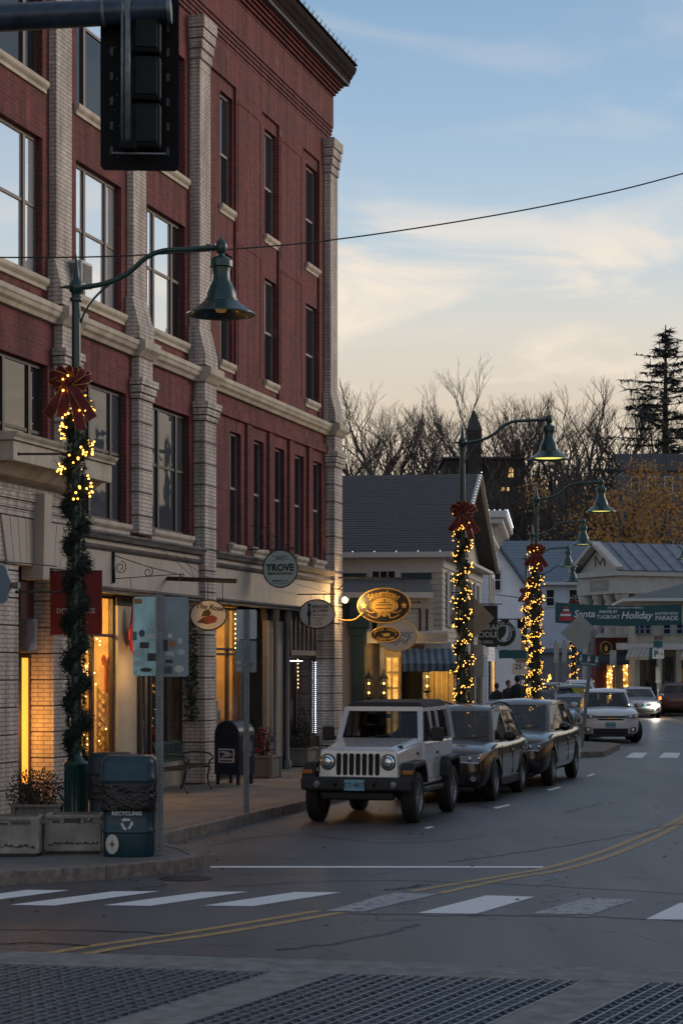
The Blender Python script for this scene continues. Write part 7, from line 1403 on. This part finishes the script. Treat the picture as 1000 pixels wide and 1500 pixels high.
# grille panel with seven slots
gp = MB(); gp.hexa([(-.66, -.46, .68), (.66, -.46, .68), (.66, -.38, .68), (-.66, -.38, .68)], [(-.63, -.43, 1.12), (.63, -.43, 1.12), (.63, -.36, 1.12), (-.63, -.36, 1.12)]); g_ = gp.build('grille', JW, J, bevel=.03)
for k in range(7): x = -.318+k*.106; MB().prism(rounded(x-.034, x+.034, .73, 1.06, .03), -.475, -.44, 'y').build('grille_slot', flat('slot_black', (.004, .004, .005), .7), g_)
for s in (-1, 1):
    h_ = MB().lathe([(.001, -.05), (.06, -.045), (.105, -.02), (.112, .0), (.112, .03)], (s*.50, -.475, .93), 22, 'y').build('headlight', HEADJ, J, smooth=40); MB().tube([(s*.50+.072*math.cos(R(a)), -.512, .93+.072*math.sin(R(a))) for a in range(0, 360, 15)], .010, 6, closed=True).build('lens_ring', PLAST, h_); MB().tube([(s*.50+.112*math.cos(R(a)), -.478, .93+.112*math.sin(R(a))) for a in range(0, 360, 15)], .012, 6, closed=True).build('bezel', PLAST, h_); MB().ball((s*.50, -.50, .93), .045, 10, 1, .5, 1).build('lens', CHROME, h_, smooth=True)
    # flat-topped fender flares
    for y0, nm in ((0, 'front_fender'), (wbJ, 'rear_fender')):
        mb = MB(); r_ = .50; pr = [(y0-.52, .60), (y0-.50, .80), (y0-.40, .92), (y0+.40, .94), (y0+.56, .74), (y0+.60, .58), (y0+.53, .58), (y0+.49, .70), (y0+.36, .86), (y0-.34, .84), (y0-.44, .76), (y0-.47, .60)]
        mb.prism(pr, s*.70, s*.92, 'x'); o = mb.build(nm, PLAST, J, bevel=.02)
        if y0 == 0: rbox(s*.83-.085, s*.83+.085, -.535, -.50, .75, .81).build('indicator', AMBERL, o, bevel=.01)
    MB().box(s*.76-.02, s*.76+.02, 1.0, 2.0, .60, 1.18).build('door', JW, J, bevel=.015); MB().box(s*.765-.012, s*.765+.026, 1.80, 1.96, .98, 1.02).build('door_handle', PLAST, J); MB().box(s*.76-.018, s*.76+.018, 2.03, 2.30, .95, 1.18).build('door', JW, J, bevel=.015)
    rbox(s*.80-.08, s*.80+.06, .62, 2.05, .42, .50).build('side_step', PLAST, J, bevel=.02)
    mb = MB(); mb.box(s*.94-.10, s*.94+.10, 1.10, 1.20, 1.20, 1.42); o = mb.build('door_mirror', PLAST, J, bevel=.03); MB().bar((s*.74, 1.12, 1.22), (s*.88, 1.14, 1.26), .05, .05).build('mirror_arm', PLAST, o)
    rbox(s*.73-.012, s*.73+.02, .60, .63, 1.0, 1.05).build('badge', PLAST, J)
    # doors' glass and soft-top sides (lean in)
    def P_(y, z): return (s*(.76-.17*(z-1.2)), y, z)
    for ya_, yb_, m_, nm in ((1.06, 1.55, CTINT, 'side_window'), (1.62, 2.05, CTINT, 'side_window'), (2.13, 2.98, CTINT, 'rear_side_window')):
        sh = .30 if ya_ < 1.1 else 0
        MB().add([P_(ya_, 1.23), P_(yb_, 1.23), P_(yb_, 1.66), P_(ya_+sh*.6, 1.66)]+[(p[0]+s*.012, p[1], p[2]) for p in (P_(ya_, 1.23), P_(yb_, 1.23), P_(yb_, 1.66), P_(ya_+sh*.6, 1.66))], [(0, 1, 2, 3), (4, 5, 6, 7), (0, 1, 5, 4), (1, 2, 6, 5), (2, 3, 7, 6), (3, 0, 4, 7)]).build(nm, m_, J)
    MB().box(s*.60-.1, s*.60+.1, 3.12, 3.2, .9, 1.12).build('tail_light', TAILR, J)
mb = MB()
for sx in (-1, 1):
    for y0, y1 in ((1.58, 1.58), (2.09, 2.09), (3.05, 3.02)): mb.bar((sx*.745, y0, 1.19), (sx*.668, y1, 1.71), .09 if y0 < 3 else .16, .035, (0, 1, 0))
    mb.bar((sx*.668, 1.24, 1.69), (sx*.668, 3.08, 1.70), .035, .06)
mb.build('cabin_frame', JW, J, fix=False)
for sx in (-.36, .36):
    st = MB().hexa([(sx-.24, 1.75, 1.05), (sx+.24, 1.75, 1.05), (sx+.24, 1.92, 1.05), (sx-.24, 1.92, 1.05)], [(sx-.2, 1.86, 1.42), (sx+.2, 1.86, 1.42), (sx+.2, 1.98, 1.42), (sx-.2, 1.98, 1.42)]).build('seat', SEATM, J, bevel=.04); MB().box(sx-.11, sx+.11, 1.9, 1.99, 1.44, 1.60).build('headrest', SEATM, st, bevel=.03)
MB().box(-.68, .68, 1.05, 1.25, 1.19, 1.27).build('dashboard', SEATM, J); MB().tube([(.36+.18*math.cos(R(a)), 1.36+.05*math.sin(R(a)), 1.28+.17*math.sin(R(a))) for a in range(0, 360, 20)], .015, 5, closed=True).build('steering_wheel', PLAST, J, smooth=True); MB().box(-.11, .11, 1.24, 1.28, 1.55, 1.62).build('rear_view_mirror', PLAST, J)
MB().add([(-.66, 3.10, 1.24), (.66, 3.10, 1.24), (.60, 3.06, 1.66), (-.60, 3.06, 1.66)], [(0, 1, 2, 3)]).build('rear_window', CTINT, J, fix=False)
mb = MB(); mb.hexa([(-.70, 1.22, 1.70), (.70, 1.22, 1.70), (.69, 3.10, 1.70), (-.69, 3.10, 1.70)], [(-.60, 1.36, 1.80), (.60, 1.36, 1.80), (.62, 3.02, 1.83), (-.62, 3.02, 1.83)]); mb.build('soft_top', SOFT, J, bevel=.04, seg=3)
mb = MB(); mb.bar((-.74, .98, 1.21), (.74, .98, 1.21), .10, .07); mb.bar((-.66, 1.255, 1.70), (.66, 1.255, 1.70), .10, .07)
for sx in (-1, 1): mb.bar((sx*.70, .985, 1.20), (sx*.628, 1.25, 1.70), .075, .09, (1, 0, 0))
mb.build('windscreen_frame', JW, J, fix=False)
o = MB().add([(-.68, .985, 1.235), (.68, .985, 1.235), (.61, 1.235, 1.675), (-.61, 1.235, 1.675)], [(0, 1, 2, 3)]).build('windscreen', CTINT, J, fix=False)
if o.data.polygons[0].normal.y > 0: o.data.flip_normals()
for s in (-1, 1): MB().bar((s*.18-.02, .91, 1.255), (s*.18+.30, .95, 1.30), .02, .015).build('wiper', PLAST, J)
mb = MB(); mb.hexa([(-.90, -.66, .50), (.90, -.66, .50), (.86, -.42, .50), (-.86, -.42, .50)], [(-.92, -.64, .70), (.92, -.64, .70), (.88, -.42, .70), (-.88, -.42, .70)]); bm_ = mb.build('bumper', PLAST, J, bevel=.04)
for s in (-1, 1): MB().lathe([(.001, -.02), (.05, -.012), (.055, .02)], (s*.63, -.665, .60), 16, 'y').build('fog_lamp', HEADL, bm_, smooth=40); MB().tube([(s*.32, -.67, .66), (s*.32, -.73, .62), (s*.32, -.67, .58)], .018, 6).build('tow_hook', PLAST, bm_)
rbox(-.60, .60, -.55, -.36, .36, .49).build('skid_plate', PLAST, J, bevel=.03)
o = rbox(-.165, .165, -.69, -.675, .51, .675).build('number_plate', PLATE, J); text('CT 4817', .095, INK, o, (0, -.692, .59), bold=.001, ext=.001)
rbox(-.66, .66, -.2, 3.0, .42, .56).build('chassis', PLAST, J)
put_wheels(J, wheel_meshes(.385, .235, 5), .79, 0, wbJ, .385, R(0)); J.location = (.36, 31.25, 0); J.rotation_euler.z = R(DIRH); J.scale = (.94, .95, 1)
# white planter block on the kerb nose
p = gnd(852, 1092, .15); t = thing('concrete_block', 'pale square concrete planter block at the foot of the leaning sign', 'planter', (p.x-.35, p.y+.25, .15)); rbox(-.28, .42, 0, .5, .02, .56).build('block', PLC, t, bevel=.02); rbox(-.31, .45, -.03, .53, .56, .63).build('rim', PLC, t, bevel=.015)
# ------------------------------------------------------------ people in dark coats on the far pavement
def person(label, x, y, h, rz, coat, trousers, hair, skin=(.32, .19, .13)):
    t = thing('person', label, 'person', (x, y, .15), rz); k = h/1.75
    V = [(0,0,.95), (0,0,1.15), (0,-.01,1.38), (0,0,1.50), (0,-.01,1.58), (.10,0,.90), (.11,-.03,.50), (.11,.02,.09), (.11,-.12,.04), (-.10,0,.90), (-.11,.05,.50), (-.11,.10,.09), (-.11,-.04,.04), (.19,0,1.42), (.24,.02,1.14), (.22,-.10,.92), (.21,-.14,.84), (-.19,0,1.42), (-.24,.03,1.14), (-.22,-.06,.92), (-.21,-.10,.84), (0,-.015,1.70)]
    E = [(0,1),(1,2),(2,3),(3,4),(4,21),(0,5),(5,6),(6,7),(7,8),(0,9),(9,10),(10,11),(11,12),(2,13),(13,14),(14,15),(15,16),(2,17),(17,18),(18,19),(19,20)]
    rad = [.155,.145,.165,.07,.055,.10,.075,.05,.045,.10,.075,.05,.045,.075,.06,.045,.035,.075,.06,.045,.035,.092]
    me = bpy.data.meshes.new('body'); me.from_pydata([tuple(c*k for c in v) for v in V], E, []); o = obj('body', me, t)
    m_ = o.modifiers.new('skin', 'SKIN'); sv = me.skin_vertices[0].data if me.skin_vertices else None
    if sv is None: bpy.context.view_layer.objects.active = o; 
    for i, q in enumerate(rad): me.skin_vertices[0].data[i].radius = (q*k, q*.82*k)
    me.skin_vertices[0].data[0].use_root = True
    s_ = o.modifiers.new('sub', 'SUBSURF'); s_.levels = 2; s_.render_levels = 2
    bpy.context.view_layer.update(); m2 = bpy.data.meshes.new_from_object(o.evaluated_get(bpy.context.evaluated_depsgraph_get())); o.modifiers.clear(); o.data = m2
    for c_, nm in ((trousers, 'trousers'), (coat, 'coat'), (skin, 'skin')): m2.materials.append(pbr('%s%s' % (nm, str(c_)), c_, .85, bump=0))
    for p_ in m2.polygons:
        z = p_.center.z/k; p_.use_smooth = True; p_.material_index = 2 if z > 1.53 or (abs(p_.center.x) > .18*k and z < .93) else (1 if z > .82 else 0)
    mb = MB(); mb.lathe([(.30*k, .62*k), (.27*k, .8*k), (.22*k, 1.0*k), (.215*k, 1.2*k), (.20*k, 1.40*k), (.12*k, 1.49*k), (.075*k, 1.53*k)], n=16, cap=False); oc = mb.build('coat', pbr('coat%s' % str(coat), coat, .85, bump=.1), t, smooth=True); oc.scale = (1, .72, 1)
    mb = MB(); mb.ball((0, .012*k, 1.715*k), .112*k, 14, .92, 1, 1.08); mb.build('hair', pbr('hair%s' % str(hair), hair, .7, bump=.2), t, smooth=True)
    mb = MB(); mb.ball((0, -.085*k, 1.675*k), .062*k, 10, 1, .55, 1.2); mb.ball((0, -.125*k, 1.67*k), .016*k, 6); mb.build('face', pbr('skin%s' % str(skin), skin, .6, bump=0), t, smooth=True)
    return t
person('person in a dark brown coat, left of two on the far pavement', (744-500)/F*76, 76, 1.66, R(20), (.035, .016, .014), (.015, .015, .018), (.02, .012, .01))
person('person in a black coat, right of two on the far pavement', (757-500)/F*75, 75, 1.84, R(200), (.010, .010, .012), (.012, .012, .015), (.012, .01, .009))
person('short person in a dark coat near the shop wall behind the noodle sign', (727-500)/F*74, 74, 1.58, R(160), (.015, .014, .018), (.012, .012, .015), (.02, .015, .012))
# ------------------------------------------------------------ wooded hill behind the town
def hill_h(x, y):
    s = min(1, max(0, (y-138)/120)); s = s*s*(3-2*s); return s*(19+3.0*math.sin(x*.021+1)+2*math.sin(x*.06)+1.5*math.sin(y*.05+x*.03))-.4
mb = MB(); nx, ny = 70, 34; xs = [-330+1000*i/nx for i in range(nx+1)]; ys = [134+330*(j/ny)**1.3 for j in range(ny+1)]
for j in range(ny+1):
    for i in range(nx+1): mb.v.append((xs[i], ys[j], hill_h(xs[i], ys[j])))
for j in range(ny):
    for i in range(nx): mb.f.append((j*(nx+1)+i, j*(nx+1)+i+1, (j+1)*(nx+1)+i+1, (j+1)*(nx+1)+i))
tag(mb.build('hill', pbr('leaf_litter', (.03, .024, .02), .95, var=.4, vs=.15, bump=.4, bs=1.2, dist=.4), smooth=True), kind='structure')
BARK = pbr('bark', (.045, .036, .031), .9, var=.3, vs=4, bump=.2); BARKD = pbr('twig_bark', (.060, .047, .040), .9, var=.2, bump=0)
def bare_tree(seed, h=15, spread=.55, depth=6, lean=0, twig=True):
    """trunk and big limbs in one mesh, twigs in another"""
    r = random.Random(seed); big = MB(); tw = MB()
    def grow(p, d, ln, rad, k):
        n = 3; pts = [p]; q = p; dd = d
        for i in range(n):
            dd = (dd+Vector((r.gauss(0,.10), r.gauss(0,.10), r.gauss(.03,.06)))).normalized(); q = q+dd*ln/n; pts.append(q)
        rr = [rad*(1-.38*i/n) for i in range(n+1)]
        (big if k > depth-3 else tw).tube(pts, rr, 6 if k > depth-2 else 3, caps=False)
        if k <= 0: return
        m = 3 if r.random() < .55 else 2
        for i in range(m):
            a = r.uniform(0, 6.3); s = spread*r.uniform(.55, 1.25); nd = (dd+Vector((math.cos(a)*s, math.sin(a)*s, r.uniform(-.1, .35)))).normalized()
            grow(pts[-1] if i < 2 else pts[2], nd, ln*r.uniform(.62, .86), rad*r.uniform(.50, .68), k-1)
    grow(Vector((0, 0, -.5)), Vector((lean, 0, 1)).normalized(), h*.27, h*.019, depth)
    zm = max(v[2] for v in tw.v); return big.mesh('trunk', BARK, True, False), tw.mesh('crown', BARKD, False, False), zm
TV = [bare_tree(s, 15, sp, 6) for s, sp in ((1, .5), (2, .62), (3, .42), (4, .75))]
def top_scale(px, py, Y, x): return (HC+(HY-py)/F*Y-hill_h(x, Y))
specs = [(548, 548, 236, 0, 'thin bare tree rising just right of the brick building'), (600, 610, 215, 3, 'low spreading bare tree above the inn roof'), (640, 585, 250, 1, 'bare tree left of the dark tower'), (693, 512, 232, 2, 'tallest upright bare tree over the dark tower'), (735, 590, 262, 3, 'small bare tree right of the dark tower'), (775, 566, 240, 3, 'broad crooked bare tree above the second lamp shade'), (828, 556, 228, 2, 'upright bare tree left of the twin bare crowns'), (862, 540, 236, 0, 'left of the twin tall bare crowns before the conifer'), (903, 538, 230, 1, 'right of the twin tall bare crowns before the conifer'), (938, 580, 250, 2, 'bare tree close against the left of the conifer'), (520, 625, 225, 3, 'low bushy bare tree at the edge of the brick building')]
for i, (px, py, Y, v, l) in enumerate(specs):
    x = (px-500)/F*Y; hh = top_scale(px, py, Y, x); t = thing('bare_tree', l, 'tree', (x, Y, hill_h(x, Y)-.2), R(37*i), 'bare trees on the hill'); s = hh/TV[v][2]; t.scale = (s, s, s)
    obj('trunk', TV[v][0], t); obj('crown', TV[v][1], t)
rw = random.Random(42)
for i in range(74):
    Y = rw.uniform(205, 285) if i < 54 else rw.uniform(165, 205); px = 505+490*((i*.618) % 1); py = rw.uniform(566, 640) if i < 54 else rw.uniform(640, 700)
    if i >= 54 and 725 < px < 765: continue
    if i < 54 and 680 < px < 708: continue
    x = (px-500)/F*Y; hh = top_scale(px, py, Y, x); v = rw.randrange(4)
    t = thing('bare_tree', 'leafless tree in the crowded wood along the hilltop' if i < 54 else 'leafless tree on the lower slope of the wooded hill', 'tree', (x, Y, hill_h(x, Y)-.2), R(53*i), 'crowded hilltop trees' if i < 54 else 'lower slope trees'); s = hh/TV[v][2]; t.scale = (s, s, s); obj('trunk', TV[v][0], t); obj('crown', TV[v][1], t)
# tall conifer
def conifer(seed, h, nb):
    r = random.Random(seed); tr = MB().tube([(0, 0, -.5), (0, 0, h*.5), (0, 0, h)], [h*.016, h*.011, .03], 7); cr = MB()
    for i in range(nb):
        f = (i+.5)/nb; z = h*(.12+.86*f); ln = h*.34*(1-f)**.85+.3
        for k in range(7):
            a = r.uniform(0, 6.3); L_ = ln*r.uniform(.3, 1.15); d = Vector((math.cos(a), math.sin(a), -.12+.25*f)); p = Vector((0, 0, z+r.uniform(-.2, .2))); e = p+d*L_+Vector((0, 0, .06*L_)); cr.tube([p, (p+e)/2-Vector((0, 0, .05*L_)), e], [.05, .035, .012], 3, caps=False)
            for q in range(int(10+L_*9)):
                g_ = r.uniform(.25, 1); c = p+(e-p)*g_; n = Vector((r.gauss(0,1), r.gauss(0,1), r.gauss(-.4,.5))).normalized()*r.uniform(.3, .7); s = n.orthogonal().normalized()*.08; cr.add([c-s, c+s, c+n], [(0, 1, 2)])
    return tr.mesh('trunk', BARK, True, False), cr.mesh('crown', pbr('conifer_needles', (.014, .017, .014), .9, var=.3, bump=0), False, False)
CM = conifer(5, 20, 27)
for px, py, Y, l in ((974, 476, 200, 'tall sparse conifer at the right edge against the sky'), (1030, 560, 215, 'second conifer just beyond the right edge')):
    x = (px-500)/F*Y; hh = top_scale(px, py, Y, x); t = thing('conifer_tree', l, 'tree', (x, Y, hill_h(x, Y)), 0, 'conifers on the hill'); s = hh/20; t.scale = (s*1.4, s*1.4, s); obj('trunk', CM[0], t); obj('crown', CM[1], t)
# ochre-leaved trees low on the slope
def leafy(seed, n, rx, rz, m):
    r = random.Random(seed); mb = MB(); cl = [(r.gauss(0, rx*.5), r.gauss(0, rx*.5), r.uniform(.1, 1)*rz) for _ in range(34)]
    for i in range(n):
        c = r.choice(cl); p = Vector((c[0]+r.gauss(0, rx*.13), c[1]+r.gauss(0, rx*.13), c[2]+r.gauss(0, rz*.05))); d = Vector((r.gauss(0,1), r.gauss(0,1), r.gauss(0,1))).normalized()*r.uniform(.16, .34); s = d.orthogonal().normalized()*.11; mb.add([p-s, p+s, p+d], [(0, 1, 2)])
    return mb.mesh('crown', m, False, False)
OCH = pbr('ochre_leaf', (.30, .15, .03), .8, var=.5, vs=2, bump=0); bt = bare_tree(9, 11, .6, 5)
for i, (px, py, Y, hh, l) in enumerate(((915, 700, 152, 9, 'ochre-leaved tree above the bank roof'), (968, 704, 156, 9, 'ochre-leaved tree above the seam roof, right one'), (862, 742, 160, 7.5, 'sparse ochre-leaved tree behind the lamp shades'))):
    x = (px-500)/F*Y; top = HC+(HY-py)/F*Y; t = thing('autumn_tree', l, 'tree', (x, Y, hill_h(x, Y)), R(50*i), 'ochre-leaved trees'); hb = top-hill_h(x, Y); o = obj('trunk', bt[0], t); o.scale = (hb/11,)*3; o = obj('branches', bt[1], t); o.scale = (hb/11,)*3; o = obj('crown', leafy(20+i, 3600 if i < 2 else 1100, 4.4, hb*.75, OCH), t); o.location.z = hb*.3
# the far wood: one mass of saplings and brush
r = random.Random(77); wood = MB(); sm = bare_tree(31, 9, .6, 3); sv = []
def add_inst(dst, me, M):
    n = len(dst.v); dst.v += [tuple(M @ v.co) for v in me.vertices]; dst.f += [tuple(n+i for i in p.vertices) for p in me.polygons]
for i in range(560):
    Y = r.uniform(148, 300); px = r.uniform(380, 1250); x = (px-500)/F*Y; s = r.uniform(.55, 1.15); M = Matrix.Translation((x, Y, hill_h(x, Y)-.3)) @ Matrix.Rotation(r.random()*6.3, 4, 'Z') @ Matrix.Diagonal((s, s, s*r.uniform(.8, 1.2), 1))
    if 630 < px < 785 and Y < 215 and r.random() < .1: continue
    for q in sm[:2]: add_inst(wood, q, M)
for i in range(420):                                 # the wood goes on to the right of the view
    Y = r.uniform(120, 230); px = 1150+2400*(i/420); x = (px-500)/F*Y; s = r.uniform(1.3, 2.1); M = Matrix.Translation((x, Y, hill_h(x, Y)-.3)) @ Matrix.Rotation(r.random()*6.3, 4, 'Z') @ Matrix.Diagonal((s, s, s, 1))
    for q in sm[:2]: add_inst(wood, q, M)
tag(wood.build('far_wood', BARKD, fix=False), 'brown leafless thicket covering the hillside behind the town', 'wood', kind='stuff')
r = random.Random(5); br = MB()
for i in range(26000):
    Y = r.uniform(142, 290); px = r.uniform(380, 1250); x = (px-500)/F*Y; p = Vector((x, Y, hill_h(x, Y)+abs(r.gauss(0, 1.6)))); d = Vector((r.gauss(0,1), r.gauss(0,1), r.gauss(.5,1))).normalized()*r.uniform(.35, .9); s = d.orthogonal().normalized()*r.uniform(.05, .16); br.add([p-s, p+s, p+d], [(0, 1, 2)])
tag(br.build('hillside_brush', pbr('brush', (.045, .037, .031), .95, var=.5, vs=.3, bump=0), fix=False), 'dark brush on the hillside between the trees', 'brush', kind='stuff')
EVD = pbr('evergreen_dark', (.012, .015, .013), .9, var=.4, bump=0); em = leafy(55, 5000, 4.0, 8.0, EVD)
for i, (px, Y, s, l) in enumerate(((800, 165, 1.15, 'dense dark evergreen behind the middle lamp shades'), (700, 175, .9, 'dark evergreen below the lit hill windows'), (760, 190, 1.1, 'dark evergreen left of the middle lamp arm'), (515, 185, .8, 'dark evergreen over the inn ridge at left'), (985, 170, .9, 'dark evergreen below the conifer at right'))):
    x = (px-500)/F*Y; t = thing('evergreen_tree', l, 'tree', (x, Y, hill_h(x, Y)), R(71*i), 'dark evergreens on the slope'); t.scale = (s, s, s); obj('crown', em, t); MB().tube([(0, 0, -.5), (0, 0, 6)], [.25, .1], 6).build('trunk', BARK, t)
# buildings on the hill
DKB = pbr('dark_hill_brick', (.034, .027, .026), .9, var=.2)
Y = 212; s = Y/F; x0 = (640-500)*s; zb = hill_h((700-500)*s, Y)-3
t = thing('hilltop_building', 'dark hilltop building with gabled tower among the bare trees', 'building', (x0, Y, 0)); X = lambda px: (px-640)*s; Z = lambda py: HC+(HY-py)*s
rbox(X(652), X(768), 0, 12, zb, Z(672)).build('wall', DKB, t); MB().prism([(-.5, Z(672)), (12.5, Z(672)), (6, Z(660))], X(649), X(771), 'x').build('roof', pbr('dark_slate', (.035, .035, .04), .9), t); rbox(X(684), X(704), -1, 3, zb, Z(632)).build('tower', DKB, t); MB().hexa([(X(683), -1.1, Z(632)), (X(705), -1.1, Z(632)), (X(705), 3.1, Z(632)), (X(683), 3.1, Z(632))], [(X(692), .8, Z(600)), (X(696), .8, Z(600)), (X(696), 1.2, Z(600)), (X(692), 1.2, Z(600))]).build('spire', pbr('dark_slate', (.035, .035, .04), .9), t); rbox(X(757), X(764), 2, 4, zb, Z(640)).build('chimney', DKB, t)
mb = MB()
for a, b, c, d in ((744, 751, 699, 685),):
    w_ = rbox(X(a), X(b), -.1, -.02, Z(c), Z(d)).build('lit_window', glow('far_window', (1, .6, .22), .75), t); rbox(X((a+b)/2)-.05, X((a+b)/2)+.05, -.16, -.11, Z(c), Z(d)).build('mullion', DKB, w_); rbox(X(a), X(b), -.155, -.105, Z((c+d)/2)-.05, Z((c+d)/2)+.05).build('rail', DKB, w_)
for a, b, c, d in ((731, 738, 719, 714), (742, 745, 719, 714)): rbox(X(a), X(b), -.1, -.02, Z(c), Z(d)).build('lit_window', glow('far_window', (1, .6, .22), .75), t)
for a in (655, 668, 712, 724, 757): rbox(X(a), X(a+5), -.1, -.02, Z(699), Z(686)).build('window', GLD, t)
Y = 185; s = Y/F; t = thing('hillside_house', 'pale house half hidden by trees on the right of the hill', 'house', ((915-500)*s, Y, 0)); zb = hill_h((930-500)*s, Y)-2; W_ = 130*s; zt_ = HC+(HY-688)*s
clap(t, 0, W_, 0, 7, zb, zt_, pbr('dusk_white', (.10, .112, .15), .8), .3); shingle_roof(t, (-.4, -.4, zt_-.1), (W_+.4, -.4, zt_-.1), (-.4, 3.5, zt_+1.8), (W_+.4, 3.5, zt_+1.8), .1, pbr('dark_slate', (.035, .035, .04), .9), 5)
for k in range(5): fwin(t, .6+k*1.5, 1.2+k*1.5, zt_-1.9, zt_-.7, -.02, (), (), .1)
# ------------------------------------------------------------ fallen leaves along the kerb
r = random.Random(21); lv = MB()
for i in range(300):
    if r.random() < .85:
        k = r.randrange(3, 70); k = min(k, len(KS)-2); a, b = KS[k], KS[k+1]; p = a+(b-a)*r.random(); n = Vector(((b-a).y, -(b-a).x)).normalized(); p = p+n*abs(r.gauss(.06, .22)); z = .006
    else:
        p = Vector((r.uniform(-4, 6), r.uniform(18, 40))); z = .006
        if p.x < -13.1+.268*p.y+4.2: continue
    a = r.uniform(0, 6.3); s = r.uniform(.02, .045); d = Vector((math.cos(a), math.sin(a), 0)); e = Vector((-d.y, d.x, 0)); c = Vector((p.x, p.y, z))
    lv.add([c-d*s, c+e*s*.5+Vector((0, 0, .012)), c+d*s, c-e*s*.5+Vector((0, 0, .004))], [(0, 1, 2, 3)])
tag(lv.build('fallen_leaves', pbr('dry_leaf', (.10, .055, .025), .9, var=.5, vs=3, bump=0), fix=False), 'dry brown leaves scattered along the kerb and road', 'leaves', kind='stuff')
